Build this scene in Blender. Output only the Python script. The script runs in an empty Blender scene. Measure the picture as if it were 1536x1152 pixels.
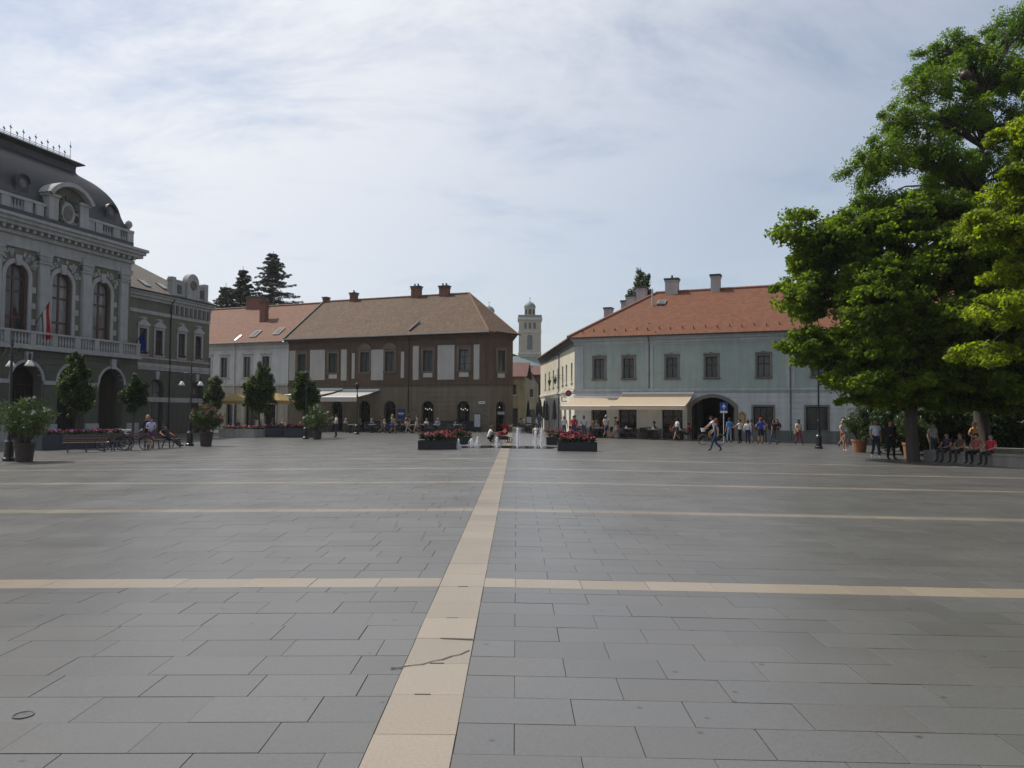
import bpy, bmesh, math, random
import numpy as np
from mathutils import Vector, Matrix
random.seed(7); RNG = np.random.default_rng(11)
S = bpy.context.scene
COL = S.collection
R = math.radians

# ------------------------------------------------------------------ camera
cam_d = bpy.data.cameras.new('camera'); cam = bpy.data.objects.new('camera', cam_d); COL.objects.link(cam)
S.camera = cam
cam_d.sensor_fit = 'HORIZONTAL'; cam_d.sensor_width = 36.0; cam_d.lens = 36.0*1150/1536
cam_d.clip_start = 0.05; cam_d.clip_end = 6000
cam.location = (0.55, 0.0, 1.78)
PITCH, YAW, ROLL = math.atan(42.5/1150), 7/1150, 0.007
cam.rotation_mode = 'QUATERNION'
_m = Matrix.Rotation(YAW, 3, 'Z') @ Matrix.Rotation(math.pi/2+PITCH, 3, 'X') @ Matrix.Rotation(ROLL, 3, 'Z')
cam.rotation_quaternion = _m.to_quaternion()

# ------------------------------------------------------------------ sky, sun, exposure
SUN_AZ, SUN_EL = R(-62), R(54)           # azimuth clockwise from +Y (the axis of the square)
W = bpy.data.worlds.new('World'); S.world = W; W.use_nodes = True
nt = W.node_tree; nt.nodes.clear()
def N(tree, typ, **kw):
    n = tree.nodes.new(typ)
    for k, v in kw.items(): setattr(n, k, v)
    return n
def L(tree, a, b): tree.links.new(a, b)
out = N(nt, 'ShaderNodeOutputWorld'); bg = N(nt, 'ShaderNodeBackground'); bg.inputs[1].default_value = 0.115
sky = N(nt, 'ShaderNodeTexSky'); sky.sky_type = 'NISHITA'; sky.sun_disc = False
sky.sun_elevation = SUN_EL; sky.sun_rotation = SUN_AZ % (2*math.pi)
sky.altitude = 170; sky.air_density = 1.0; sky.dust_density = 1.6; sky.ozone_density = 1.0
tc = N(nt, 'ShaderNodeTexCoord'); sep = N(nt, 'ShaderNodeSeparateXYZ'); L(nt, tc.outputs['Generated'], sep.inputs[0])
zc = N(nt, 'ShaderNodeMath', operation='MAXIMUM'); L(nt, sep.outputs[2], zc.inputs[0]); zc.inputs[1].default_value = 0.0
za = N(nt, 'ShaderNodeMath', operation='ADD'); L(nt, zc.outputs[0], za.inputs[0]); za.inputs[1].default_value = 0.16
dx = N(nt, 'ShaderNodeMath', operation='DIVIDE'); L(nt, sep.outputs[0], dx.inputs[0]); L(nt, za.outputs[0], dx.inputs[1])
dy = N(nt, 'ShaderNodeMath', operation='DIVIDE'); L(nt, sep.outputs[1], dy.inputs[0]); L(nt, za.outputs[0], dy.inputs[1])
cv = N(nt, 'ShaderNodeCombineXYZ'); L(nt, dx.outputs[0], cv.inputs[0]); L(nt, dy.outputs[0], cv.inputs[1])
mp = N(nt, 'ShaderNodeMapping'); mp.inputs['Location'].default_value = (6.1, 6.6, 0); mp.inputs['Rotation'].default_value = (0, 0, R(-24)); mp.inputs['Scale'].default_value = (0.8, 1.25, 1)
L(nt, cv.outputs[0], mp.inputs[0])
n1 = N(nt, 'ShaderNodeTexNoise'); n1.inputs['Scale'].default_value = 1.7; n1.inputs['Detail'].default_value = 10; n1.inputs['Roughness'].default_value = 0.66; n1.inputs['Distortion'].default_value = 0.35
n2 = N(nt, 'ShaderNodeTexNoise'); n2.inputs['Scale'].default_value = 0.45; n2.inputs['Detail'].default_value = 3
L(nt, mp.outputs[0], n1.inputs['Vector']); L(nt, mp.outputs[0], n2.inputs['Vector'])
ad = N(nt, 'ShaderNodeMath', operation='MULTIPLY_ADD'); L(nt, n2.outputs[0], ad.inputs[0]); ad.inputs[1].default_value = 0.7; L(nt, n1.outputs[0], ad.inputs[2])
rp = N(nt, 'ShaderNodeMapRange'); rp.interpolation_type = 'SMOOTHSTEP'
L(nt, ad.outputs[0], rp.inputs['Value']); rp.inputs['From Min'].default_value = 0.55; rp.inputs['From Max'].default_value = 0.95
rp.inputs['To Min'].default_value = 0.26; rp.inputs['To Max'].default_value = 1.0
# pale summer haze close to the horizon
hz = N(nt, 'ShaderNodeMapRange'); hz.interpolation_type = 'SMOOTHSTEP'; L(nt, sep.outputs[2], hz.inputs['Value'])
hz.inputs['From Min'].default_value = 0.0; hz.inputs['From Max'].default_value = 0.45; hz.inputs['To Min'].default_value = 0.74; hz.inputs['To Max'].default_value = 0.0
mxf = N(nt, 'ShaderNodeMath', operation='MAXIMUM'); L(nt, rp.outputs[0], mxf.inputs[0]); L(nt, hz.outputs[0], mxf.inputs[1])
mix = N(nt, 'ShaderNodeMix', data_type='RGBA')
# thin cloud and haze scatter sunlight forwards: brighter towards the sun, dimmer away from it
dt = N(nt, 'ShaderNodeVectorMath', operation='DOT_PRODUCT'); L(nt, tc.outputs['Generated'], dt.inputs[0])
dt.inputs[1].default_value = (math.sin(SUN_AZ)*math.cos(SUN_EL), math.cos(SUN_AZ)*math.cos(SUN_EL), math.sin(SUN_EL))
fw = N(nt, 'ShaderNodeMapRange'); L(nt, dt.outputs['Value'], fw.inputs['Value']); fw.inputs['From Min'].default_value = -0.4; fw.inputs['From Max'].default_value = 1.0; fw.inputs['To Min'].default_value = 0.72; fw.inputs['To Max'].default_value = 1.04
cvr = N(nt, 'ShaderNodeMapRange'); L(nt, dt.outputs['Value'], cvr.inputs['Value']); cvr.inputs['From Min'].default_value = 0.3; cvr.inputs['From Max'].default_value = 0.7; cvr.inputs['To Min'].default_value = 0.38; cvr.inputs['To Max'].default_value = 1.0
cvm = N(nt, 'ShaderNodeMath', operation='MULTIPLY'); L(nt, mxf.outputs[0], cvm.inputs[0]); L(nt, cvr.outputs[0], cvm.inputs[1])
cl = N(nt, 'ShaderNodeVectorMath', operation='SCALE'); cl.inputs[0].default_value = (7.8, 8.05, 8.5); L(nt, fw.outputs[0], cl.inputs['Scale'])
L(nt, cvm.outputs[0], mix.inputs[0]); L(nt, sky.outputs[0], mix.inputs[6]); L(nt, cl.outputs[0], mix.inputs[7])
L(nt, mix.outputs[2], bg.inputs[0]); L(nt, bg.outputs[0], out.inputs[0])

sd = bpy.data.lights.new('sun', 'SUN'); sun = bpy.data.objects.new('sun', sd); COL.objects.link(sun)
sd.energy = 4.3; sd.angle = R(0.53); sd.color = (1.0, 0.94, 0.85)
SUNV = Vector((math.sin(SUN_AZ)*math.cos(SUN_EL), math.cos(SUN_AZ)*math.cos(SUN_EL), math.sin(SUN_EL)))
sun.rotation_mode = 'QUATERNION'; sun.rotation_quaternion = SUNV.to_track_quat('Z', 'Y'); sun.location = SUNV*100
S.view_settings.view_transform = 'Standard'; S.view_settings.look = 'None'
S.view_settings.exposure = 0.0; S.view_settings.gamma = 1.0; S.view_settings.use_curve_mapping = False
S.render.engine = 'CYCLES'

# ------------------------------------------------------------------ materials
MATS = {}
def mat(name, col, rough=0.7, var=0.15, scale=3.0, bump=0.0, bscale=None, metal=0.0, spec=0.5, rnd=0.0, detail=5, coord='Object', stretch=(1, 1, 1)):
    """plain procedural surface: two-scale noise on the colour, optional bump, optional per-object variation"""
    if name in MATS: return MATS[name]
    m = bpy.data.materials.new(name); m.use_nodes = True; t = m.node_tree; t.nodes.clear()
    o = N(t, 'ShaderNodeOutputMaterial'); b = N(t, 'ShaderNodeBsdfPrincipled'); L(t, b.outputs[0], o.inputs[0])
    b.inputs['Roughness'].default_value = rough; b.inputs['Metallic'].default_value = metal; b.inputs['Specular IOR Level'].default_value = spec
    c = N(t, 'ShaderNodeTexCoord'); mpn = N(t, 'ShaderNodeMapping'); mpn.inputs['Scale'].default_value = stretch
    L(t, c.outputs[coord], mpn.inputs[0])
    n = N(t, 'ShaderNodeTexNoise'); n.inputs['Scale'].default_value = scale; n.inputs['Detail'].default_value = detail; n.inputs['Roughness'].default_value = 0.62
    L(t, mpn.outputs[0], n.inputs['Vector'])
    r = N(t, 'ShaderNodeMapRange'); L(t, n.outputs[0], r.inputs['Value']); r.inputs['From Min'].default_value = 0.25; r.inputs['From Max'].default_value = 0.75
    r.inputs['To Min'].default_value = 1-var; r.inputs['To Max'].default_value = 1+var
    fac = r.outputs[0]
    if rnd:
        oi = N(t, 'ShaderNodeObjectInfo'); r2 = N(t, 'ShaderNodeMapRange'); L(t, oi.outputs['Random'], r2.inputs['Value'])
        r2.inputs['To Min'].default_value = 1-rnd; r2.inputs['To Max'].default_value = 1+rnd
        mm = N(t, 'ShaderNodeMath', operation='MULTIPLY'); L(t, fac, mm.inputs[0]); L(t, r2.outputs[0], mm.inputs[1]); fac = mm.outputs[0]
    v = N(t, 'ShaderNodeVectorMath', operation='SCALE'); v.inputs[0].default_value = col[:3]; L(t, fac, v.inputs['Scale'])
    L(t, v.outputs[0], b.inputs['Base Color'])
    if bump:
        n3 = N(t, 'ShaderNodeTexNoise'); n3.inputs['Scale'].default_value = bscale or scale*6; n3.inputs['Detail'].default_value = 4
        L(t, mpn.outputs[0], n3.inputs['Vector'])
        bp = N(t, 'ShaderNodeBump'); bp.inputs['Strength'].default_value = bump; bp.inputs['Distance'].default_value = 0.02
        L(t, n3.outputs[0], bp.inputs['Height']); L(t, bp.outputs[0], b.inputs['Normal'])
    MATS[name] = m; return m

def mat_plaster(name, col, dirt=0.35, rough=0.85):
    """rendered wall: mottling, vertical rain streaks, grime near the foot and below ledges"""
    if name in MATS: return MATS[name]
    m = bpy.data.materials.new(name); m.use_nodes = True; t = m.node_tree; t.nodes.clear()
    o = N(t, 'ShaderNodeOutputMaterial'); b = N(t, 'ShaderNodeBsdfPrincipled'); L(t, b.outputs[0], o.inputs[0])
    b.inputs['Roughness'].default_value = rough; b.inputs['Specular IOR Level'].default_value = 0.25
    c = N(t, 'ShaderNodeTexCoord')
    n = N(t, 'ShaderNodeTexNoise'); n.inputs['Scale'].default_value = 0.9; n.inputs['Detail'].default_value = 7; n.inputs['Roughness'].default_value = 0.65
    L(t, c.outputs['Object'], n.inputs['Vector'])
    mp1 = N(t, 'ShaderNodeMapping'); mp1.inputs['Scale'].default_value = (3.0, 3.0, 0.22); L(t, c.outputs['Object'], mp1.inputs[0])
    n2 = N(t, 'ShaderNodeTexNoise'); n2.inputs['Scale'].default_value = 1.0; n2.inputs['Detail'].default_value = 6; L(t, mp1.outputs[0], n2.inputs['Vector'])
    a = N(t, 'ShaderNodeMath', operation='MULTIPLY'); L(t, n.outputs[0], a.inputs[0]); L(t, n2.outputs[0], a.inputs[1])
    r = N(t, 'ShaderNodeMapRange'); L(t, a.outputs[0], r.inputs['Value']); r.inputs['From Min'].default_value = 0.14; r.inputs['From Max'].default_value = 0.38
    r.inputs['To Min'].default_value = 1-dirt; r.inputs['To Max'].default_value = 1.06
    v = N(t, 'ShaderNodeVectorMath', operation='SCALE'); v.inputs[0].default_value = col[:3]; L(t, r.outputs[0], v.inputs['Scale'])
    L(t, v.outputs[0], b.inputs['Base Color'])
    n3 = N(t, 'ShaderNodeTexNoise'); n3.inputs['Scale'].default_value = 30; n3.inputs['Detail'].default_value = 3; L(t, c.outputs['Object'], n3.inputs['Vector'])
    bp = N(t, 'ShaderNodeBump'); bp.inputs['Strength'].default_value = 0.25; bp.inputs['Distance'].default_value = 0.01
    L(t, n3.outputs[0], bp.inputs['Height']); L(t, bp.outputs[0], b.inputs['Normal'])
    MATS[name] = m; return m

def mat_tiles(name, c1, c2, c3, moss=0.25):
    """fired roof tiles in courses (too far off to tell single tiles apart)"""
    if name in MATS: return MATS[name]
    m = bpy.data.materials.new(name); m.use_nodes = True; t = m.node_tree; t.nodes.clear()
    o = N(t, 'ShaderNodeOutputMaterial'); b = N(t, 'ShaderNodeBsdfPrincipled'); L(t, b.outputs[0], o.inputs[0])
    b.inputs['Roughness'].default_value = 0.8; b.inputs['Specular IOR Level'].default_value = 0.3
    c = N(t, 'ShaderNodeTexCoord'); sp = N(t, 'ShaderNodeSeparateXYZ'); L(t, c.outputs['Object'], sp.inputs[0])
    cb = N(t, 'ShaderNodeCombineXYZ'); zz = N(t, 'ShaderNodeMath', operation='MULTIPLY'); L(t, sp.outputs[2], zz.inputs[0]); zz.inputs[1].default_value = 1.75
    L(t, sp.outputs[0], cb.inputs[0]); L(t, zz.outputs[0], cb.inputs[1])
    br = N(t, 'ShaderNodeTexBrick'); L(t, cb.outputs[0], br.inputs['Vector']); br.inputs['Scale'].default_value = 1.0
    br.inputs['Brick Width'].default_value = 0.2; br.inputs['Row Height'].default_value = 0.22; br.inputs['Mortar Size'].default_value = 0.014; br.inputs['Bias'].default_value = -0.1
    br.inputs['Color1'].default_value = (*c1, 1); br.inputs['Color2'].default_value = (*c2, 1); br.inputs['Mortar'].default_value = (c1[0]*0.4, c1[1]*0.4, c1[2]*0.4, 1)
    n = N(t, 'ShaderNodeTexNoise'); n.inputs['Scale'].default_value = 0.8; n.inputs['Detail'].default_value = 8; n.inputs['Roughness'].default_value = 0.7
    L(t, c.outputs['Object'], n.inputs['Vector'])
    r = N(t, 'ShaderNodeMapRange'); L(t, n.outputs[0], r.inputs['Value']); r.inputs['From Min'].default_value = 0.35; r.inputs['From Max'].default_value = 0.7; r.inputs['To Min'].default_value = 0; r.inputs['To Max'].default_value = moss*2
    mx = N(t, 'ShaderNodeMix', data_type='RGBA'); L(t, r.outputs[0], mx.inputs[0]); L(t, br.outputs[0], mx.inputs[6]); mx.inputs[7].default_value = (*c3, 1)
    n4 = N(t, 'ShaderNodeTexNoise'); n4.inputs['Scale'].default_value = 2.6; n4.inputs['Detail'].default_value = 6; n4.inputs['Roughness'].default_value = 0.75; L(t, c.outputs['Object'], n4.inputs['Vector'])
    r4 = N(t, 'ShaderNodeMapRange'); L(t, n4.outputs[0], r4.inputs['Value']); r4.inputs['From Min'].default_value = 0.3; r4.inputs['From Max'].default_value = 0.7; r4.inputs['To Min'].default_value = 0.72; r4.inputs['To Max'].default_value = 1.28
    sc = N(t, 'ShaderNodeVectorMath', operation='SCALE'); L(t, mx.outputs[2], sc.inputs[0]); L(t, r4.outputs[0], sc.inputs['Scale']); L(t, sc.outputs[0], b.inputs['Base Color'])
    bp = N(t, 'ShaderNodeBump'); bp.inputs['Strength'].default_value = 0.5; bp.inputs['Distance'].default_value = 0.03
    L(t, br.outputs['Fac'], bp.inputs['Height']); bp.invert = True; L(t, bp.outputs[0], b.inputs['Normal'])
    MATS[name] = m; return m

def mat_glass(name, col=(0.018, 0.022, 0.028), curtain=0.12):
    """window pane: dark room behind a reflecting sheet, here and there a pale curtain"""
    if name in MATS: return MATS[name]
    m = bpy.data.materials.new(name); m.use_nodes = True; t = m.node_tree; t.nodes.clear()
    o = N(t, 'ShaderNodeOutputMaterial'); b = N(t, 'ShaderNodeBsdfPrincipled'); L(t, b.outputs[0], o.inputs[0])
    b.inputs['Roughness'].default_value = 0.06; b.inputs['IOR'].default_value = 1.5
    oi = N(t, 'ShaderNodeObjectInfo'); c = N(t, 'ShaderNodeTexCoord')
    mp1 = N(t, 'ShaderNodeMapping'); mp1.inputs['Scale'].default_value = (6, 1, 0.7); L(t, c.outputs['Object'], mp1.inputs[0])
    n = N(t, 'ShaderNodeTexNoise'); n.inputs['Scale'].default_value = 1.2; L(t, mp1.outputs[0], n.inputs['Vector'])
    a = N(t, 'ShaderNodeMath', operation='MULTIPLY'); L(t, oi.outputs['Random'], a.inputs[0]); L(t, n.outputs[0], a.inputs[1])
    a2 = N(t, 'ShaderNodeMath', operation='MULTIPLY'); L(t, a.outputs[0], a2.inputs[0]); a2.inputs[1].default_value = curtain*2
    mx = N(t, 'ShaderNodeMix', data_type='RGBA'); L(t, a2.outputs[0], mx.inputs[0]); mx.inputs[6].default_value = (*col, 1); mx.inputs[7].default_value = (0.6, 0.58, 0.52, 1)
    L(t, mx.outputs[2], b.inputs['Base Color'])
    n3 = N(t, 'ShaderNodeTexNoise'); n3.inputs['Scale'].default_value = 1.7; L(t, c.outputs['Object'], n3.inputs['Vector'])
    bp = N(t, 'ShaderNodeBump'); bp.inputs['Strength'].default_value = 0.06; bp.inputs['Distance'].default_value = 0.05
    L(t, n3.outputs[0], bp.inputs['Height']); L(t, bp.outputs[0], b.inputs['Normal'])
    MATS[name] = m; return m

def mat_leaf(name, c_dark, c_light, trans=0.45, scale=0.55, rough=0.55):
    """leaves: light and dark clumps through object-space noise, light shining through"""
    if name in MATS: return MATS[name]
    m = bpy.data.materials.new(name); m.use_nodes = True; t = m.node_tree; t.nodes.clear()
    o = N(t, 'ShaderNodeOutputMaterial'); b = N(t, 'ShaderNodeBsdfPrincipled'); tr = N(t, 'ShaderNodeBsdfTranslucent'); ms = N(t, 'ShaderNodeMixShader')
    b.inputs['Roughness'].default_value = rough; b.inputs['Specular IOR Level'].default_value = 0.3
    c = N(t, 'ShaderNodeTexCoord'); n = N(t, 'ShaderNodeTexNoise'); n.inputs['Scale'].default_value = scale; n.inputs['Detail'].default_value = 4
    L(t, c.outputs['Object'], n.inputs['Vector'])
    w = N(t, 'ShaderNodeTexWhiteNoise'); g = N(t, 'ShaderNodeNewGeometry'); L(t, g.outputs['Random Per Island'], w.inputs[0]) if False else None
    r = N(t, 'ShaderNodeMapRange'); L(t, n.outputs[0], r.inputs['Value']); r.inputs['From Min'].default_value = 0.32; r.inputs['From Max'].default_value = 0.68
    a = N(t, 'ShaderNodeMath', operation='MULTIPLY_ADD'); L(t, g.outputs['Random Per Island'], a.inputs[0]); a.inputs[1].default_value = 0.5
    r.inputs['To Min'].default_value = -0.2; r.inputs['To Max'].default_value = 0.75; L(t, r.outputs[0], a.inputs[2]); a.use_clamp = True
    mx = N(t, 'ShaderNodeMix', data_type='RGBA'); L(t, a.outputs[0], mx.inputs[0]); mx.inputs[6].default_value = (*c_dark, 1); mx.inputs[7].default_value = (*c_light, 1)
    L(t, mx.outputs[2], b.inputs['Base Color'])
    hs = N(t, 'ShaderNodeVectorMath', operation='MULTIPLY'); L(t, mx.outputs[2], hs.inputs[0]); hs.inputs[1].default_value = (1.5, 1.7, 0.6); L(t, hs.outputs[0], tr.inputs[0])
    ms.inputs[0].default_value = trans; L(t, b.outputs[0], ms.inputs[1]); L(t, tr.outputs[0], ms.inputs[2]); L(t, ms.outputs[0], o.inputs[0])
    MATS[name] = m; return m

def mat_fabric(name, col, trans=0.35):
    m = mat(name, col, 0.9, 0.08, 4.0, 0.1, 60, spec=0.15)
    t = m.node_tree; o = [n for n in t.nodes if n.type == 'OUTPUT_MATERIAL'][0]; b = [n for n in t.nodes if n.type == 'BSDF_PRINCIPLED'][0]
    tr = N(t, 'ShaderNodeBsdfTranslucent'); tr.inputs[0].default_value = (*col, 1); ms = N(t, 'ShaderNodeMixShader'); ms.inputs[0].default_value = trans
    L(t, b.outputs[0], ms.inputs[1]); L(t, tr.outputs[0], ms.inputs[2]); L(t, ms.outputs[0], o.inputs[0]); return m

# ------------------------------------------------------------------ mesh helpers
def put(o, parent=None):
    COL.objects.link(o)
    if parent is not None: o.parent = parent
    return o
def tag(o, label=None, cat=None, group=None, kind=None):
    for k, v in (('label', label), ('category', cat), ('group', group), ('kind', kind)):
        if v: o[k] = v
    return o
def empty(name, loc=(0, 0, 0), rz=0.0, parent=None):
    o = bpy.data.objects.new(name, None); o.location = loc; o.rotation_euler = (0, 0, rz); o.empty_display_size = 0.3
    return put(o, parent)
def inst(name, mesh, parent=None, loc=(0, 0, 0), rot=(0, 0, 0), scale=(1, 1, 1)):
    o = bpy.data.objects.new(name, mesh); o.location = loc; o.rotation_euler = rot; o.scale = scale
    return put(o, parent)
def copy_tree(o, parent=None):
    c = o.copy(); COL.objects.link(c); c.parent = parent
    for ch in list(o.children): copy_tree(ch, c)
    return c

class MB:
    def __init__(s): s.v = []; s.f = []; s.mi = []; s.cur = 0
    def add(s, vs, fs, mi=None):
        n = len(s.v); s.v += [tuple(p) for p in vs]
        for f in fs: s.f.append(tuple(n+i for i in f)); s.mi.append(s.cur if mi is None else mi)
        return s
    def box(s, x0, x1, y0, y1, z0, z1, mi=None):
        return s.add([(x0,y0,z0),(x1,y0,z0),(x1,y1,z0),(x0,y1,z0),(x0,y0,z1),(x1,y0,z1),(x1,y1,z1),(x0,y1,z1)],
                     [(0,3,2,1),(4,5,6,7),(0,1,5,4),(1,2,6,5),(2,3,7,6),(3,0,4,7)], mi)
    def obox(s, c, size, M, mi=None):
        hx, hy, hz = size[0]/2, size[1]/2, size[2]/2; c = Vector(c)
        vs = [c + M @ Vector(p) for p in ((-hx,-hy,-hz),(hx,-hy,-hz),(hx,hy,-hz),(-hx,hy,-hz),(-hx,-hy,hz),(hx,-hy,hz),(hx,hy,hz),(-hx,hy,hz))]
        return s.add(vs, [(0,3,2,1),(4,5,6,7),(0,1,5,4),(1,2,6,5),(2,3,7,6),(3,0,4,7)], mi)
    def bar(s, a, b, w, h=None, mi=None):
        a, b = Vector(a), Vector(b); d = b-a; q = d.to_track_quat('X', 'Z').to_matrix()
        return s.obox((a+b)/2, (d.length, w, h or w), q, mi)
    def tube(s, pts, rad, n=8, caps=True, mi=None):
        pts = [Vector(p) for p in pts]; rad = rad if isinstance(rad, (list, tuple)) else [rad]*len(pts)
        vs, fs = [], []; prev = None
        for i, p in enumerate(pts):
            d = (pts[min(i+1, len(pts)-1)]-pts[max(i-1, 0)]).normalized()
            if prev is None: a = d.orthogonal().normalized()
            else: a = (prev - d*prev.dot(d)); a = a.normalized() if a.length > 1e-6 else d.orthogonal().normalized()
            prev = a; b = d.cross(a)
            for k in range(n):
                t = 2*math.pi*k/n; vs.append(p + (a*math.cos(t)+b*math.sin(t))*rad[i])
        for i in range(len(pts)-1):
            for k in range(n):
                k2 = (k+1) % n; fs.append((i*n+k, i*n+k2, (i+1)*n+k2, (i+1)*n+k))
        if caps: fs.append(tuple(range(n))[::-1]); fs.append(tuple((len(pts)-1)*n+k for k in range(n)))
        return s.add(vs, fs, mi)
    def lathe(s, prof, n=16, c=(0, 0, 0), mi=None, sx=1.0, sy=1.0, phase=0.0):
        vs, fs = [], []
        for r, z in prof:
            for k in range(n):
                t = 2*math.pi*k/n+phase; vs.append((c[0]+r*math.cos(t)*sx, c[1]+r*math.sin(t)*sy, c[2]+z))
        for i in range(len(prof)-1):
            for k in range(n):
                k2 = (k+1) % n; fs.append((i*n+k, i*n+k2, (i+1)*n+k2, (i+1)*n+k))
        fs.append(tuple(range(n))[::-1]); fs.append(tuple((len(prof)-1)*n+k for k in range(n)))
        return s.add(vs, fs, mi)
    def prism(s, poly, y0, y1, mi=None):
        """polygon in x,z (counter-clockwise seen from -y) extruded from y0 to y1"""
        n = len(poly); vs = [(x, y0, z) for x, z in poly]+[(x, y1, z) for x, z in poly]
        fs = [tuple(range(n)), tuple(range(2*n-1, n-1, -1))]
        for i in range(n): j = (i+1) % n; fs.append((i, i+n, j+n, j))
        return s.add(vs, fs, mi)
    def plan(s, poly, z0, z1, mi=None):
        n = len(poly); vs = [(x, y, z0) for x, y in poly]+[(x, y, z1) for x, y in poly]
        fs = [tuple(range(n))[::-1], tuple(range(n, 2*n))]
        for i in range(n): j = (i+1) % n; fs.append((i, j, j+n, i+n))
        return s.add(vs, fs, mi)
    def ring(s, a, b, y, yd, mi=None):
        """flat ring between two outlines (x,z), front at y, with inner and outer sides going back by yd"""
        n = len(a); vs = [(x, y, z) for x, z in a]+[(x, y, z) for x, z in b]+[(x, y+yd, z) for x, z in b]+[(x, y+yd, z) for x, z in a]
        fs = []
        for i in range(n):
            j = (i+1) % n; fs += [(i, j, n+j, n+i), (n+i, n+j, 2*n+j, 2*n+i), (j, i, 3*n+i, 3*n+j)]
        return s.add(vs, fs, mi)
    def mesh(s, name, mats, smooth=False):
        me = bpy.data.meshes.new(name); me.from_pydata([tuple(p) for p in s.v], [], s.f)
        for m in (mats if isinstance(mats, (list, tuple)) else [mats]): me.materials.append(m)
        me.polygons.foreach_set('material_index', s.mi)
        if smooth: me.polygons.foreach_set('use_smooth', [True]*len(s.f))
        me.update(); return me
    def build(s, name, mats, parent=None, loc=(0, 0, 0), rot=(0, 0, 0), smooth=False):
        return inst(name, s.mesh(name, mats, smooth), parent, loc, rot)

def outline(w, h, rise=0.0, n=10, t=0.0, z=0.0, x=0.0):
    """opening outline (x,z), ccw seen from -y; rise>0 gives an arched head; t insets it"""
    hw = w/2-t; top = h-rise
    pts = [(x-hw, z+t), (x+hw, z+t)]
    if rise <= 0: return pts+[(x+hw, z+h-t), (x-hw, z+h-t)]
    rad = ((w/2)**2+rise**2)/(2*rise); cz = h-rad; r2 = rad-t
    a0 = math.asin(min(1, hw/r2)) if r2 > 0 else math.pi/2
    if rise > w/2+1e-4: a0 = math.pi-a0
    for i in range(n+1):
        a = a0-2*a0*i/n; pts.append((x+r2*math.sin(a), z+cz+r2*math.cos(a)))
    return pts

def wall(mb, x0, x1, z0, z1, y, holes, depth=0.35, mi=None, rmi=None, axis='x'):
    """wall face in the plane y with real openings and reveals; holes = list of outlines"""
    bm = bmesh.new(); es = []
    def loop(pts):
        vs = [bm.verts.new((p[0], y, p[1])) for p in pts]
        for i in range(len(vs)): es.append(bm.edges.new((vs[i], vs[(i+1) % len(vs)])))
    loop([(x0, z0), (x1, z0), (x1, z1), (x0, z1)])
    for h in holes: loop(h)
    bmesh.ops.triangle_fill(bm, use_beauty=True, use_dissolve=False, edges=es, normal=(0, -1, 0))
    bm.verts.index_update()
    vs = [tuple(v.co) for v in bm.verts]; fs = []
    for f in bm.faces:
        ids = [v.index for v in f.verts]
        if f.normal.y > 0 or (f.normal.length < 0.5): ids = ids[::-1]
        fs.append(ids)
    bm.free(); mb.add(vs, fs, mi)
    for h in holes:
        n = len(h); mb.add([(p[0], y, p[1]) for p in h]+[(p[0], y+depth, p[1]) for p in h],
                           [(i, (i+1) % n, n+(i+1) % n, n+i) for i in range(n)], mi if rmi is None else rmi)

def gz(x): return -0.012*min(abs(x), 25.0)
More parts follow.
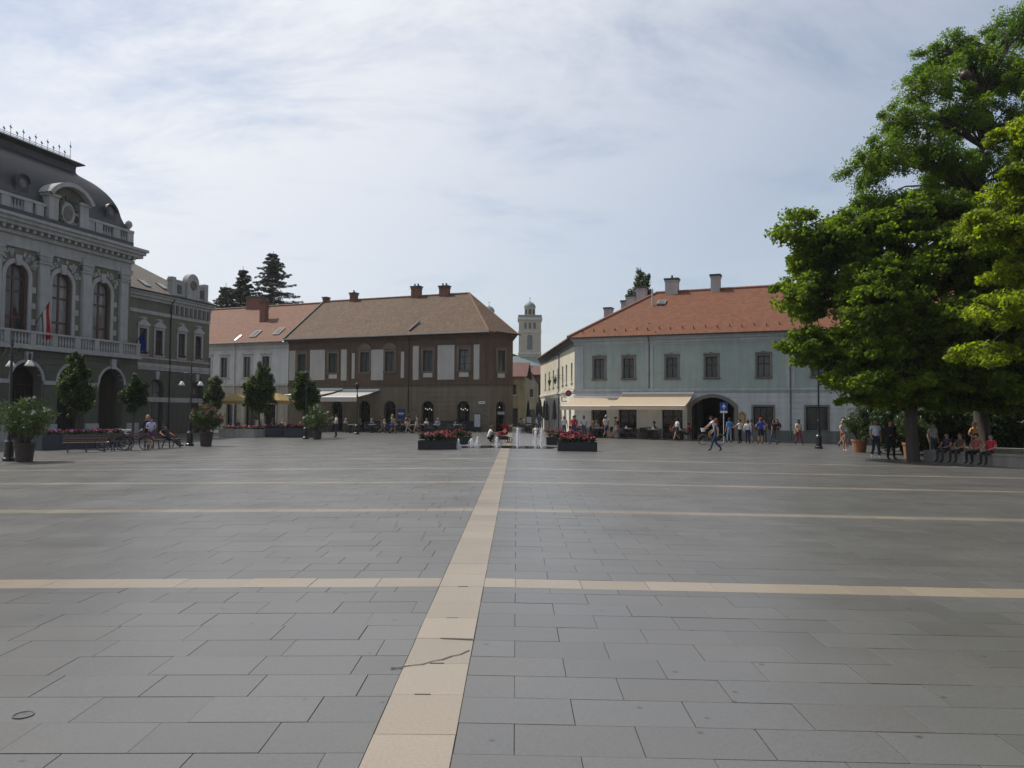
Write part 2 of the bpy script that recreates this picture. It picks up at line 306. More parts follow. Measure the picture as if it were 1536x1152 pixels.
# ------------------------------------------------------------------ ground and paving
def mat_slab(name, col, attr=False, var=0.075, rough=0.31, stain=0.5):
    m = bpy.data.materials.new(name); m.use_nodes = True; t = m.node_tree; t.nodes.clear()
    o = N(t, 'ShaderNodeOutputMaterial'); b = N(t, 'ShaderNodeBsdfPrincipled'); L(t, b.outputs[0], o.inputs[0]); b.inputs['Specular IOR Level'].default_value = 0.62
    g = N(t, 'ShaderNodeNewGeometry')
    if attr: rn = N(t, 'ShaderNodeAttribute', attribute_name='rnd').outputs['Fac']
    else: rn = N(t, 'ShaderNodeObjectInfo').outputs['Random']
    r = N(t, 'ShaderNodeMapRange'); L(t, rn, r.inputs['Value']); r.inputs['To Min'].default_value = 1-var; r.inputs['To Max'].default_value = 1+var
    n = N(t, 'ShaderNodeTexNoise'); n.inputs['Scale'].default_value = 0.55; n.inputs['Detail'].default_value = 9; n.inputs['Roughness'].default_value = 0.6; L(t, g.outputs['Position'], n.inputs['Vector'])
    r1 = N(t, 'ShaderNodeMapRange'); L(t, n.outputs[0], r1.inputs['Value']); r1.inputs['From Min'].default_value = 0.3; r1.inputs['From Max'].default_value = 0.7; r1.inputs['To Min'].default_value = 0.92; r1.inputs['To Max'].default_value = 1.07
    n2 = N(t, 'ShaderNodeTexNoise'); n2.inputs['Scale'].default_value = 55; n2.inputs['Detail'].default_value = 6; L(t, g.outputs['Position'], n2.inputs['Vector'])
    r2 = N(t, 'ShaderNodeMapRange'); L(t, n2.outputs[0], r2.inputs['Value']); r2.inputs['From Min'].default_value = 0.25; r2.inputs['From Max'].default_value = 0.75; r2.inputs['To Min'].default_value = 0.86; r2.inputs['To Max'].default_value = 1.14
    # small dark spots: gum, oil
    vo = N(t, 'ShaderNodeTexVoronoi'); vo.inputs['Scale'].default_value = 2.6; L(t, g.outputs['Position'], vo.inputs['Vector'])
    vr = N(t, 'ShaderNodeMapRange'); vr.interpolation_type = 'SMOOTHSTEP'; L(t, vo.outputs['Distance'], vr.inputs['Value']); vr.inputs['From Min'].default_value = 0.03; vr.inputs['From Max'].default_value = 0.075; vr.inputs['To Min'].default_value = 1-stain; vr.inputs['To Max'].default_value = 1.0
    prev = r.outputs[0]
    for s in (r1, r2, vr):
        mm = N(t, 'ShaderNodeMath', operation='MULTIPLY'); L(t, prev, mm.inputs[0]); L(t, s.outputs[0], mm.inputs[1]); prev = mm.outputs[0]
    # a slight drift between cool and warm stone from slab to slab
    wn = N(t, 'ShaderNodeTexWhiteNoise'); wn.noise_dimensions = '1D'; L(t, rn, wn.inputs['W'])
    mx = N(t, 'ShaderNodeMix', data_type='RGBA'); L(t, wn.outputs['Value'], mx.inputs[0])
    mx.inputs[6].default_value = (col[0]*0.99, col[1], col[2]*1.015, 1); mx.inputs[7].default_value = (col[0]*1.01, col[1], col[2]*0.985, 1)
    v = N(t, 'ShaderNodeVectorMath', operation='SCALE'); L(t, mx.outputs[2], v.inputs[0]); L(t, prev, v.inputs['Scale']); L(t, v.outputs[0], b.inputs['Base Color'])
    rr = N(t, 'ShaderNodeMapRange'); L(t, n.outputs[0], rr.inputs['Value']); rr.inputs['From Min'].default_value = 0.3; rr.inputs['From Max'].default_value = 0.7; rr.inputs['To Min'].default_value = rough-0.03; rr.inputs['To Max'].default_value = rough+0.05
    L(t, rr.outputs[0], b.inputs['Roughness'])
    bp = N(t, 'ShaderNodeBump'); bp.inputs['Strength'].default_value = 0.22; bp.inputs['Distance'].default_value = 0.004; L(t, n2.outputs[0], bp.inputs['Height']); L(t, bp.outputs[0], b.inputs['Normal'])
    MATS[name] = m; return m
GREY = (0.104, 0.1015, 0.0965); CREAM = (0.245, 0.203, 0.153)
m_slab = mat_slab('grey_stone_slab', GREY); m_slab_f = mat_slab('grey_stone_slabs', GREY, attr=True)
m_cream = mat_slab('cream_stone_slab', CREAM, var=0.09, stain=0.35); m_cream_f = mat_slab('cream_stone_slabs', CREAM, attr=True, var=0.09, stain=0.3); m_sheen_faded_f = mat_slab('sheen_faded_band_slabs', (0.20, 0.172, 0.137), attr=True, var=0.1, stain=0.3)  # farther bands: contrast lost to grazing sheen is put into a duller colour
m_joint = mat('joint_sand', (0.07, 0.06, 0.05), 0.95, 0.4, 2.0)
m_earth = mat('ground_base', (0.13, 0.128, 0.122), 0.9, 0.2, 0.6)

def sheet(name, xs, ys, dz, m, parent=None, kind='structure'):
    mb = MB(); nx = len(xs)
    vs = [(x, y, gz(x)+dz) for y in ys for x in xs]
    fs = [(j*nx+i, j*nx+i+1, (j+1)*nx+i+1, (j+1)*nx+i) for j in range(len(ys)-1) for i in range(nx-1)]
    mb.add(vs, fs); o = mb.build(name, m, parent)
    if kind and parent is None: o['kind'] = kind
    return o
sheet('ground', [-3000, -25, 0, 25, 3000], [-300, 0, 140, 4000], -0.06, m_earth)
pavement = sheet('pavement', [-46, -25, 0, 25, 46], [-6, 20, 48.02], -0.007, m_joint)

STRIP_W, ROW, LEN = 0.456, 0.40, 0.69
BANDS = [(7.89, 8.31), (13.89, 14.30), (19.54, 19.95), (24.34, 24.75), (29.55, 29.96)]
slabs = []       # (x0, x1, y0, y1, kind)
rows = []
y = 0.07-0.40*15; bi = 0; k = 0
while y < 48.0:
    if bi < len(BANDS) and y+ROW > BANDS[bi][0]-0.08:
        b0, b1 = BANDS[bi]
        if b0-y > 0.05: rows.append((y, b0, 'grey', k)); k += 1
        rows.append((b0, b1, 'band', k)); y = b1; bi += 1; k += 1; continue
    y1 = min(y+ROW, 48.0)
    rows.append((y, y1, 'grey', k)); y = y1; k += 1
for (y0, y1, kind, k) in rows:
    reach = min(45.0, 0.78*max(y1, 1.0)+7.0)
    for side in (-1, 1):
        if side > 0: off = (0.55 if k % 2 else 0.90)-STRIP_W/2
        else: off = random.uniform(.14, .69)
        x = 0.0; nxt = off; first = True
        while x < reach:
            a, b = STRIP_W/2+x, STRIP_W/2+nxt
            slabs.append((a, b, y0, y1, kind, side)); x = nxt; nxt = x+LEN+random.uniform(-.006, .006)
ys_ = -5.9
while ys_ < 48.0:
    slabs.append((-STRIP_W/2, STRIP_W/2, ys_, min(ys_+0.60, 48.0), 'strip', 0)); ys_ += 0.60

def slab_geo(w, h, t=0.03, ch=0.0012):
    hw, hh = w/2, h/2
    vs = [(-hw+ch,-hh+ch,0),(hw-ch,-hh+ch,0),(hw-ch,hh-ch,0),(-hw+ch,hh-ch,0),(-hw,-hh,-ch),(hw,-hh,-ch),(hw,hh,-ch),(-hw,hh,-ch),(-hw,-hh,-t),(hw,-hh,-t),(hw,hh,-t),(-hw,hh,-t)]
    fs = [(0,1,2,3)]
    for i in range(4):
        j = (i+1) % 4; fs += [(4+i,4+j,j,i), (8+i,8+j,4+j,4+i)]
    return vs, fs
_slab_mesh = {}
def slab_mesh(w, h, m):
    key = (round(w, 3), round(h, 3), m.name)
    if key not in _slab_mesh:
        vs, fs = slab_geo(w, h); mb = MB(); mb.add(vs, fs); _slab_mesh[key] = mb.mesh('slab', m)
    return _slab_mesh[key]
def near(s):
    x = (s[0]+s[1])/2*(s[5] or 1); yy = (s[2]+s[3])/2
    return yy > 3.55 and abs(x-0.55) < 0.69*yy+0.55
cand = [s for s in slabs if near(s)]
grey_n = sorted([s for s in cand if s[4] == 'grey'], key=lambda s: s[2]**2+0.2*((s[0]+s[1])/2)**2)[:292]
band_n = [s for s in cand if s[4] == 'band' and s[2] < 9]; strip_n = [s for s in cand if s[4] == 'strip' and s[2] < 12]
single = set(id(s) for s in grey_n+band_n+strip_n)
G = 0.0034
far_v, far_f, far_r = {'g': [], 'c': [], 'b': []}, {'g': [], 'c': [], 'b': []}, {'g': [], 'c': [], 'b': []}
for s in slabs:
    a, b, y0, y1, kind, side = s; sg = side or 1
    cx, cy = (a+b)/2*sg, (y0+y1)/2
    gx = G*random.uniform(.6, 1.5); gy = G*random.uniform(.5, 1.7)
    w, h = (b-a)-gx*1.3, (y1-y0)-gy*1.3
    if w < 0.03 or h < 0.03: continue
    if id(s) in single:
        nm = {'grey': 'slab', 'band': 'band_slab', 'strip': 'strip_slab'}[kind]
        wq = round(w/0.004)*0.004; hq = round(h/0.004)*0.004
        o = inst(nm, slab_mesh(wq, hq, m_slab if kind == 'grey' else m_cream), pavement, (cx+random.uniform(-.001, .001), cy, (-0.012*abs(cx) if side else -0.0014)+random.uniform(-.0012, .0012)),
                 (random.uniform(-.0016, .0016), 0.012*side+random.uniform(-.0012, .0012), random.uniform(-.0014, .0014)))
    else:
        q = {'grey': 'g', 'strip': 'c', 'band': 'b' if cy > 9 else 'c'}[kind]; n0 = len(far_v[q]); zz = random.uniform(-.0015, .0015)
        if cy < 20: vs, fs = slab_geo(w, h, 0.03)
        else:
            hw, hh = w/2, h/2
            vs = [(-hw,-hh,0),(hw,-hh,0),(hw,hh,0),(-hw,hh,0),(-hw,-hh,-.03),(hw,-hh,-.03),(hw,hh,-.03),(-hw,hh,-.03)]; fs = [(0,1,2,3),(4,5,1,0),(5,6,2,1),(6,7,3,2),(7,4,0,3)]
        for p in vs:
            X = cx+p[0]; far_v[q].append((X, cy+p[1], (gz(X) if side else -0.0014)+p[2]+zz))
        rr = random.random()
        for f in fs: far_f[q].append(tuple(n0+i for i in f)); far_r[q].append(rr)
for q, nm, m in (('g', 'slab_field', m_slab_f), ('c', 'cream_slab_field', m_cream_f), ('b', 'band_slab_field', m_sheen_faded_f)):
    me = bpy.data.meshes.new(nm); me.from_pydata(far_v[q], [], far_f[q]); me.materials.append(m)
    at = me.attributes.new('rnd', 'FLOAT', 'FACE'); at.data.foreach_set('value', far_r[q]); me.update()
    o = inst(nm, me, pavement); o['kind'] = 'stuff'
# drainage slots in the joints of the cream strip, a cracked slab, a repaired corner
m_slot = mat('slot_iron', (0.035, 0.032, 0.03), 0.8, 0.3, 20)
ys_ = -5.9; i = 0
while ys_ < 24.0:
    if 3.5 < ys_ < 9.5 and random.random() < .75:
        mb = MB(); dx0 = random.uniform(-.03, .03); mb.box(-0.05+dx0, 0.05+dx0, -0.006, 0.006, -.01, 0.0012); mb.build('drain_slot', m_slot, pavement, (0, ys_, 0))
    ys_ += 0.60
def crack(pts, w, name='crack'):
    mb = MB(); n = len(pts); vs = []
    for i, (x, y) in enumerate(pts):
        d = Vector(pts[min(i+1, n-1)])-Vector(pts[max(i-1, 0)]); d.normalize(); ww = w*random.uniform(.5, 1.3)
        vs += [(x-d.y*ww, y+d.x*ww, 0.0022), (x+d.y*ww, y-d.x*ww, 0.0022)]
    mb.add(vs, [(2*i, 2*i+1, 2*i+3, 2*i+2) for i in range(n-1)]); return mb.build(name, m_joint, pavement)
crack([(-.235, 5.42), (-.17, 5.45), (-.10, 5.47), (-.03, 5.55), (.03, 5.58), (.09, 5.66), (.15, 5.70), (.21, 5.80)], .006)
crack([(-.31, 5.385), (-.27, 5.39), (-.225, 5.40)], .016)
crack([(-.02, 6.095), (.06, 6.09), (.14, 6.08), (.20, 6.07), (.232, 6.06)], .013)
# inlet cover lying in the slabs and a few bits of litter
mb = MB(); mb.lathe([(0.058, -.02), (0.058, .004), (0.05, .004), (0.047, -.001), (0.0, -.001)], 20); mb.build('inlet_cover', mat('inlet_steel', (0.12, 0.12, 0.12), 0.45, 0.3, 30, metal=0.8), pavement, (-2.35, 4.58, gz(2.35)+.002))

# far half of the square and the street, where the joints are finer than the picture
def mat_far(name):
    m = bpy.data.materials.new(name); m.use_nodes = True; t = m.node_tree; t.nodes.clear()
    o = N(t, 'ShaderNodeOutputMaterial'); b = N(t, 'ShaderNodeBsdfPrincipled'); L(t, b.outputs[0], o.inputs[0]); b.inputs['Roughness'].default_value = 0.31; b.inputs['Specular IOR Level'].default_value = 0.62
    g = N(t, 'ShaderNodeNewGeometry'); br = N(t, 'ShaderNodeTexBrick'); L(t, g.outputs['Position'], br.inputs['Vector']); br.inputs['Scale'].default_value = 1.0
    br.inputs['Brick Width'].default_value = 0.69; br.inputs['Row Height'].default_value = 0.40; br.inputs['Mortar Size'].default_value = 0.006
    br.inputs['Color1'].default_value = (GREY[0]*.9, GREY[1]*.9, GREY[2]*.9, 1); br.inputs['Color2'].default_value = (GREY[0]*1.08, GREY[1]*1.08, GREY[2]*1.06, 1); br.inputs['Mortar'].default_value = (0.07, 0.06, 0.05, 1)
    n = N(t, 'ShaderNodeTexNoise'); n.inputs['Scale'].default_value = 0.5; n.inputs['Detail'].default_value = 8; L(t, g.outputs['Position'], n.inputs['Vector'])
    r = N(t, 'ShaderNodeMapRange'); L(t, n.outputs[0], r.inputs['Value']); r.inputs['From Min'].default_value = 0.3; r.inputs['From Max'].default_value = 0.7; r.inputs['To Min'].default_value = 0.86; r.inputs['To Max'].default_value = 1.1
    v = N(t, 'ShaderNodeVectorMath', operation='SCALE'); L(t, br.outputs[0], v.inputs[0]); L(t, r.outputs[0], v.inputs['Scale']); L(t, v.outputs[0], b.inputs['Base Color']); return m
sheet('far_paving', [-60, -25, 0, 25, 60], [48.0, 90, 140], -0.001, mat_far('far_slabs'))
mb = MB(); mb.add([(-STRIP_W/2, 48.0, .003), (STRIP_W/2, 48.0, .003), (STRIP_W/2, 66, .003), (-STRIP_W/2, 66, .003)], [(0, 1, 2, 3)])
o = mb.build('far_strip', m_cream_f); o['kind'] = 'structure'
# ------------------------------------------------------------------ building kit
m_glass = mat_glass('window_glass'); m_glass_c = mat_glass('curtained_glass', (0.03, 0.045, 0.04), 0.22); m_glass_s = mat_glass('shop_glass', (0.008, 0.008, 0.009), 0.02); m_glass_hall = mat_glass('hall_glass', (0.03, 0.028, 0.03), 0.25)
m_dark_in = mat('dark_interior', (0.012, 0.012, 0.013), 0.9, 0.3, 2)
m_zinc = mat('zinc_gutter', (0.62, 0.63, 0.64), 0.4, 0.15, 2, metal=0.35)
m_plain_zinc = mat('dull_zinc', (0.2, 0.2, 0.2), 0.6, 0.2, 3)
m_darkmetal = mat('dark_metal', (0.02, 0.021, 0.022), 0.75, 0.3, 8)
m_green_frame = mat('green_window_paint', (0.028, 0.04, 0.036), 0.5, 0.2, 6)
m_brown_frame = mat('brown_window_paint', (0.06, 0.03, 0.022), 0.5, 0.25, 6)
m_grey_frame = mat('grey_window_paint', (0.10, 0.10, 0.095), 0.5, 0.2, 6)
m_white_paint = mat('white_window_paint', (0.62, 0.61, 0.58), 0.5, 0.1, 6)
m_brick = mat('chimney_brick', (0.17, 0.075, 0.05), 0.9, 0.3, 7, 0.4, 30)
m_white_chim = mat_plaster('chimney_plaster', (0.45, 0.42, 0.41), 0.3)
m_lead = mat('chimney_cap', (0.05, 0.05, 0.05), 0.7, 0.3, 9)

m_bulb = bpy.data.materials.new('lit_bulb'); m_bulb.use_nodes = True; _b = m_bulb.node_tree.nodes['Principled BSDF']; _b.inputs['Emission Color'].default_value = (1, .86, .62, 1); _b.inputs['Emission Strength'].default_value = 1.6; _b.inputs['Base Color'].default_value = (.5, .45, .35, 1)
_win = {}
def win_meshes(w, h, rise, cols, rowz, fm, gm, fr=0.06):
    key = (fr, round(w, 2), round(h, 2), round(rise, 2), cols, tuple(rowz), fm.name, gm.name)
    if key in _win: return _win[key]
    a = outline(w, h, rise); b = outline(w, h, rise, t=fr)
    f = MB(); f.ring(a, b, 0, 0.07)
    topz = h-0.02
    for i in range(1, cols):
        x = -w/2+w*i/cols; zz = topz if rise <= 0 else h-fr*0.6-(abs(x)/(w/2))**2*rise
        f.box(x-fr*.55, x+fr*.55, 0.006, 0.062, fr*0.6, zz)
    for z in rowz: f.box(-w/2+fr*0.7, w/2-fr*0.7, 0.004, 0.066, z-fr*.5, z+fr*.5)
    p = MB(); c = outline(w, h, rise, t=fr*0.5); n = len(c); p.add([(x, 0.045, z) for x, z in c], [tuple(range(n))])
    _win[key] = (f.mesh('window', fm), p.mesh('pane', gm)); return _win[key]
def window(par, x, z, w, h, y=0.0, rise=0.0, cols=2, rowz=(0.68,), fm=None, gm=None, name='window', set_in=0.14, rot=0.0, fr=0.06):
    fm = fm or m_green_frame; gm = gm or m_glass
    fme, pme = win_meshes(w, h, rise, cols, [r*h for r in rowz], fm, gm, fr)
    o = inst(name, fme, par, (x, y+set_in, z), (0, 0, rot)); inst('pane', pme, o); return o
def sub(par, name, mb, m, win): return mb.build(name, m, win)
def surround(win, w, h, t, proud, m, rise=0.0, set_in=0.14, name='surround'):
    mb = MB(); a = outline(w+2*t, h+2*t, rise*1.0 if rise else 0, z=-t); b = outline(w-0.01, h-0.01, rise, z=0.005)
    if rise: a = outline(w+2*t, h+t, rise+t if abs(rise-w/2) < 1e-3 else rise, z=0); 
    mb.ring(a, b, -set_in-proud, proud+0.02); return mb.build(name, m, win)
def sill(win, w, m, set_in=0.14, out=0.12, name='sill'):
    mb = MB(); mb.box(-w/2-.06, w/2+.06, -set_in-out, 0.02, -0.09, -0.012); return mb.build(name, m, win)
def downpipe(par, x, z0, z1, y, m=None, name='downpipe'):
    mb = MB(); mb.tube([(x, y-.08, z0), (x, y-.08, z1-.5), (x, y-.25, z1-.2), (x, y-.45, z1)], .055, 8)
    for z in (z0+1, z0+3, z0+5): mb.box(x-.075, x+.075, y-.15, y-.005, z, z+.04)
    return mb.build(name, m or m_darkmetal, par)
def chimney(par, x, y, z0, z1, w, d, m, pots=0):
    mb = MB(); mb.box(x-w/2, x+w/2, y-d/2, y+d/2, z0-1.2, z1-.14); mb.box(x-w/2-.05, x+w/2+.05, y-d/2-.05, y+d/2+.05, z1-.30, z1-.2)
    o = mb.build('chimney', m, par); cp = MB(); cp.box(x-w/2-.09, x+w/2+.09, y-d/2-.09, y+d/2+.09, z1-.139, z1)
    for i in range(pots):
        px = x+(i-(pots-1)/2)*w/max(pots, 1)*.8; cp.lathe([(.10, -.01), (.085, .25), (.1, .27)], 8, (px, y, z1))
    cp.build('chimney_cap', m_lead, o); return o
def gutter(par, x0, x1, y, z, m=None):
    mb = MB(); n = 6; prof = [(math.cos(math.pi+math.pi*i/n)*.085, math.sin(math.pi+math.pi*i/n)*.085) for i in range(n+1)]
    vs = [(x0, y+p[0], z+p[1]) for p in prof]+[(x1, y+p[0], z+p[1]) for p in prof]
    mb.add(vs, [(i, i+1, n+2+i, n+1+i) for i in range(n)]); mb.box(x0, x1, y-.095, y-.08, z-.02, z+.012)
    return mb.build('gutter', m or m_zinc, par)
def roof_from(par, pts, faces, m, thick=0.12, name='roof'):
    """sloping roof planes given by corner points; each plane gets a thickness"""
    mb = MB(); mb.add(pts, faces); mb.add([(p[0], p[1], p[2]-thick) for p in pts], [f[::-1] for f in faces])
    edges = {}
    for f in faces:
        for i in range(len(f)): edges.setdefault(frozenset((f[i], f[(i+1) % len(f)])), []).append((f[i], f[(i+1) % len(f)]))
    n = len(pts)
    for e, l in edges.items():
        if len(l) == 1:
            a, b = l[0]; mb.add([pts[a], pts[b], (pts[b][0], pts[b][1], pts[b][2]-thick), (pts[a][0], pts[a][1], pts[a][2]-thick)], [(0, 3, 2, 1)])
    return mb.build(name, m, par)
def ridge_tiles(par, a, b, m, step=0.36, r=0.13):
    a, b = Vector(a), Vector(b); n = max(2, int((b-a).length/step)); mb = MB(); d = (b-a)/n
    for i in range(n):
        p, q = a+d*i, a+d*(i+1.06); mb.tube([p, q], [r, r*.86], 6)
    o = mb.build('ridge_tiles', m, par); o['kind'] = 'stuff'; return o
def rust_courses(mb, x0, x1, z0, z1, y, holes, course=0.42, proud=0.035, mi=None):
    """flat bands of rusticated render with recessed joints between, cut around the openings (x0,x1,z0,z1,rise)"""
    z = z0
    while z < z1-.05:
        zt = min(z+course-.04, z1); spans = [(x0, x1)]
        for (ha, hb, hz0, hz1, rise) in holes:
            if zt <= hz0 or z >= hz1: continue
            a, b = ha, hb
            if rise and z > hz1-rise:
                k = min(1, (z-(hz1-rise))/rise); hw = (hb-ha)/2*math.sqrt(max(0, 1-k*k)); c = (ha+hb)/2; a, b = c-hw, c+hw
            ns = []
            for s0, s1 in spans:
                if b <= s0 or a >= s1: ns.append((s0, s1)); continue
                if a-s0 > .05: ns.append((s0, a))
                if s1-b > .05: ns.append((b, s1))
            spans = ns
        for s0, s1 in spans: mb.box(s0, s1, y-proud, y+.002, z, zt, mi)
        z += course

# ------------------------------------------------------------------ brown corner house with white panels
m_tile_brown = mat_tiles('old_brown_tiles', (0.15, 0.083, 0.046), (0.082, 0.047, 0.029), (0.062, 0.047, 0.03), 0.4)
m_tile_red = mat_tiles('red_tiles', (0.21, 0.09, 0.054), (0.165, 0.072, 0.044), (0.14, 0.08, 0.057), 0.35)
m_tile_mint = mat_tiles('orange_red_tiles', (0.195, 0.07, 0.032), (0.15, 0.053, 0.025), (0.11, 0.053, 0.03), 0.3)
m_brownwall = mat_plaster('brown_render', (0.125, 0.085, 0.060), 0.28)
m_brownlow = mat_plaster('ochre_brown_render', (0.185, 0.152, 0.11), 0.22)
m_panel = mat_plaster('white_panel', (0.46, 0.435, 0.40), 0.15)
m_trim_b = mat_plaster('grey_brown_trim', (0.19, 0.145, 0.115), 0.3)
BRZ = math.atan2(-0.392, 0.92)
B = empty('corner_house', (-23.2, 79.5, 0), BRZ)
tag(B, 'two-storey brown house with white wall panels, old brown tiled roof and café awning', 'house')
BL, EV = 23.2, 9.2
ups = [(1.72, 0), (5.62, 0), (9.45, 1), (12.35, 1), (16.6, 0), (20.45, 0)]
arch_c = [2.6, 6.2, 9.5, 12.42, 16.62, 20.42]
mb = MB()
holes = [outline(1.06, 1.95, z=5.68, x=x) for x, _ in ups]+[outline(1.32, 3.05, 0.66, z=-.25, x=x) for x in arch_c]
wall(mb, 0, BL, 4.48, EV, 0, holes[:6], 0.3, 0); wall(mb, 0, BL, -.6, 4.48, 0, holes[6:], 0.4, 1)
rust_courses(mb, 0, BL, .5, 4.2, 0, [(x-.66, x+.66, -.25, 2.8, .66) for x in arch_c], .45, .025, 1)
mb.box(0, BL-5, 0.41, 11.8, -.6, EV-.05, 0)
# chamfered corner and street side
C0 = Vector((BL, 0)); C1 = Vector((BL+.925, 3.0)); CDv = (C1-C0).normalized(); CW = (C1-C0).length; CANG = math.atan2(CDv.y, CDv.x)
SDL = Vector((-.466, .885))
mb.plan([(BL-5, .42), (BL-.4, .42), (C1.x-.45, C1.y+.05), (C1.x-.05, C1.y+.06), (C1.x-.05+SDL.x*9.9, C1.y+.06+SDL.y*9.9), (BL-5, 11.8)], -.6, EV-.06, 0)
wl = mb.build('wall', [m_brownwall, m_brownlow], B)
ch = empty('corner_face', (BL, 0, 0), CANG, B)
mb = MB(); wall(mb, 0, CW, 4.48, EV, 0, [outline(1.06, 1.95, z=5.62, x=1.45)], .3, 0); wall(mb, 0, CW, -.6, 4.48, 0, [outline(1.3, 3.05, .65, z=-.25, x=1.45)], .4, 1)
rust_courses(mb, 0, CW, .5, 4.2, 0, [(.8, 2.1, -.25, 2.8, .65)], .45, .025, 1)
mb.build('corner_wall', [m_brownwall, m_brownlow], ch)
for par, lst in ((B, [(x, c) for x, c in ups]), (ch, [(1.45, 0)])):
    for x, c in lst:
        z = 5.68 if par is B else 5.62
        w = window(par, x, z, 1.06, 1.95, rowz=(.66, .33), fm=m_green_frame, gm=m_glass_c)
        surround(w, 1.06, 1.95, .2, .05, m_trim_b); sill(w, 1.5, m_trim_b)
        if c:      # curved hood over the two middle windows
            h = MB(); h.prism([(-.8, 2.2), (.8, 2.2), (.7, 2.45), (.42, 2.7), (0, 2.86), (-.42, 2.7), (-.7, 2.45)], -.24, -.1); h.build('hood', m_trim_b, w)
        if not c:
            h = MB(); h.box(-.5, .5, -.17, -.12, -.62, -.2); h.build('apron_panel', m_panel, w)
        if not c:
            h = MB(); h.box(-.72, .72, -.24, -.1, 2.2, 2.3); h.build('hood', m_trim_b, w)
    for x in (arch_c if par is B else [1.45]):
        w = window(par, x, -.22, 1.3, 3.0, rise=.65, cols=2, rowz=(.78, .3), fm=m_darkmetal, gm=m_glass_s, name='shop_window', set_in=.25)
        if par is B and x > 14 or par is ch:       # lit pendant lamps hanging in the arches
            for q in ((-.3, 2.28), (-.08, 2.2), (.14, 2.3), (.34, 2.18)) if par is B else ((0, 2.45),):
                h = MB(); h.lathe([(.004, -.035), (.025, -.02), (.03, 0), (.022, .025), (.006, .035), (.003, .06)], 8, (q[0], -.1, q[1])); h.build('pendant_lamp', m_bulb, w)
for i, (a, b, z0, z1) in enumerate([(.12, .9, 4.93, 8.02), (2.78, 4.62, 4.93, 8.02), (6.62, 7.3, 4.85, 7.98), (7.92, 8.26, 5.02, 7.58), (10.2, 11.62, 4.85, 7.86), (13.62, 13.98, 5.03, 7.58), (14.95, 15.6, 4.82, 8.1), (17.66, 19.45, 4.82, 8.08), (21.48, 22.06, 4.8, 8.05)]):
    h = MB(); h.box(a, b, -.045, .004, z0, z1); h.build('panel', m_panel, B)
def strips(par, lst, m, name):
    for (x0, x1, z0, z1, out) in lst:
        h = MB(); h.box(x0, x1, -out, .003, z0, z1); h.build(name, m, par)
strips(B, [(0, BL, 4.3, 4.46, .10), (0, BL, 4.46, 4.62, .06)], m_brownwall, 'belt_course')
strips(B, [(-.02, BL+.05, 8.75, 8.95, .10), (-.02, BL+.12, 8.95, 9.12, .22)], m_brownwall, 'cornice')
strips(ch, [(0, CW, 4.3, 4.46, .10), (0, CW, 4.46, 4.62, .06)], m_brownwall, 'belt_course')
strips(ch, [(0, CW+.1, 8.75, 8.95, .10), (0, CW+.1, 8.95, 9.12, .22)], m_brownwall, 'cornice')
for x in (7.55, 22.55):
    h = MB(); h.box(x-.14, x+.14, -.06, .002, 4.62, 8.75); h.build('pilaster_strip', m_brownwall, B)
OH = .55
rp_ = [(-.15, -OH, EV), (BL+.05, -OH, EV), (BL+.925+OH*.95, 3.0-.1, EV+.0), (C1.x+OH+SDL.x*10.8, C1.y+SDL.y*10.8, EV), (-.15, 12.6, EV), (-.15, 6.0, 13.95), (17.9, 6.0, 13.9)]
roof_from(B, rp_, [(0, 1, 6, 5), (1, 2, 6), (2, 3, 6), (3, 4, 5, 6)], m_tile_brown)
rdg = mat('ridge_tile', (0.15, 0.08, 0.055), .85, .3, 6)
ridge_tiles(B, (-.1, 6.0, 13.97), (17.9, 6.0, 13.92), rdg); ridge_tiles(B, (17.9, 6, 13.92), (BL+.05, -OH, EV+.02), rdg); ridge_tiles(B, (17.9, 6, 13.92), (BL+1.4, 2.9, EV+.02), rdg)
h = MB(); h.bar((-.22, -OH-.05, EV+.02), (-.22, 6.0, 14.0), .22, .16); h.build('verge_board', m_darkmetal, B)
gutter(B, -.2, BL+.1, -OH-.08, EV-.02); gutter(ch, .0, CW+.4, -OH-.02, EV-.02, m_darkmetal)
downpipe(B, 14.5, 0, EV-.05, 0, mat('pipe_brown', (.035, .022, .018), .5, .2, 5))
h = MB(); h.bar((14.55, -.1, EV+.42), (14.9, 1.2, EV+1.45), .16, .12); h.build('roof_flashing', m_lead, B)
for (x, z0, z1, w, p) in ((-.05, 13.8, 14.5, .5, 0), (3.8, 13.8, 14.75, .7, 1), (11.7, 13.8, 15.0, 1.0, 2), (15.06, 13.8, 14.85, 1.0, 2)): chimney(B, x, 6.0 if x > 0 else 6.2, z0, z1, w, .6, m_brick, p)
# signs on the house: blue board, small white name plate
mb = MB(); mb.box(-.42, .42, -.05, 0, 0, .95); sg = mb.build('information_board', mat('sign_blue', (0.02, 0.045, 0.17), .4, .1, 3), None, (-10.62, 73.85, 1.05), (0, 0, BRZ)); sg.location = B.matrix_basis @ Vector((13.72, -.02, 1.1))
tag(sg, 'dark blue information board with pale lettering on the brown house wall', 'sign')
m_sign_white = mat('sign_white', (.7, .7, .7), .5, .05, 3)
mb = MB()
for i, (a, b) in enumerate([(-.34, -.22), (-.2, -.12), (-.1, .02), (.04, .12), (.14, .24), (.26, .34)]): mb.box(a, b, -.056, -.049, .47, .56)
mb.box(-.28, .26, -.056, -.049, .36, .39); mb.build('lettering', m_sign_white, sg)
sg2 = empty('name_plate', B.matrix_basis @ Vector((22.35, -.03, 2.55)), BRZ); tag(sg2, 'small white name plate on the brown house beside its corner door', 'sign')
mb = MB(); mb.box(-.32, .32, -.03, 0, 0, .22); mb.build('plate', m_sign_white, sg2)
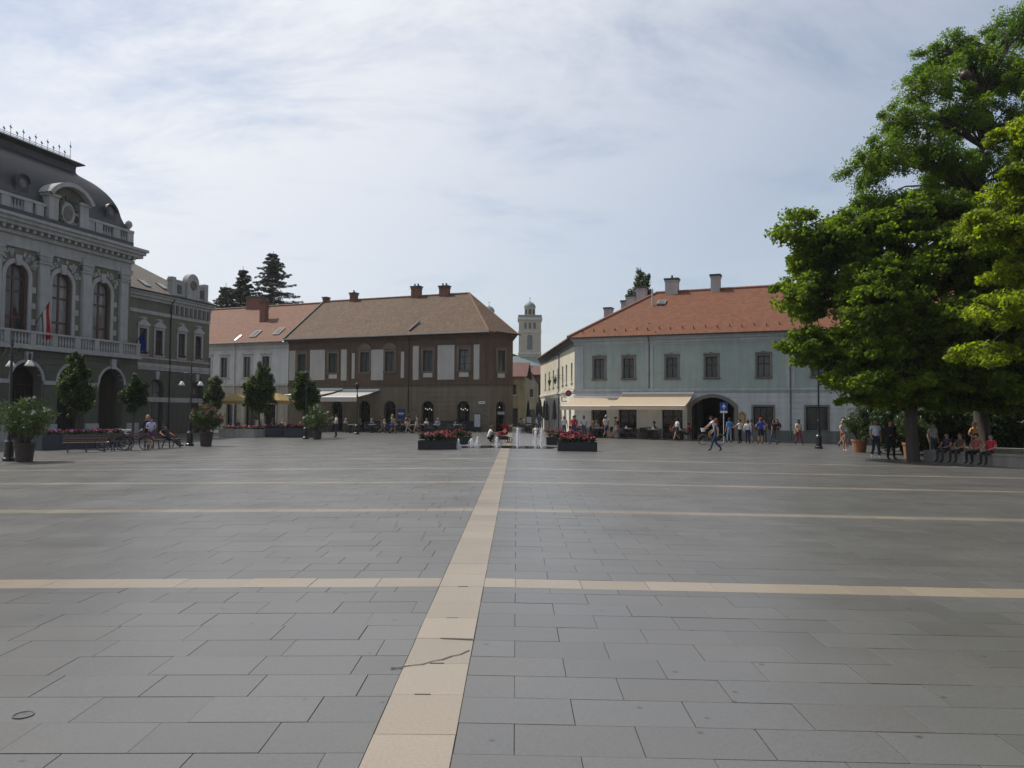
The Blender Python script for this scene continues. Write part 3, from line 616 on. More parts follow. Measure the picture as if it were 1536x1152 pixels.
mb = MB(); [mb.box(-.26+.075*i, -.205+.075*i, -.034, -.03, .08, .15) for i in range(7)]; mb.build('lettering', m_darkmetal, sg2)
dl = empty('door_sign', (0, 0, 0)); dl.matrix_basis = B.matrix_basis @ ch.matrix_basis @ Matrix.Translation((1.45, -.03, 1.55)); tag(dl, 'pale oblong sign across the corner door of the brown house', 'sign')
mb = MB(); mb.box(-.5, .5, -.03, 0, 0, .3); mb.build('plate', mat('sign_grey', (.25, .26, .3), .5, .1, 3), dl); mb = MB(); [mb.box(-.4+.12*i, -.32+.12*i, -.034, -.03, .09, .2) for i in range(7)]; mb.build('lettering', m_sign_white, dl)

# ------------------------------------------------------------------ white house left of it
m_whitewall = mat_plaster('white_render', (0.60, 0.595, 0.575), 0.18); m_whitelow = mat_plaster('cream_render', (0.46, 0.41, 0.33), 0.35)
m_trim_w = mat_plaster('pale_trim', (0.52, 0.505, 0.475), 0.25)
WL = 24.0
Wh = empty('white_house', B.matrix_basis @ Vector((-WL, .02, 0)), BRZ); tag(Wh, 'white two-storey house with red tiled roof and roof windows beside the brown house', 'house')
wx = [WL-22+q for q in (10.9, 13.27, 16.47, 18.99)]
wx = [x-.0 for x in wx]+[wx[0]-3.0, wx[0]-5.6]
mb = MB(); wall(mb, 0, WL-.02, 4.55, 9.0, 0, [outline(1.02, 2.2, z=5.32, x=x) for x in wx], .3, 0)
dlow = [WL-20.5, WL-14.5, WL-10.4, WL-7.6, WL-5.0, WL-2.4]
wall(mb, 0, WL-.02, -.6, 4.55, 0, [outline(1.5, 2.9, 0, z=-.3, x=x) for x in dlow], .4, 1); mb.box(0, WL-.02, .41, 11.6, -.6, 8.95, 0); mb.build('wall', [m_whitewall, m_whitelow], Wh)
for x in wx:
    w = window(Wh, x, 5.32, 1.02, 2.2, rowz=(.7,), fm=m_darkmetal); surround(w, 1.02, 2.2, .17, .05, m_trim_w); sill(w, 1.4, m_trim_w)
    h = MB(); h.prism([(-.75, 2.45), (.75, 2.45), (.75, 2.54), (.0, 2.84), (-.75, 2.54)], -.3, -.1); h.build('hood', m_trim_w, w)
    h = MB(); h.box(-.42, .42, -.17, -.12, -.66, -.2); h.build('apron_panel', m_trim_w, w)
for x in dlow: window(Wh, x, -.28, 1.46, 2.86, rowz=(.72,), fm=m_darkmetal, gm=m_glass_s, name='shop_window', set_in=.25)
strips(Wh, [(0, WL-.03, 4.4, 4.62, .10), (0, WL-.03, 8.3, 8.42, .06), (0, WL-.03, 8.7, 8.85, .14), (0, WL-.03, 8.85, 9.0, .28)], m_trim_w, 'cornice')
roof_from(Wh, [(-.2, -.5, 9.05), (WL-.28, -.5, 9.05), (WL-.28, 5.9, 13.8), (-.2, 5.9, 13.8), (-.2, 12.3, 9.05), (WL-.28, 12.3, 9.05)], [(0, 1, 2, 3), (3, 2, 5, 4)], m_tile_red)
ridge_tiles(Wh, (-.2, 5.9, 13.83), (WL-.3, 5.9, 13.83), rdg); gutter(Wh, -.2, WL-.3, -.58, 9.03); downpipe(Wh, WL-22+14.76, 0, 9.0, 0, m_zinc)
sl = (13.8-9.05)/6.4
def skylight(par, x, y, z, w, l, ang, m_f=None):
    M = Matrix.Rotation(ang, 3, 'X'); o = MB(); o.obox((x, y, z), (w, l, .12), M); f = o.build('roof_window', m_f or m_plain_zinc, par)
    g = MB(); c = Vector((x, y, z))+M @ Vector((0, 0, .063)); g.obox(c, (w-.14, l-.14, .006), M); g.build('pane', m_glass, f); return f
an = math.atan(sl)
for x, yy in ((WL-22+16.9, .75), (WL-22+19.8, 1.0)): skylight(Wh, x, yy, 9.05+(yy+.5)*sl+.07, .8, 1.3, an)
h = MB(); M = Matrix.Rotation(an, 3, 'X'); h.obox((WL-22+14.95, .2, 9.05+.7*sl+.05), (.25, 1.1, .08), M); h.build('roof_flashing', m_zinc, Wh)
chimney(Wh, WL-9.8, 5.9, 13.8, 15.0, 2.3, .8, m_brick); chimney(Wh, WL-6.2, 3.2, 12.1, 14.0, .75, .6, m_brick)

# ------------------------------------------------------------------ mint house with its cream side along the street
m_mint = mat_plaster('mint_render', (0.335, 0.39, 0.36), 0.16); m_mintlow = mat_plaster('pale_grey_render', (0.49, 0.51, 0.525), 0.16)
m_cream_w = mat_plaster('cream_yellow_render', (0.58, 0.55, 0.44), 0.2); m_creamlow = mat_plaster('offwhite_render', (0.66, 0.63, 0.55), 0.25)
m_trim_m = mat_plaster('pale_mint_trim', (0.42, 0.45, 0.45), 0.2); m_stone_sur = mat_plaster('stone_surround', (0.19, 0.172, 0.152), 0.3); m_plinth = mat_plaster('plinth', (0.16, 0.17, 0.165), 0.3)
MRZ = math.atan2(-0.39, 0.921); ML, ME_ = 30.0, 7.8
Mh = empty('mint_house', (5.2, 61.5, 0), MRZ); tag(Mh, 'long mint green two-storey house with red tiled roof, arched gateway and cream side wall', 'house')
mw = [2.05, 4.43, 7.8, 10.76, 14.47, 18.2, 21.9, 25.6, 28.3]
lowh = [(1.4, 2.67), (3.63, 5.07), (7.04, 8.61)]; loww = [(13.74, 15.12), (17.34, 18.77), (21.2, 22.6), (24.9, 26.3)]
mb = MB(); wall(mb, 0, ML, 3.6, ME_, 0, [outline(.86, 1.55, z=4.5, x=x) for x in mw], .28, 0)
hl = [outline(b-a, 2.45, 0, z=-.3, x=(a+b)/2) for a, b in lowh]+[outline(b-a, 1.68, 0, z=.64, x=(a+b)/2) for a, b in loww]+[outline(3.2, 3.3, .78, z=-.3, x=10.81)]
wall(mb, 0, ML, -.6, 3.6, 0, hl[:-1]+[hl[-1]], .45, 1)
rust_courses(mb, 0, ML, .62, 3.3, 0, [(a, b, -.3, 2.15, 0) for a, b in lowh]+[(a-.14, b+.14, .5, 2.48, 0) for a, b in loww]+[(9.0, 12.6, -.3, 3.15, .85)], .40, .022, 1)
mb.box(.45, 9.0, .46, 12.6, -.6, ME_-.05, 0); mb.box(12.6, ML, .46, 12.6, -.6, ME_-.05, 0); mb.box(9.0, 12.6, .46, 12.6, 3.1, ME_-.06, 0)
mb.build('wall', [m_mint, m_mintlow], Mh)
g = MB(); g.box(9.0, 12.6, 5.8, 5.9, -.6, 3.09); g.build('gateway_back', m_dark_in, Mh)
g = MB(); g.box(9.0, 9.15, .47, 5.8, -.6, 3.09); g.box(12.45, 12.6, .47, 5.8, -.6, 3.09); g.build('gateway_side', m_mintlow, Mh)
# two open gate leaves inside the passage
for s, x in ((1, 9.3), (-1, 12.3)):
    g = MB(); g.box(x-.04, x+.04, .55, 2.0, -.25, 2.6)
    for i in range(5): g.box(x-.055, x+.055, .57+.28*i, .81+.28*i, -.2, 2.5)
    g.build('gate_leaf', m_brown_frame, Mh)
g = MB(); a = outline(3.2+.5, 3.3+.25, .86, z=-.3, x=10.81); b = outline(3.19, 3.29, .78, z=-.3, x=10.81); g.ring(a, b, -.07, .08); g.build('gate_surround', m_stone_sur, Mh)
for x in mw:
    w = window(Mh, x, 4.5, .86, 1.55, rowz=(.62,), fm=m_darkmetal, gm=m_glass); surround(w, .86, 1.55, .15, .05, m_stone_sur); sill(w, 1.16, m_stone_sur)
    h = MB(); h.prism([(-.62, 1.71), (.62, 1.71), (.56, 1.82), (.2, 1.82), (0, 1.92), (-.2, 1.82), (-.56, 1.82)], -.24, -.1); h.build('hood', m_stone_sur, w)
for a, b in lowh: window(Mh, (a+b)/2, -.28, b-a-.03, 2.42, rowz=(.76,), fm=m_darkmetal, gm=m_glass_s, name='shop_door', set_in=.3)
for a, b in loww:
    w = window(Mh, (a+b)/2, .65, b-a-.03, 1.65, cols=2 if a > 14 else 3, rowz=(), fm=m_darkmetal, gm=m_glass_s, name='shop_window', set_in=.2); surround(w, b-a, 1.68, .13, .05, m_plinth, set_in=.2)
strips(Mh, [(.0, ML, 3.38, 3.5, .05), (.0, ML, 3.5, 3.68, .11)], m_trim_m, 'belt_course')
strips(Mh, [(-.02, ML, 7.05, 7.2, .04), (-.05, ML, 7.2, 7.45, .12), (-.15, ML, 7.45, 7.62, .26), (-.25, ML, 7.62, 7.74, .4)], m_trim_m, 'cornice')
strips(Mh, [(0, .75, 3.68, 7.05, .045), (5.75, 6.35, 3.68, 7.05, .045), (16.0, 16.6, 3.68, 7.05, .045), (26.6, 27.2, 3.68, 7.05, .045)], m_trim_m, 'pilaster_strip')
strips(Mh, [(.0, 1.36, -.5, .6, .05), (5.1, 7.0, -.5, .6, .05), (12.7, ML, -.5, .6, .05)], m_plinth, 'plinth')
downpipe(Mh, 6.05, 3.7, 7.7, 0, m_plinth); downpipe(Mh, 16.3, 0, 7.7, 0, m_plinth)
# street side
SRZ = math.pi/2+math.atan(.083)
side = empty('street_side', (0, 0, 0), SRZ-MRZ+math.pi, Mh)
SLn = 24.0
mb = MB(); sx = [-(q) for q in (1.55, 4.5, 6.75, 9.8, 13.1, 16.3, 19.6)]
wall(mb, -SLn, 0, 3.6, ME_, 0, [outline(.86, 1.6, z=4.3, x=x) for x in sx], .28, 0)
sdl = [-(q) for q in (2.4, 5.2, 8.0, 10.8, 13.6, 16.4, 19.4, 22.0)]
wall(mb, -SLn, 0, -.6, 3.6, 0, [outline(1.25, 2.75, 0, z=-.3, x=x) for x in sdl], .4, 1)
mb.box(-SLn, -.5, .46, 8, -.6, ME_-.07, 0); mb.build('side_wall', [m_cream_w, m_creamlow], side)
for x in sx: w = window(side, x, 4.3, .86, 1.6, rowz=(.62,), fm=m_darkmetal); sill(w, 1.0, m_creamlow)
for x in sdl: window(side, x, -.28, 1.22, 2.7, rowz=(.78,), fm=m_darkmetal, name='shop_door', set_in=.3)
strips(side, [(-SLn, .0, 3.38, 3.5, .05), (-SLn, .1, 3.5, 3.68, .10)], m_creamlow, 'belt_course')
strips(side, [(-SLn, 0, 7.2, 7.45, .12), (-SLn, .1, 7.45, 7.62, .26), (-SLn, .2, 7.62, 7.74, .4)], m_plinth, 'cornice')
downpipe(side, -8.7, 0, 7.7, 0, m_plinth)
# hipped L-shaped roof; wing ridge runs back along the street
sdv = Matrix.Rotation(SRZ-MRZ, 3, 'Z') @ Vector((1, 0, 0)); spv = Vector((sdv.y, -sdv.x, 0))   # along street (away), into the house
RP = Vector((5.3, 6.0, 12.0)); o_ = .45
Pc = Vector((-o_, -o_, ME_)); Pf = Vector((ML+.4, -o_, ME_)); Rf = Vector((ML+.4, 6.0, 12.05))
Sf = sdv*SLn - spv*o_ + Vector((0, 0, ME_)); Wr = RP+sdv*(SLn-1.0); Wr.z = 12.0
In = Vector((11.2, 12.6, ME_)); Sf2 = In+sdv*(SLn-7); Bk = Vector((ML+.4, 12.6, ME_))
pts = [tuple(p) for p in (Pc, Pf, Rf, RP, Sf, Wr, In, Sf2, Bk)]
roof_from(Mh, pts, [(0, 1, 2, 3), (4, 0, 3, 5), (2, 8, 6, 3), (3, 6, 7, 5)], m_tile_mint)
rdm = mat('ridge_tile_orange', (0.21, 0.09, 0.055), .85, .3, 6)
ridge_tiles(Mh, RP+Vector((0, 0, .03)), Rf+Vector((0, 0, .03)), rdm); ridge_tiles(Mh, Pc+Vector((0, 0, .03)), RP+Vector((0, 0, .03)), rdm); ridge_tiles(Mh, RP+Vector((0, 0, .03)), Wr+Vector((0, 0, .03)), rdm)
gutter(Mh, -.5, ML+.4, -o_-.07, ME_-.03, mat('gutter_dark', (.09, .085, .08), .5, .2, 4, metal=.4))
for i in range(34):                     # snow guards on the eaves
    x = .6+.88*i; yy = .18+.12*(i % 2); z = ME_+(yy+o_)*(12-ME_)/(6+o_)+.07
    h = MB(); h.box(-.025, .025, -.06, .06, -.03, .13); h.build('snow_guard', m_darkmetal, Mh, (x, yy, z))
for (x, w, z1) in ((6.6, 1.05, 13.15), (10.2, .72, 13.25)): chimney(Mh, x, 6.0, 12.0, z1, w, .75, m_white_chim, 1 if w > 1 else 0)
for q, w, z1 in ((5.2, .95, 13.35), (9.4, .95, 13.2), (11.9, .45, 13.1), (20.3, 1.0, 13.5)):
    p = RP+sdv*q*1.0; chimney(Mh, p.x, p.y, 11.9, z1, .8, w, m_white_chim, 0)
h = MB(); h.tube([(4.8+.6, 3.9, 10.5), (5.4, 3.9, 12.0)], .07, 8); h.build('vent_pipe', m_trim_m, Mh)
skylight(Mh, 6.1, 4.2, ME_+(4.2+o_)*(4.2/6.45)+.1, .7, .7, math.atan(4.2/6.45))
# ------------------------------------------------------------------ town hall on the left (local x = -distance from its far end)
m_hallwall = mat_plaster('olive_render', (0.150, 0.143, 0.105), 0.22); m_halltrim = mat_plaster('pale_stone_trim', (0.36, 0.355, 0.34), 0.22)
m_hallrust = mat_plaster('olive_rustication', (0.105, 0.102, 0.08), 0.22)
m_slate = mat('dark_slate', (0.030, 0.029, 0.032), 0.55, 0.25, 5, 0.4, 12, stretch=(1, 1, 4)); m_hallroof = mat_tiles('grey_brown_tiles', (0.17, 0.145, 0.12), (0.145, 0.125, 0.105), (0.13, 0.12, 0.105), 0.3)
m_redbrown = mat('red_brown_frame', (0.075, 0.026, 0.02), 0.5, 0.25, 5); m_iron = mat('wrought_iron', (0.05, 0.055, 0.06), 0.5, 0.2, 9)
TRZ = math.atan2(.9665, .2565)
T = empty('town_hall', (-28.5, 72, 0), TRZ); tag(T, 'ornate town hall with arcade, balcony, arched windows and dark domed roof', 'town hall')
wing = empty('wing', (0, 0, 0), 0, T)
wsx = [-1.58, -3.85, -6.72, -8.62, -10.35]; wax = [-1.7, -6.9]
mb = MB(); wall(mb, -11.0, 0, 5.2, 11.2, 0, [outline(.9, 2.15, z=6.45, x=x) for x in wsx[:4]], .3, 0)
wall(mb, -11.0, 0, -.7, 5.2, 0, [outline(1.8, 4.85, .9, z=-.4, x=x) for x in wax], .45, 1)
rust_courses(mb, -11, 0, .8, 5.0, 0, [(x-.9, x+.9, -.4, 4.45, .9) for x in wax], .48, .03, 1)
mb.box(-11, -.005, .46, 11, -.7, 11.15, 0); mb.build('wing_wall', [m_hallwall, m_hallrust], wing)
def strips2(par, lst, m, name):
    for (x0, x1, z0, z1, out) in lst:
        h = MB(); h.box(x0, x1, -out, .003, z0, z1); h.build(name, m, par)
for i, x in enumerate(wsx):
    if i < 4:
        w = window(wing, x, 6.45, .9, 2.15, rowz=(.66,), fm=m_brown_frame, gm=m_glass_hall); surround(w, .9, 2.15, .18, .07, m_halltrim); sill(w, 1.3, m_halltrim)
        h = MB(); h.prism([(-.68, 2.35), (.68, 2.35), (.74, 2.5), (.0, 2.98), (-.74, 2.5)], -.3, -.1); h.prism([(-.6, 2.98), (.6, 2.98), (0, 3.14)], -.2, -.1); h.build('hood', m_halltrim, w)
        h = MB()
        for q in range(22): h.obox((random.uniform(-.45, .45), -.22+random.uniform(-.07, .05), .04+random.uniform(-.03, .12)), (.1, .1, .08), Matrix.Rotation(random.random()*6, 3, 'Z') @ Matrix.Rotation(random.random(), 3, 'X'))
        h.build('flower_box', mat('dark_red_flowers', (.10, .015, .02), .8, .5, 20), w)
for x in wax: 
    w = window(wing, x, -.38, 1.78, 4.8, rise=.89, cols=2, rowz=(.76, .3), fm=m_brown_frame, gm=m_glass_hall, name='arched_door', set_in=.35)
    h = MB(); h.prism([(-.16, 4.75), (.16, 4.75), (.22, 5.45), (-.22, 5.45)], -.5, -.3); h.build('keystone', m_halltrim, w)
strips2(wing, [(-11, 0.03, 5.15, 5.4, .07), (-11, 0.05, 5.4, 5.72, .12), (-11, 0.02, 6.1, 6.25, .05), (-11, .03, 9.85, 10.15, .07), (-11, .1, 11.0, 11.25, .16), (-11, .25, 11.25, 11.5, .34), (-11, .3, 11.5, 11.7, .46)], m_halltrim, 'cornice')
strips2(wing, [(-11, 0.01, 2.45, 2.85, .05)], m_halltrim, 'impost_band')
for i in range(9):
    h = MB(); h.box(-.06, .06, -.3, -.02, 10.2, 10.98); h.build('console', m_halltrim, wing, (-.3-.6*i, 0, 0))
downpipe(wing, -5.35, 0, 11.4, 0, m_darkmetal)
roof_from(wing, [(-11, -.45, 11.72), (.35, -.45, 11.72), (.35, 11.4, 11.72), (-11, 11.4, 11.72), (-5.6, 5.5, 15.6), (-11, 5.5, 15.6)], [(0, 1, 4, 5), (1, 2, 4), (2, 3, 5, 4)], m_hallroof)
g_ = gutter(wing, -11, .3, -.53, 11.72, mat('gutter_blue', (.025, .03, .036), .5, .2, 4))
sk = (15.6-11.72)/5.95; ank = math.atan(sk)
for x, yy in ((-7.8, .7), (-7.6, 2.9), (-5.4, .9), (-9.6, 1.2)): skylight(wing, x, yy, 11.72+(yy+.45)*sk+.06, .7, 1.0, ank)
# parapet crown of the wing
pp = empty('parapet', (0, 0, 0), 0, wing)
h = MB(); h.box(-5.4, -.6, -.1, .3, 11.74, 13.15); h.box(-5.5, -.5, -.16, .36, 13.15, 13.32); h.box(-5.45, -4.95, -.2, .3, 11.74, 13.5); h.box(-1.05, -.55, -.2, .3, 11.74, 13.5)
c = [(-3.55, 11.74), (-1.95, 11.74), (-1.95, 13.3)]+[(-2.75+.8*math.cos(a), 13.3+.85*math.sin(a)) for a in [math.pi*i/12 for i in range(1, 12)]]+[(-3.55, 13.3)]
h.prism(c, -.28, .3); h.build('parapet_wall', m_halltrim, pp)
h = MB(); h.lathe([(.42, 0), (.42, .06), (.34, .1), (.3, .05), (0, .05)], 16); h.build('medallion', m_hallwall, pp, (-2.75, -.29, 13.1), (R(90), 0, 0))
for x in (-4.4, -1.3):
    h = MB(); h.box(x-.3, x+.3, -.12, -.1, 12.1, 12.9); h.build('parapet_panel', m_hallrust, pp)

# --- main block
main = empty('main_block', (0, 0, 0), 0, T)
PY = -.8; MX0, MX1 = -27.0, -11.0
bays = [-13.97-3.68*i for i in range(4)]; pil = [-11.85-3.72*i for i in range(5)]
mb = MB(); wall(mb, MX0, MX1, 5.6, 13.0, PY, [outline(1.76, 4.68, .88, z=6.95, x=x) for x in bays], .4, 0)
mb.box(MX0, MX1-.005, PY+.41, 12, 5.5, 14.0, 0); mb.box(MX0, MX1-.006, PY+3.6, 12, -.7, 5.5, 0); mb.box(MX1-.5, MX1-.007, PY+.41, PY+3.6, -.7, 5.5, 0); mb.box(MX0, MX1, PY-.02, PY+.4, 12.9, 14.0, 1); mb.build('main_wall', [m_hallwall, m_halltrim], main)
for x in bays:
    w = window(main, x, 6.96, 1.74, 4.65, PY, rise=.87, cols=2, rowz=(.79, .6, .22), fm=m_redbrown, gm=m_glass_hall, set_in=.28, fr=.15)
    h = MB(); a = outline(2.3, 4.98, 1.15); b = outline(1.75, 4.66, .875); h.ring(a, b, -.28-.09, .1); h.build('surround', m_halltrim, w)
    h = MB(); h.prism([(-.16, 4.5), (.16, 4.5), (.26, 5.2), (-.26, 5.2)], -.46, -.27); h.build('keystone', m_halltrim, w)
    for s in (-1, 1):
        for z in (.6, 1.7, 2.8):
            h = MB(); h.box(s*1.26-.22, s*1.26+.22, -.28-.07, -.27, z, z+.4); h.build('quoin', m_halltrim, w)
        # carved spandrel leaves beside the arch
        h = MB()
        for q in range(16):
            aa = random.uniform(.2, 1.2); rr = random.uniform(1.3, 1.75); h.obox((s*rr*math.sin(aa), -.33, 3.85+rr*math.cos(aa)), (.16, .08, .26), Matrix.Rotation(s*aa, 3, 'Y'))
        h.build('spandrel_ornament', m_halltrim, w)
for x in pil:
    h = MB(); h.box(x-.42, x+.42, PY-.2, PY+.005, 6.95, 11.9); h.box(x-.5, x+.5, PY-.28, PY+.005, 6.2, 6.95); h.box(x-.36, x+.36, PY-.24, PY+.005, 7.2, 11.7)
    h.box(x-.5, x+.5, PY-.29, PY+.005, 11.9, 12.05); h.box(x-.54, x+.54, PY-.33, PY+.005, 12.45, 12.65)
    for q in range(7): h.obox((x-.42+.14*q, PY-.24, 12.25), (.11, .16, .36), Matrix.Rotation(.25*(q-3)/3, 3, 'Y'))
    h.build('pilaster', m_halltrim, main)
    h = MB(); h.box(x-.4, x+.4, PY-.16, PY, 12.65, 13.0); h.build('frieze_block', m_halltrim, main)
strips3 = [(MX0, MX1+.1, 12.66, 12.95, .12), (MX0, MX1+.14, 13.5, 13.75, .22), (MX0, MX1+.6, 14.0, 14.25, .62), (MX0, MX1+.75, 14.25, 14.5, .78), (MX0, MX1+.9, 14.5, 14.72, .92)]
for (x0, x1, z0, z1, out) in strips3:
    h = MB(); h.box(x0, x1, PY-out, 12 if z0 >= 14 else PY+.3, z0, z1); h.build('cornice', m_halltrim, main)
for i in range(27):
    h = MB(); h.box(-.11, .11, -.52, -.02, 13.76, 13.99); h.build('modillion', m_halltrim, main, (MX1-.2-.58*i, PY, 0))
h = MB(); h.box(MX0, MX1-.35, PY-.5, PY-.19, 14.73, 15.12); h.build('gutter', MATS['gutter_blue'], main)
# attic balustrade
at_ = empty('attic', (0, 0, 0), 0, main)
h = MB(); h.box(MX0, MX1-.0, PY-.1, PY+.25, 14.73, 15.0); h.box(MX0, MX1+.05, PY-.18, PY+.32, 15.95, 16.15); h.box(MX1-.4, MX1-.1, PY+.2, 11, 14.73, 15.9); h.build('attic_rail', m_halltrim, at_)
for i, x in enumerate([MX1-.3, -12.75, -14.5, -15.3, -19.8, -20.7, -22.4, -24.2, -26.2]):
    h = MB(); h.box(x-.33, x+.33, PY-.14, PY+.28, 15.0, 15.95); h.build('attic_pier', m_halltrim, at_)
x = MX1-.7
while x > MX0:
    if not (-20.2 < x < -14.9):
        h = MB(); h.lathe([(.07, 0), (.1, .2), (.12, .38), (.06, .62), (.09, .95)], 8); h.build('baluster', m_halltrim, at_, (x, PY+.08, 15.0))
    x -= .26
for x in (MX1-.28,):
    h = MB(); h.lathe([(.14, 0), (.08, .1), (.12, .16), (.26, .34), (.29, .5), (.22, .7), (.08, .8), (.02, .85)], 14); h.build('finial', m_halltrim, at_, (x, PY+.1, 16.15), smooth=True)
# segmental pediment with the oval niche
pe = empty('pediment', (-17.5, PY, 0), 0, main)
h = MB(); h.box(-1.75, -.95, -.35, .4, 14.8, 16.8); h.box(.95, 1.75, -.35, .4, 14.8, 16.8); h.box(-.95, .95, -.1, .4, 14.8, 17.2); h.box(-1.9, -.85, -.45, .4, 16.8, 16.98); h.box(.85, 1.9, -.45, .4, 16.8, 16.98); h.build('pediment_wall', m_halltrim, pe)
rad, ca = 2.35, 15.75
outer = [(rad*math.sin(a), ca+rad*math.cos(a)) for a in [R(58-116*i/20) for i in range(21)]]; inner = [((rad-.3)*math.sin(a), ca+(rad-.3)*math.cos(a)) for a in [R(58-116*i/20) for i in range(21)]]
h = MB(); vs = [(x, -.7, z) for x, z in outer]+[(x, -.7, z) for x, z in inner]+[(x, .5, z) for x, z in outer]+[(x, .5, z) for x, z in inner]; fs = []
for i in range(20): fs += [(i, i+1, 22+i, 21+i), (42+i, 43+i, i+1, i), (21+i, 22+i, 64+i, 63+i)]
h.add(vs, fs); h.build('pediment_arch', m_halltrim, pe)
h = MB(); h.prism(inner[::1]+[(-1.7, 16.9), (1.7, 16.9)][::1], -.2, .3); h.build('tympanum', m_hallrust, pe)
h = MB(); h.lathe([(.55, 0), (.62, .1), (.5, .16), (.42, .06), (0, .04)], 20, sy=1.3); h.build('oval_niche', m_halltrim, pe, (0, -.14, 15.9), (R(90), 0, 0))
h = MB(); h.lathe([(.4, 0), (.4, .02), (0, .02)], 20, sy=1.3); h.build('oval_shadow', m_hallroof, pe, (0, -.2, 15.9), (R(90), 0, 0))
h = MB()
for q in range(34):
    aa = random.uniform(-2.9, 2.9); rr = random.uniform(.75, 1.0); h.obox((rr*math.sin(aa)*.95, -.22, 15.95+rr*1.15*math.cos(aa)), (.2, .14, .26), Matrix.Rotation(aa, 3, 'Y'))
h.build('carved_wreath', m_hallrust, pe)['kind'] = 'stuff'
# dark dome over the block: profile swept round a rectangle
prof = [(0.05, 14.9), (0.12, 16.3), (.42, 17.05), (.62, 17.85), (1.1, 18.75), (1.8, 19.5), (2.6, 20.05), (2.72, 20.35), (2.7, 20.65), (2.25, 20.85), (2.28, 20.93), (3.0, 21.25)]
def _cr(p, n=4):                            # round the profile off
    q = []
    for i in range(len(p)-1):
        a, b, c, d = Vector(p[max(i-1, 0)]), Vector(p[i]), Vector(p[i+1]), Vector(p[min(i+2, len(p)-1)])
        for k in range(n): t_ = k/n; q.append(tuple(.5*((2*b)+(c-a)*t_+(2*a-5*b+4*c-d)*t_*t_+(3*b-a-3*c+d)*t_**3)))
    return q+[p[-1]]
prof = [prof[0]]+_cr(prof[1:8])+prof[8:]
dx0, dx1, dy0, dy1 = MX0-5, -11.3, PY, 11.5
h = MB(); vs = []; 
for i, z in prof: vs += [(dx0, dy0+i, z), (dx1-i, dy0+i, z), (dx1-i, dy1-i, z), (dx0, dy1-i, z)]
fs = []
for k in range(len(prof)-1):
    a = 4*k; b = a+4; fs += [(a, a+1, b+1, b), (a+1, a+2, b+2, b+1), (a+2, a+3, b+3, b+2)]
e = 4*(len(prof)-1); fs.append((e, e+1, e+2, e+3)); h.add(vs, fs); dome = h.build('dome', m_slate, main)
for x in (-13.0, -20.9):   # round dormers with bright lead hoods
    d = empty('dormer', (x, PY+.5, 17.0), 0, main)
    h = MB(); h.prism([(-.5, -.5), (.5, -.5), (.5, .3)]+[(.5*math.cos(a), .3+.5*math.sin(a)) for a in [math.pi*i/8 for i in range(1, 8)]]+[(-.5, .3)], -.25, 1.2); h.build('dormer_body', m_slate, d)
    h = MB(); h.prism([(.62*math.cos(a), .3+.58*math.sin(a)) for a in [math.pi*i/10 for i in range(11)]]+[(.52*math.cos(a), .3+.48*math.sin(a)) for a in [math.pi-math.pi*i/10 for i in range(11)]], -.4, -.2); h.build('dormer_hood', m_slate, d)
    h = MB(); h.lathe([(.3, 0), (.3, .02), (0, .02)], 14); h.build('pane', m_glass, d, (0, -.27, .2), (R(90), 0, 0))
cr = empty('roof_cresting', (0, 0, 0), 0, main)
x = -14.3; k = 0
while x > -31:
    big = (k % 2 == 0); hgt = 1.35 if k == 0 else (.85 if big else .5)
    h = MB(); h.tube([(0, 0, -.15), (0, 0, hgt)], [.022, .012], 5); h.obox((0, 0, hgt*.72), (.2, .02, .12), Matrix.Rotation(R(45), 3, 'Y')); h.build('spike', m_iron, cr, (x, dy0+3.0, 21.25)); x -= .52; k += 1
h = MB(); h.bar((-31, dy0+3.0, 21.42), (-14.3, dy0+3.0, 21.42), .03); h.bar((-31, dy0+3.0, 21.3), (-14.3, dy0+3.0, 21.3), .03); h.build('crest_rail', m_iron, cr)
# ground floor porch with arches, balcony on top
po = empty('porch', (0, -1.9, 0), 0, T); ax = [-13.95-3.7*i for i in range(4)]
mb = MB(); wall(mb, MX0, -11.3, -.7, 5.75, 0, [outline(2.4, 5.3, 1.2, z=-.4, x=x) for x in ax], .7, 0)
rust_courses(mb, MX0, -11.3, .7, 5.4, 0, [(x-1.34, x+1.34, -.4, 5.04, 1.34) for x in ax], .46, .035, 0)
mb.box(-11.99, -11.305, .02, 1.1, -.7, 5.74, 0); mb.box(MX0, -12, .71, .73, 4.95, 5.74, 0); mb.build('porch_wall', m_hallrust, po)
for x in ax:
    h = MB(); a = outline(2.4+.36, 5.3+.18, 1.38, z=-.4, x=x, n=16)[2:]; b = outline(2.4, 5.3, 1.2, z=-.4, x=x, n=16)[2:]
    n = len(a); vs = [(p[0], -.09, p[1]) for p in a]+[(p[0], -.09, p[1]) for p in b]+[(p[0], .01, p[1]) for p in a]+[(p[0], .3, p[1]) for p in b]; h.add(vs, sum([[(i, i+1, n+i+1, n+i), (2*n+i, 2*n+i+1, i+1, i), (n+i, n+i+1, 3*n+i+1, 3*n+i)] for i in range(n-1)], [])); h.build('archivolt', m_halltrim, po)
    h = MB(); h.prism([(x-.18, 4.85), (x+.18, 4.85), (x+.26, 5.6), (x-.26, 5.6)], -.22, -.02); h.build('keystone', m_halltrim, po)
    window(po, x, -.38, 2.3, 5.2, 4.3, rise=1.15, cols=3, rowz=(.76,), fm=m_brown_frame, gm=m_glass_hall, name='arched_door', set_in=.3)
for x in [-11.75]+[q-1.85 for q in ax]:
    h = MB(); h.box(x-.55, x+.55, -.1, .02, 3.45, 3.72); h.build('impost', m_halltrim, po)
    h = MB(); h.box(x-.6, x+.6, -.14, .02, -.7, .75); h.build('pier_base', m_halltrim, po)
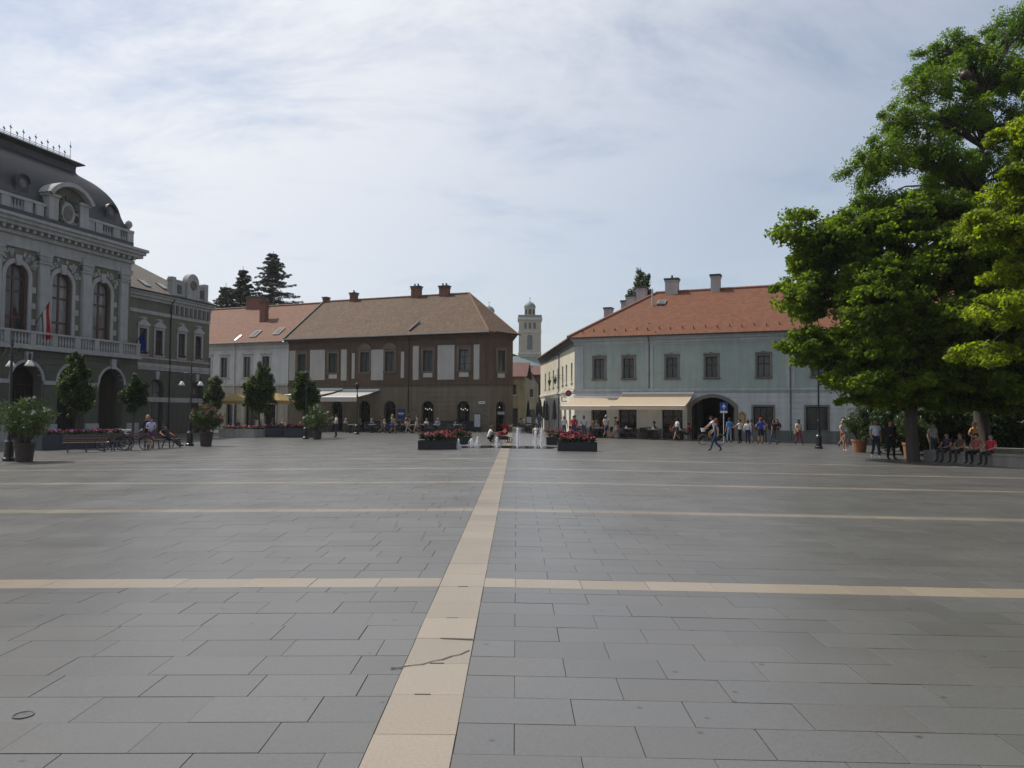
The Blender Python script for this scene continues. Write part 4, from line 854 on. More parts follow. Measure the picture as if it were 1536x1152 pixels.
bal = empty('balcony', (0, -1.9, 0), 0, T)
h = MB(); h.box(MX0, -11.2, -.35, 1.1, 5.76, 5.98); h.box(MX0, -11.25, -.2, 1.05, 5.98, 6.1); h.build('balcony_slab', m_halltrim, bal)
h = MB(); h.box(MX0, -11.25, -.24, .08, 6.86, 7.0); h.build('balcony_rail', m_halltrim, bal)
for x in [-11.5, -13.3, -15.65, -17.4, -19.35, -21.1, -23.05, -24.8, -26.7]:
    h = MB(); h.box(x-.22, x+.22, -.22, .06, 6.11, 6.855); h.build('balcony_pier', m_halltrim, bal)
x = -11.85
while x > MX0:
    h = MB(); h.lathe([(.055, 0), (.06, .06), (.095, .28), (.05, .55), (.065, .74)], 8); h.build('baluster', m_halltrim, bal, (x, -.08, 6.11)); x -= .25
# flags on slanting poles
def flag(name, label, base, cols, w, hgt, out):
    f = empty(name, T.matrix_basis @ Vector(base), TRZ); tag(f, label, 'flag')
    h = MB(); h.tube([(0, 0, 0), (0, -out, out*1.3)], .025, 6); h.build('pole', m_darkmetal, f)
    nx, nz = 9, 10
    mb = MB()
    tip = Vector((0, -out, out*1.3)); vs = []
    for j in range(nz+1):
        for i in range(nx+1):
            u = i/nx; v = j/nz; yy = -out*(1-u*.62); zz = out*1.3*(1-u*.62)-v*hgt*(1-.12*u)
            vs.append((.10*math.sin(u*7+v*2)*(.3+v), yy+.06*math.sin(v*5+u*3), zz))
    for j in range(nz):
        for i in range(nx): mb.add([], []); mb.f.append((j*(nx+1)+i, j*(nx+1)+i+1, (j+1)*(nx+1)+i+1, (j+1)*(nx+1)+i)); mb.mi.append(min(len(cols)-1, int(i/nx*len(cols))))
    mb.v = vs; mb.build('cloth', cols, f, smooth=True); return f
flag('national_flag', 'red, white and green flag hanging from the town hall balcony', (-19.9, -1.0, 7.7), [mat_fabric('flag_red', (.42, .02, .03), .3), mat_fabric('flag_white', (.6, .6, .58), .3), mat_fabric('flag_green', (.02, .10, .05), .3)], 1, 2.5, 1.1)
fe = flag('blue_flag', 'dark blue flag with a ring of yellow stars on the town hall wing', (-9.55, -.1, 7.2), [mat_fabric('flag_blue', (.02, .03, .20), .3)], 1, 1.6, .85)
h = MB()
for q in range(12):
    a = 2*math.pi*q/12; h.obox((.04, -.55+.16*math.cos(a), .1+.24*math.sin(a)), (.03, .045, .045), Matrix.Rotation(R(45), 3, 'X'))
h.build('stars', mat('star_yellow', (.7, .5, .05), .7, .1, 3), fe)

# ------------------------------------------------------------------ street beyond: small houses, church towers, hill
def street_house(name, label, loc, rz, w, d, ev, rg, mw_, mr, wins, doors=(), gable=False):
    hs = empty(name, loc, rz); tag(hs, label, 'house')
    mb = MB(); wall(mb, 0, w, -.8, ev, 0, [outline(a[2], a[3], 0, z=a[1], x=a[0]) for a in list(wins)+list(doors)], .25); mb.box(0, w, .26, d, -.8, ev-.02)
    if gable: mb.prism([(0, ev), (w, ev), (w/2, rg)], 0, d)
    mb.build('wall', mw_, hs)
    if gable: roof_from(hs, [(-.3, -.3, ev-.15), (w/2, -.3, rg+.12), (w/2, d+.3, rg+.12), (-.3, d+.3, ev-.15), (w+.3, -.3, ev-.15), (w+.3, d+.3, ev-.15)], [(0, 1, 2, 3), (1, 4, 5, 2)], mr)
    else: roof_from(hs, [(-.3, -.35, ev), (w+.3, -.35, ev), (w+.3, d/2, rg), (-.3, d/2, rg), (-.3, d+.3, ev), (w+.3, d+.3, ev)], [(0, 1, 2, 3), (3, 2, 5, 4)], mr)
    for a in wins: ww = window(hs, a[0], a[1], a[2]-.02, a[3]-.02, rowz=(.65,), fm=m_brown_frame); sill(ww, a[2]+.1, m_creamlow)
    for a in doors: window(hs, a[0], a[1], a[2]-.02, a[3]-.02, rowz=(.78,), fm=m_brown_frame, name='door')
    return hs
m_yel = mat_plaster('ochre_yellow_render', (.34, .28, .16), .4); m_pale = mat_plaster('pale_yellow_render', (.38, .34, .235), .35); m_rust = mat_plaster('rust_red_render', (.20, .10, .085), .35); m_tile_dk = mat_tiles('dark_red_tiles', (.17, .07, .055), (.14, .06, .05), (.12, .08, .07), .3)
street_house('street_house', 'ochre yellow house at the mouth of the narrow street behind the brown house', (-3.0, 97, 0), R(-6), 4.6, 7, 6.3, 8.3, m_yel, m_tile_dk, [(3.1, 4.0, .8, 1.3), (1.2, 4.0, .8, 1.3)], [(3.1, -.2, 1.3, 2.5), (1.2, -.2, 1.3, 2.5)])
street_house('street_house', 'pale yellow gabled house farther up the narrow street', (1.55, 112, 0), R(4), 2.2, 9, 5.9, 7.6, m_pale, m_tile_dk, [(1.1, 4.0, .7, 1.2)], [(1.1, -.2, 1.2, 2.4)], gable=True)
street_house('street_house', 'rust red narrow house standing across the end of the street', (2.9, 118, 0), R(-8), 3.2, 8, 7.6, 9.2, m_rust, m_tile_dk, [(.9, 4.4, .8, 1.3), (2.3, 4.4, .8, 1.3)], [(1.6, -.2, 1.3, 2.5)])
street_house('street_house', 'grey roofed house behind the narrow street below the church', (-9, 150, 0), R(0), 16, 9, 7.5, 10.2, m_pale, m_tile_dk, [(2+2.2*i, 4.5, .9, 1.4) for i in range(6)])
m_church = mat_plaster('church_yellow', (.36, .32, .25), .2); m_copper = mat('copper_green', (.12, .165, .16), .6, .25, .8); m_ctrim = mat_plaster('church_trim', (.50, .45, .36), .25)
def tower(name, label, x, y, w, ztop, lan=True):
    t = empty(name, (x, y, 0)); tag(t, label, 'church tower')
    mb = MB(); hw = w/2
    hb = [outline(1.9, 6.2, .95, z=28.2, x=hw-.2), ]; tr = [outline(1.15, 2.7, .57, z=36.8, x=hw+q) for q in (-1.9, 0, 1.9)]
    mb.box(-hw+.3, hw-.3, -hw+.3, hw-.3, -2, 40.6)
    def shift(hs): return [[(p[0]-hw, p[1]) for p in h] for h in hs]
    hs = shift([outline(2.2, 6.4, 1.1, z=28.0, x=hw)]+tr+[outline(1.0, 1.0, .5, z=33.6+.6, x=hw)])
    wall(mb, -hw, hw, -2, 40.6, -hw, hs, .5)
    tmp = MB(); wall(tmp, -hw, hw, -2, 40.6, -hw, hs, .5); n = len(mb.v)
    mb.add([(-p[1], p[0], p[2]) for p in tmp.v], tmp.f); mb.add([(p[1], -p[0], p[2]) for p in tmp.v], tmp.f); mb.build('tower_wall', m_church, t)
    for rz in (0, 90, -90):
        for (px, z, ww, hh, rs) in [(0, 28.0, 2.2, 6.4, 1.1)]+[(q, 36.8, 1.15, 2.7, .57) for q in (-1.9, 0, 1.9)]:
            d = Matrix.Rotation(R(rz), 3, 'Z') @ Vector((px, -hw+.25, z)); window(t, d.x, z, ww, hh, d.y, rise=rs, cols=2, rowz=(.5,), fm=m_brown_frame, set_in=0, rot=R(rz), name='belfry_opening')
    h = MB(); h.box(-hw-.5, hw+.5, -hw-.5, hw+.5, 40.6, 41.5); h.box(-hw-.2, hw+.2, -hw-.2, hw+.2, 35.4, 35.9); h.box(-hw-.2, hw+.2, -hw-.2, hw+.2, 26.2, 27.0); h.build('cornice', m_ctrim, t)
    h = MB(); h.box(-hw-.3, hw+.3, -hw-.3, hw+.3, 41.5, 42.6); h.build('parapet', m_copper, t)
    h = MB(); h.lathe([(2.35, 42.6), (2.35, 46.0), (2.65, 46.1), (2.65, 46.4)], 8, phase=R(22.5)); h.build('lantern', m_church, t)
    for k in range(8):
        a = R(45*k); h = MB(); h.box(-.55, .55, -.06, .06, 43.2, 45.4); h.build('lantern_opening', m_dark_in, t, (2.2*math.cos(a), 2.2*math.sin(a), 0), (0, 0, a+R(90)))
    h = MB(); h.lathe([(2.5, 46.4)]+[(2.45*math.cos(a), 46.4+2.3*math.sin(a)) for a in [R(90*i/8) for i in range(1, 8)]]+[(.22, 48.75), (.3, 49.0), (.08, 49.2), (.06, 51.0)], 16); h.build('copper_dome', m_copper, t, smooth=True)
    h = MB(); h.box(-.5, .5, -.05, .05, 50.2, 50.32); h.build('cross', m_darkmetal, t)
tower('church_tower', 'yellow church tower with green copper dome rising above the narrow street', 5.95, 324.5, 9.3, 50)
tower('church_tower', 'second church tower whose dome just clears the brown house roof', -11.9, 338, 9.3, 50)
nv = empty('church_nave', (-1, 345, 0)); tag(nv, 'low church nave with green copper roof below the towers', 'church'); mb = MB(); mb.box(-14, 14, -8, 40, -2, 22); mb.build('wall', m_church, nv)
roof_from(nv, [(-15, -9, 22), (15, -9, 22), (15, 41, 22), (-15, 41, 22), (0, -9, 27.5), (0, 41, 27.5)], [(0, 4, 5, 3), (4, 1, 2, 5)], m_copper)
mb = MB(); mb.box(-10, 16, -30, -20, -2, 21); mb.build('front_wing', m_church, nv); roof_from(nv, [(-10.5, -30.5, 21), (16.5, -30.5, 21), (16.5, -25, 25.2), (-10.5, -25, 25.2), (-10.5, -19, 21), (16.5, -19, 21)], [(0, 1, 2, 3), (3, 2, 5, 4)], m_copper, name='wing_roof')
# low wooded hills that close the horizon
m_hill = mat('wooded_hill', (.05, .07, .045), .95, .4, .02); mb = MB(); vs = []; n = 90
for i in range(n+1):
    a = R(-75+150*i/n); d = 900; hh = 14+7*math.sin(i*.37)+4*math.sin(i*1.13+2); vs += [(d*math.sin(a), d*math.cos(a), -2), ((d+200)*math.sin(a), (d+200)*math.cos(a), hh), ((d+500)*math.sin(a), (d+500)*math.cos(a), -2)]
mb.add(vs, sum([[(3*i, 3*i+3, 3*i+4, 3*i+1), (3*i+1, 3*i+4, 3*i+5, 3*i+2)] for i in range(n)], [])); o = mb.build('hills', m_hill, smooth=True); o['kind'] = 'structure'
# ------------------------------------------------------------------ plants
def leaves_mesh(name, centers, radii, per, size, mats, seed=1, flat=0.75, up=0.4, elong=1.7, mshare=None):
    """leaf-sized folded faces scattered through clumps"""
    r = np.random.default_rng(seed); C = np.repeat(np.array(centers, float), per, axis=0); Rr = np.repeat(np.array(radii, float), per)
    n = len(C); d = r.normal(size=(n, 3)); d /= np.linalg.norm(d, axis=1)[:, None]
    rad = Rr*r.random(n)**0.55; P = C+d*rad[:, None]*np.array([1, 1, flat])
    nrm = r.normal(size=(n, 3))+np.array([0, 0, up*2])+d*0.7; nrm /= np.linalg.norm(nrm, axis=1)[:, None]
    a = np.cross(nrm, r.normal(size=(n, 3))); a /= np.linalg.norm(a, axis=1)[:, None]; b = np.cross(nrm, a)
    s = size*(0.6+0.8*r.random(n))[:, None]; w = s/elong
    v = np.stack([P-a*s*.5, P+b*w*.5+nrm*s*.08, P+a*s*.5, P-b*w*.5+nrm*s*.08], axis=1).reshape(-1, 3)
    me = bpy.data.meshes.new(name); me.vertices.add(4*n); me.vertices.foreach_set('co', v.ravel())
    me.loops.add(4*n); me.loops.foreach_set('vertex_index', np.arange(4*n)); me.polygons.add(n)
    me.polygons.foreach_set('loop_start', np.arange(0, 4*n, 4)); me.polygons.foreach_set('loop_total', np.full(n, 4))
    for m in mats: me.materials.append(m)
    if len(mats) > 1:
        sh = mshare or 0.12; me.polygons.foreach_set('material_index', (r.random(n) < sh).astype(int))
    me.update(calc_edges=True); return me
def clumps(lobes, spacing, seed, shell=0.35):
    """clump centres spread over and inside ellipsoid lobes"""
    r = np.random.default_rng(seed); out, lob = [], []
    for li, (x, y, z, rx, ry, rz) in enumerate(lobes):
        vol = 4.19*rx*ry*rz; n = max(3, int(vol/spacing**3*1.9))
        d = r.normal(size=(n, 3)); d /= np.linalg.norm(d, axis=1)[:, None]; q = (shell+(1-shell)*r.random(n))**(1/2.2)
        p = d*q[:, None]*np.array([rx, ry, rz])+np.array([x, y, z]); out += p.tolist(); lob += [li]*n
    return out, lob
def tree(name, label, base, trunk, lobes, spacing, crad, per, leaf, mats, bark, seed, group=None, twig=0.5, tr=0.3, cat='tree', share=0.12, fork=0.55, flat=.75, elong=1.7, sprays=0, split=0):
    """base: world foot; trunk: list of points (world) from the foot up; lobes in world coordinates"""
    t = empty(name, base); tag(t, label, cat, group); bx, by, bz = base; r = random.Random(seed)
    if split:                                   # break every lobe into smaller uneven boughs
        nl = []
        for lb in lobes:
            for _ in range(split):
                d = Vector((r.gauss(0, 1), r.gauss(0, 1), r.gauss(0, .8))).normalized(); q = r.uniform(.3, .8); f = r.uniform(.45, .7)
                nl.append((lb[0]+d.x*lb[3]*q, lb[1]+d.y*lb[4]*q, lb[2]+d.z*lb[5]*q, lb[3]*f*1.15, lb[4]*f*1.1, lb[5]*f*.8))
        lobes = nl
    rel = lambda p: (p[0]-bx, p[1]-by, p[2]-bz)
    cs, li = clumps(lobes, spacing, seed)
    for _ in range(sprays):                    # twigs that break the outline
        k = r.randrange(len(lobes)); lb = lobes[k]; d = Vector((r.gauss(0, 1), r.gauss(0, 1), r.gauss(0, 1)+.1)).normalized()
        st = r.uniform(.12, .26)
        for q in (1-st*.5, 1+st*.5, 1+st*1.5): cs.append((lb[0]+d.x*lb[3]*q, lb[1]+d.y*lb[4]*q, lb[2]+d.z*lb[5]*q-.3*(q-1)+r.uniform(-.1, .1))); li.append(k)
    cs = [rel(c) for c in cs]
    mb = MB(); tp = [Vector(rel(p)) for p in trunk]; n = len(tp)
    mb.tube([tuple(tp[0]+Vector((0, 0, -.05)))]+[tuple(p) for p in tp], [tr*1.45]+[tr*(1-0.55*i/(n-1)) for i in range(n)], 9)
    lim = []
    for k, lb in enumerate(lobes):
        c = Vector(rel(lb[:3])); s = min(tp[max(1, int(n*fork)):] or tp[-1:], key=lambda q: (q-c).length+max(0, q.z-c.z)*2)
        m1 = s.lerp(c, .4)+Vector((r.uniform(-.2, .2), r.uniform(-.2, .2), .15*(c-s).length)); m2 = s.lerp(c, .75)+Vector((r.uniform(-.25, .25), r.uniform(-.25, .25), .12*(c-s).length))
        rr = tr*(.2 if split else .42); mb.tube([s, m1, m2, c], [rr, rr*.72, rr*.5, rr*.3], 6); lim.append((m1, m2, c))
    for c, k in zip(cs, li):
        if r.random() < twig:
            c = Vector(c); s = min(lim[k], key=lambda q: (q-c).length); mid = s.lerp(c, .55)+Vector((r.uniform(-.12, .12), r.uniform(-.12, .12), r.uniform(0, .15))); mb.tube([s, mid, c], [tr*.11, tr*.075, tr*.03], 4, caps=False)
    mb.build('trunk', bark, t, smooth=True)
    rads = [crad*r.uniform(.65, 1.3)*(1 if i < len(cs)-3*sprays else .6) for i in range(len(cs))]
    o = inst('crown', leaves_mesh('crown', cs, rads, per, leaf, mats, seed, flat, elong=elong, mshare=share), t); return t
m_bark = mat('bark', (0.055, 0.045, 0.036), .95, .4, 5, .8, 14, stretch=(1, 1, .25))
lf_green = mat_leaf('leaf_green', (0.042, 0.075, 0.012), (0.145, 0.195, 0.02), .66); lf_green2 = mat_leaf('leaf_fresh', (0.07, 0.11, 0.015), (0.17, 0.21, 0.024), .66)
lf_locust = mat_leaf('leaf_locust', (0.052, 0.095, 0.015), (0.125, 0.19, 0.024), .62); lf_gold = mat_leaf('leaf_gold', (0.13, 0.165, 0.010), (0.27, 0.30, 0.018), .68); lf_gold2 = mat_leaf('leaf_lime', (0.075, 0.11, 0.016), (0.16, 0.195, 0.026), .6)
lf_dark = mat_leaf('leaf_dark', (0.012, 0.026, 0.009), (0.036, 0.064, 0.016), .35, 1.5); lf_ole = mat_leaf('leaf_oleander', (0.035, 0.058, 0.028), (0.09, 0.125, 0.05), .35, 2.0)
lf_fir = mat_leaf('needle_dark', (0.016, 0.028, 0.018), (0.04, 0.062, 0.036), .2, .6)

tree('maple_tree', 'broad dense green tree beside the square hiding the end of the mint house', (17.7, 33.3, gz(17.7)-.02), [(17.7, 33.3, -.2), (17.65, 33.4, 1.4), (17.8, 33.6, 2.8), (17.6, 33.9, 4.6), (17.7, 34.2, 6.5), (17.6, 34.5, 8.5), (17.5, 34.6, 9.8)],
     [(14.5, 35, 9.4, 1.7, 2.1, 1.6), (13.9, 35.6, 7.0, 1.5, 2.0, 1.2), (14.7, 34.6, 4.9, 1.9, 2.0, 1.1), (15.8, 36, 10.6, 1.5, 1.8, 1.1), (17.4, 34.5, 10.2, 2.3, 2.4, 1.8), (17.2, 33.4, 7.5, 2.5, 2.4, 2.0), (17.0, 33.2, 4.9, 2.3, 2.2, 1.4), (15.9, 33.6, 3.3, 1.5, 1.8, .8), (17.6, 32.6, 2.9, 1.6, 1.4, .7), (20.6, 32.4, 3.0, 1.6, 1.4, .7), (18.9, 35.5, 3.0, 1.8, 1.4, .8), (20.3, 34, 8.6, 2.6, 2.6, 2.3), (20.3, 33.0, 5.2, 2.6, 2.4, 1.7), (19.0, 33.5, 3.4, 1.8, 2.0, .9), (23.4, 35, 6.8, 2.8, 2.8, 2.9), (22.6, 33.4, 3.9, 2.0, 2.2, 1.0), (26.0, 35, 5.5, 2.2, 2.6, 2.4), (19.4, 35, 10.8, 1.9, 2.0, 1.2), (22.2, 35, 10.2, 2.0, 2.0, 1.4), (24.6, 34, 9.6, 1.8, 2.0, 1.6), (24.6, 33.6, 3.2, 2.0, 1.8, 1.0), (22.6, 32.0, 2.9, 1.7, 1.3, .7), (16.6, 34.4, 2.5, 1.2, 1.2, .5), (18.4, 33.9, 2.5, 1.3, 1.2, .5), (20.4, 33.6, 2.4, 1.4, 1.2, .5), (22.2, 33.2, 2.4, 1.4, 1.2, .5), (15.2, 34.6, 3.2, 1.0, 1.2, .5)],
     .74, .46, 95, .165, [lf_green, lf_green2], m_bark, 21, tr=.27, share=.25, twig=.4, elong=1.35, sprays=260, split=6, flat=.6)
tree('locust_tree', 'tall airy tree with drooping feathery branches behind the broad green tree', (23.0, 37.0, gz(23)-.02), [(23.0, 37.0, -.3), (22.8, 36.9, 2), (22.9, 36.8, 4.5), (22.6, 36.6, 7), (22.3, 36.4, 9.5), (22.5, 36.3, 12), (22.7, 36.2, 14.5), (22.6, 36.2, 17)],
     [(17.5, 35, 13.5, 1.3, 1.7, 1.2), (17.5, 35.3, 11.6, 1.4, 1.7, .8), (18.5, 35.2, 15.6, 1.2, 1.5, .9), (19.4, 35.4, 13.9, 1.5, 1.8, 1.1), (20.1, 35.8, 17.2, 1.3, 1.6, 1.1), (21.7, 36, 19.0, 1.5, 1.7, 1.3), (21.5, 36.2, 16.2, 1.5, 1.8, 1.2), (19.8, 35.4, 11.3, 1.8, 2.0, 1.0), (22.2, 36, 13.2, 1.9, 2.2, 1.3), (23.6, 36.2, 18.2, 1.7, 1.9, 1.6), (24.4, 36.4, 15.2, 1.9, 2.1, 1.5), (22.5, 36, 10.6, 2.0, 2.2, 1.2), (25.5, 36.6, 12.0, 2.2, 2.4, 1.8), (26.0, 36.6, 17.0, 1.9, 2.1, 1.8), (25.0, 36.2, 20.2, 1.7, 1.8, 1.5), (27.2, 36.6, 14.0, 1.9, 2.1, 1.9)],
     .84, .52, 125, .115, [lf_locust, lf_green2], m_bark, 33, tr=.36, share=.15, twig=.6, fork=.5, flat=.85, elong=2.0, sprays=200, split=6)
tree('golden_tree', 'bright yellow-green tree whose lit branches reach in over the benches', (22.0, 25.2, gz(22)-.02), [(22.0, 25.2, -.3), (21.9, 25.3, 2), (21.7, 25.4, 4), (21.4, 25.6, 6.5), (21.2, 25.8, 9), (21.0, 25.9, 11.5)],
     [(16.9, 26, 5.3, 1.35, 1.3, .75), (17.4, 25.8, 8.2, 1.2, 1.3, .8), (16.5, 26.4, 8.6, .5, .6, .3), (17.6, 26.2, 6.8, 1.1, 1.1, .6), (17.9, 26.2, 9.9, 1.0, 1.1, .6), (17.3, 26.4, 4.0, 1.0, 1.0, .45), (18.4, 26, 11.5, 1.0, 1.2, .8), (18.6, 25.6, 6.4, 1.5, 1.4, .9), (19.2, 26, 9.0, 1.6, 1.5, 1.0), (20.2, 25.8, 12.6, 1.6, 1.6, 1.2), (20.6, 25.6, 7.0, 1.7, 1.7, 1.3), (23, 25.6, 8.5, 2.2, 2.0, 2.2), (22.4, 25.6, 12, 1.8, 1.8, 1.8)],
     .66, .44, 130, .14, [lf_gold, lf_gold2], m_bark, 45, tr=.26, share=.35, twig=.6, elong=1.5, sprays=130, split=5, flat=.6)
# more trees closing the shady side of the square
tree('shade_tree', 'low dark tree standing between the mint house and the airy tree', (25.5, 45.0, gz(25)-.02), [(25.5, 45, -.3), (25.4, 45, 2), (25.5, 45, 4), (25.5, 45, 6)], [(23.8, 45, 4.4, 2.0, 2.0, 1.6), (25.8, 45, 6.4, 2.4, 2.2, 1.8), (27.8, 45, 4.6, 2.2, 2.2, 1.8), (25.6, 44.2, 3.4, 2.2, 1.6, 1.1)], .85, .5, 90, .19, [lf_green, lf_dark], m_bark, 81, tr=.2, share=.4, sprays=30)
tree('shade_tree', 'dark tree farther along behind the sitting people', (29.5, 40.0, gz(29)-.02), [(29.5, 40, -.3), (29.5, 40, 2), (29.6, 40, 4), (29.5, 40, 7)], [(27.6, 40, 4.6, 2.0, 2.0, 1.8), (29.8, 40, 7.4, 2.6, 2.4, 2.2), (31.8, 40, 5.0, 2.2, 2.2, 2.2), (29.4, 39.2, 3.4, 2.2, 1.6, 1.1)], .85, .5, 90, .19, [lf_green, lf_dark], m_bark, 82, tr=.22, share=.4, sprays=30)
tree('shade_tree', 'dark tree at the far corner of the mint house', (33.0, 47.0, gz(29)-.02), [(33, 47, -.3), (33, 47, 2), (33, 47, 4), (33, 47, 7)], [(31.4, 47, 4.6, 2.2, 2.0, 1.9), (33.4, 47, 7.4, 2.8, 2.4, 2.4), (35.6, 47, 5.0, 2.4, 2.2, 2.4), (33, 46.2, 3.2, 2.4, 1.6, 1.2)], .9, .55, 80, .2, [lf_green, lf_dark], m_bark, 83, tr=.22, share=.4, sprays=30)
def shrub(label, x, y, w, h_, seed, mats):
    lobes = [(x-w*.3, y, h_*.45, w*.35, w*.32, h_*.45), (x+w*.3, y, h_*.4, w*.35, w*.32, h_*.42), (x, y, h_*.6, w*.36, w*.3, h_*.4), (x, y-.2, h_*.3, w*.4, w*.3, h_*.3)]
    return tree('evergreen_shrub', label, (x, y, gz(x)), [(x, y, gz(x)), (x, y, h_*.25), (x, y, h_*.5)], lobes, .45, .32, 60, .13, mats, m_bark, seed, 'shrubs in the shade of the trees', tr=.06, cat='shrub', share=.3, flat=.9, sprays=24)
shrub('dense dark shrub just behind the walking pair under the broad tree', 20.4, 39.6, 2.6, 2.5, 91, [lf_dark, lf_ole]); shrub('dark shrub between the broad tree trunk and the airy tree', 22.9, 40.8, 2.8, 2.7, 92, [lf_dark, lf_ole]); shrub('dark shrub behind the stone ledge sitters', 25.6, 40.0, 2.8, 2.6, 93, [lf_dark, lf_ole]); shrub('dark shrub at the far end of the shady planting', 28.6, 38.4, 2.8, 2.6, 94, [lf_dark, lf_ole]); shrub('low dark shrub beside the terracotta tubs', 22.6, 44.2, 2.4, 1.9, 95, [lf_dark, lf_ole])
# cedars behind the white house, poplars behind the mint house
def conifer(label, x, y, z0, h, rad, seed, lean=0.0):
    t = empty('cedar_tree', (x, y, z0)); tag(t, label, 'tree', None); r = random.Random(seed)
    mb = MB(); mb.tube([(0, 0, -.1), (lean*.5, 0, h*.5), (lean, 0, h)], [.32, .2, .03], 7); cs, rd = [], []
    z = h*.18
    while z < h*.98:
        f = (h-z)/h; L_ = rad*(f**.8)*r.uniform(.6, 1.2)+.15; nb = r.randint(5, 8); a0 = r.random()*6.3
        for k in range(nb):
            a = a0+6.283*k/nb+r.uniform(-.3, .3); l = L_*r.uniform(.55, 1.15); x0 = lean*z/h
            tip = Vector((x0+l*math.cos(a), l*math.sin(a), z+l*r.uniform(-.3, .28))); mb.tube([(x0, 0, z), tuple(tip)], [.05, .012], 4, caps=False)
            for q in (.2, .35, .5, .65, .8, .92, 1.05): p = Vector((x0, 0, z)).lerp(tip, q); cs.append((p.x+r.uniform(-.1, .1), p.y, p.z-.1+r.uniform(-.16, .1))); rd.append(.24+.24*(1-q)+.2*f)
        z += .38+.3*r.random()
    mb.build('trunk', m_bark, t); inst('crown', leaves_mesh('crown', cs, rd, 30, .32, [lf_fir], seed, .5, .5, 3.0), t)
conifer('tallest dark cedar behind the white house, with a pointed top', -36.4, 115, 0, 25.9, 12.0, 3)
conifer('dark cedar with a bent tip in the middle of the group behind the white house', -39.9, 114, 0, 23.4, 10.0, 5, -.7)
conifer('lower dark cedar leaning out at the edge of the group behind the white house', -42.3, 114, 0, 20.9, 10.5, 8, -.8)
def poplar(label, x, y, h, rad, seed):
    tree('poplar_tree', label, (x, y, 0), [(x, y, -.2), (x, y, h*.4), (x, y, h*.75), (x, y, h*.95)], [(x+.15*math.sin(i*2+seed), y, h*(.42+.095*i), rad*(1.0-.12*i), rad*(1-.12*i), h*.085) for i in range(6)], .5, .42, 60, .24, [lf_dark, lf_green2], m_bark, seed, tr=.2, twig=.3, share=.15, flat=1.3, sprays=14)
poplar('tall slim poplar behind the mint house roof', 17.3, 105, 22.3, 1.25, 4); poplar('second slim poplar standing close against the tall one', 18.6, 106, 21.4, 1.15, 6); poplar('shorter poplar at the side of the tall one', 15.9, 105, 19.4, 1.0, 9)

# round-headed trees in planters along the cafés
def ball_tree(label, x, y, zb, zt, rad, seed, mats, base_z=0.0, per=75, leaf=.12):
    zc = (zb+zt)/2; hz_ = (zt-zb)/2; g = gz(x)
    q = random.Random(seed)
    lobes = [(x, y, zc-hz_*.25, rad*.72, rad*.72, hz_*.6), (x+rad*q.uniform(-.3, .3), y, zc+hz_*.35, rad*.48, rad*.5, hz_*.42), (x-rad*.4, y, zc-hz_*q.uniform(-.1, .3), rad*.45, rad*.5, hz_*.4), (x+rad*q.uniform(-.2, .2), y, zc+hz_*.68, rad*.28, rad*.3, hz_*.3), (x+rad*.4, y-.2, zc-hz_*q.uniform(-.1, .4), rad*.42, rad*.45, hz_*.36)]
    return tree('potted_tree', label, (x, y, g+base_z), [(x, y, g+base_z), (x+.02, y, zb*.6), (x, y, zb), (x, y, zc), (x, y, zc+hz_*.6)], lobes, .42, .30, per, leaf, mats, m_bark, seed, 'small trees in planters beside the cafés', tr=.075, twig=.5, share=.14, flat=1.0, sprays=30)
ball_tree('small leafy tree in the long flower planter before the arcade', -22.3, 39.8, 1.5, 4.6, 1.05, 51, [lf_dark, lf_green2], .5)
ball_tree('small dark round-headed tree near the town hall wing door', -22.0, 45.0, 1.6, 3.75, .78, 52, [lf_dark], .1)
ball_tree('narrow small tree beside the yellow parasols, next to the town hall corner', -23.6, 61.0, 1.7, 4.5, .95, 53, [lf_dark, lf_green2], .45)
ball_tree('largest small tree in the stone planter before the white house', -19.0, 58.2, 1.4, 5.35, 1.3, 54, [lf_dark, lf_green2], .45)
ball_tree('small tree rising beside the red flower bed and white awning', -14.75, 55.6, 1.5, 4.9, 1.1, 55, [lf_dark, lf_green2], .45)

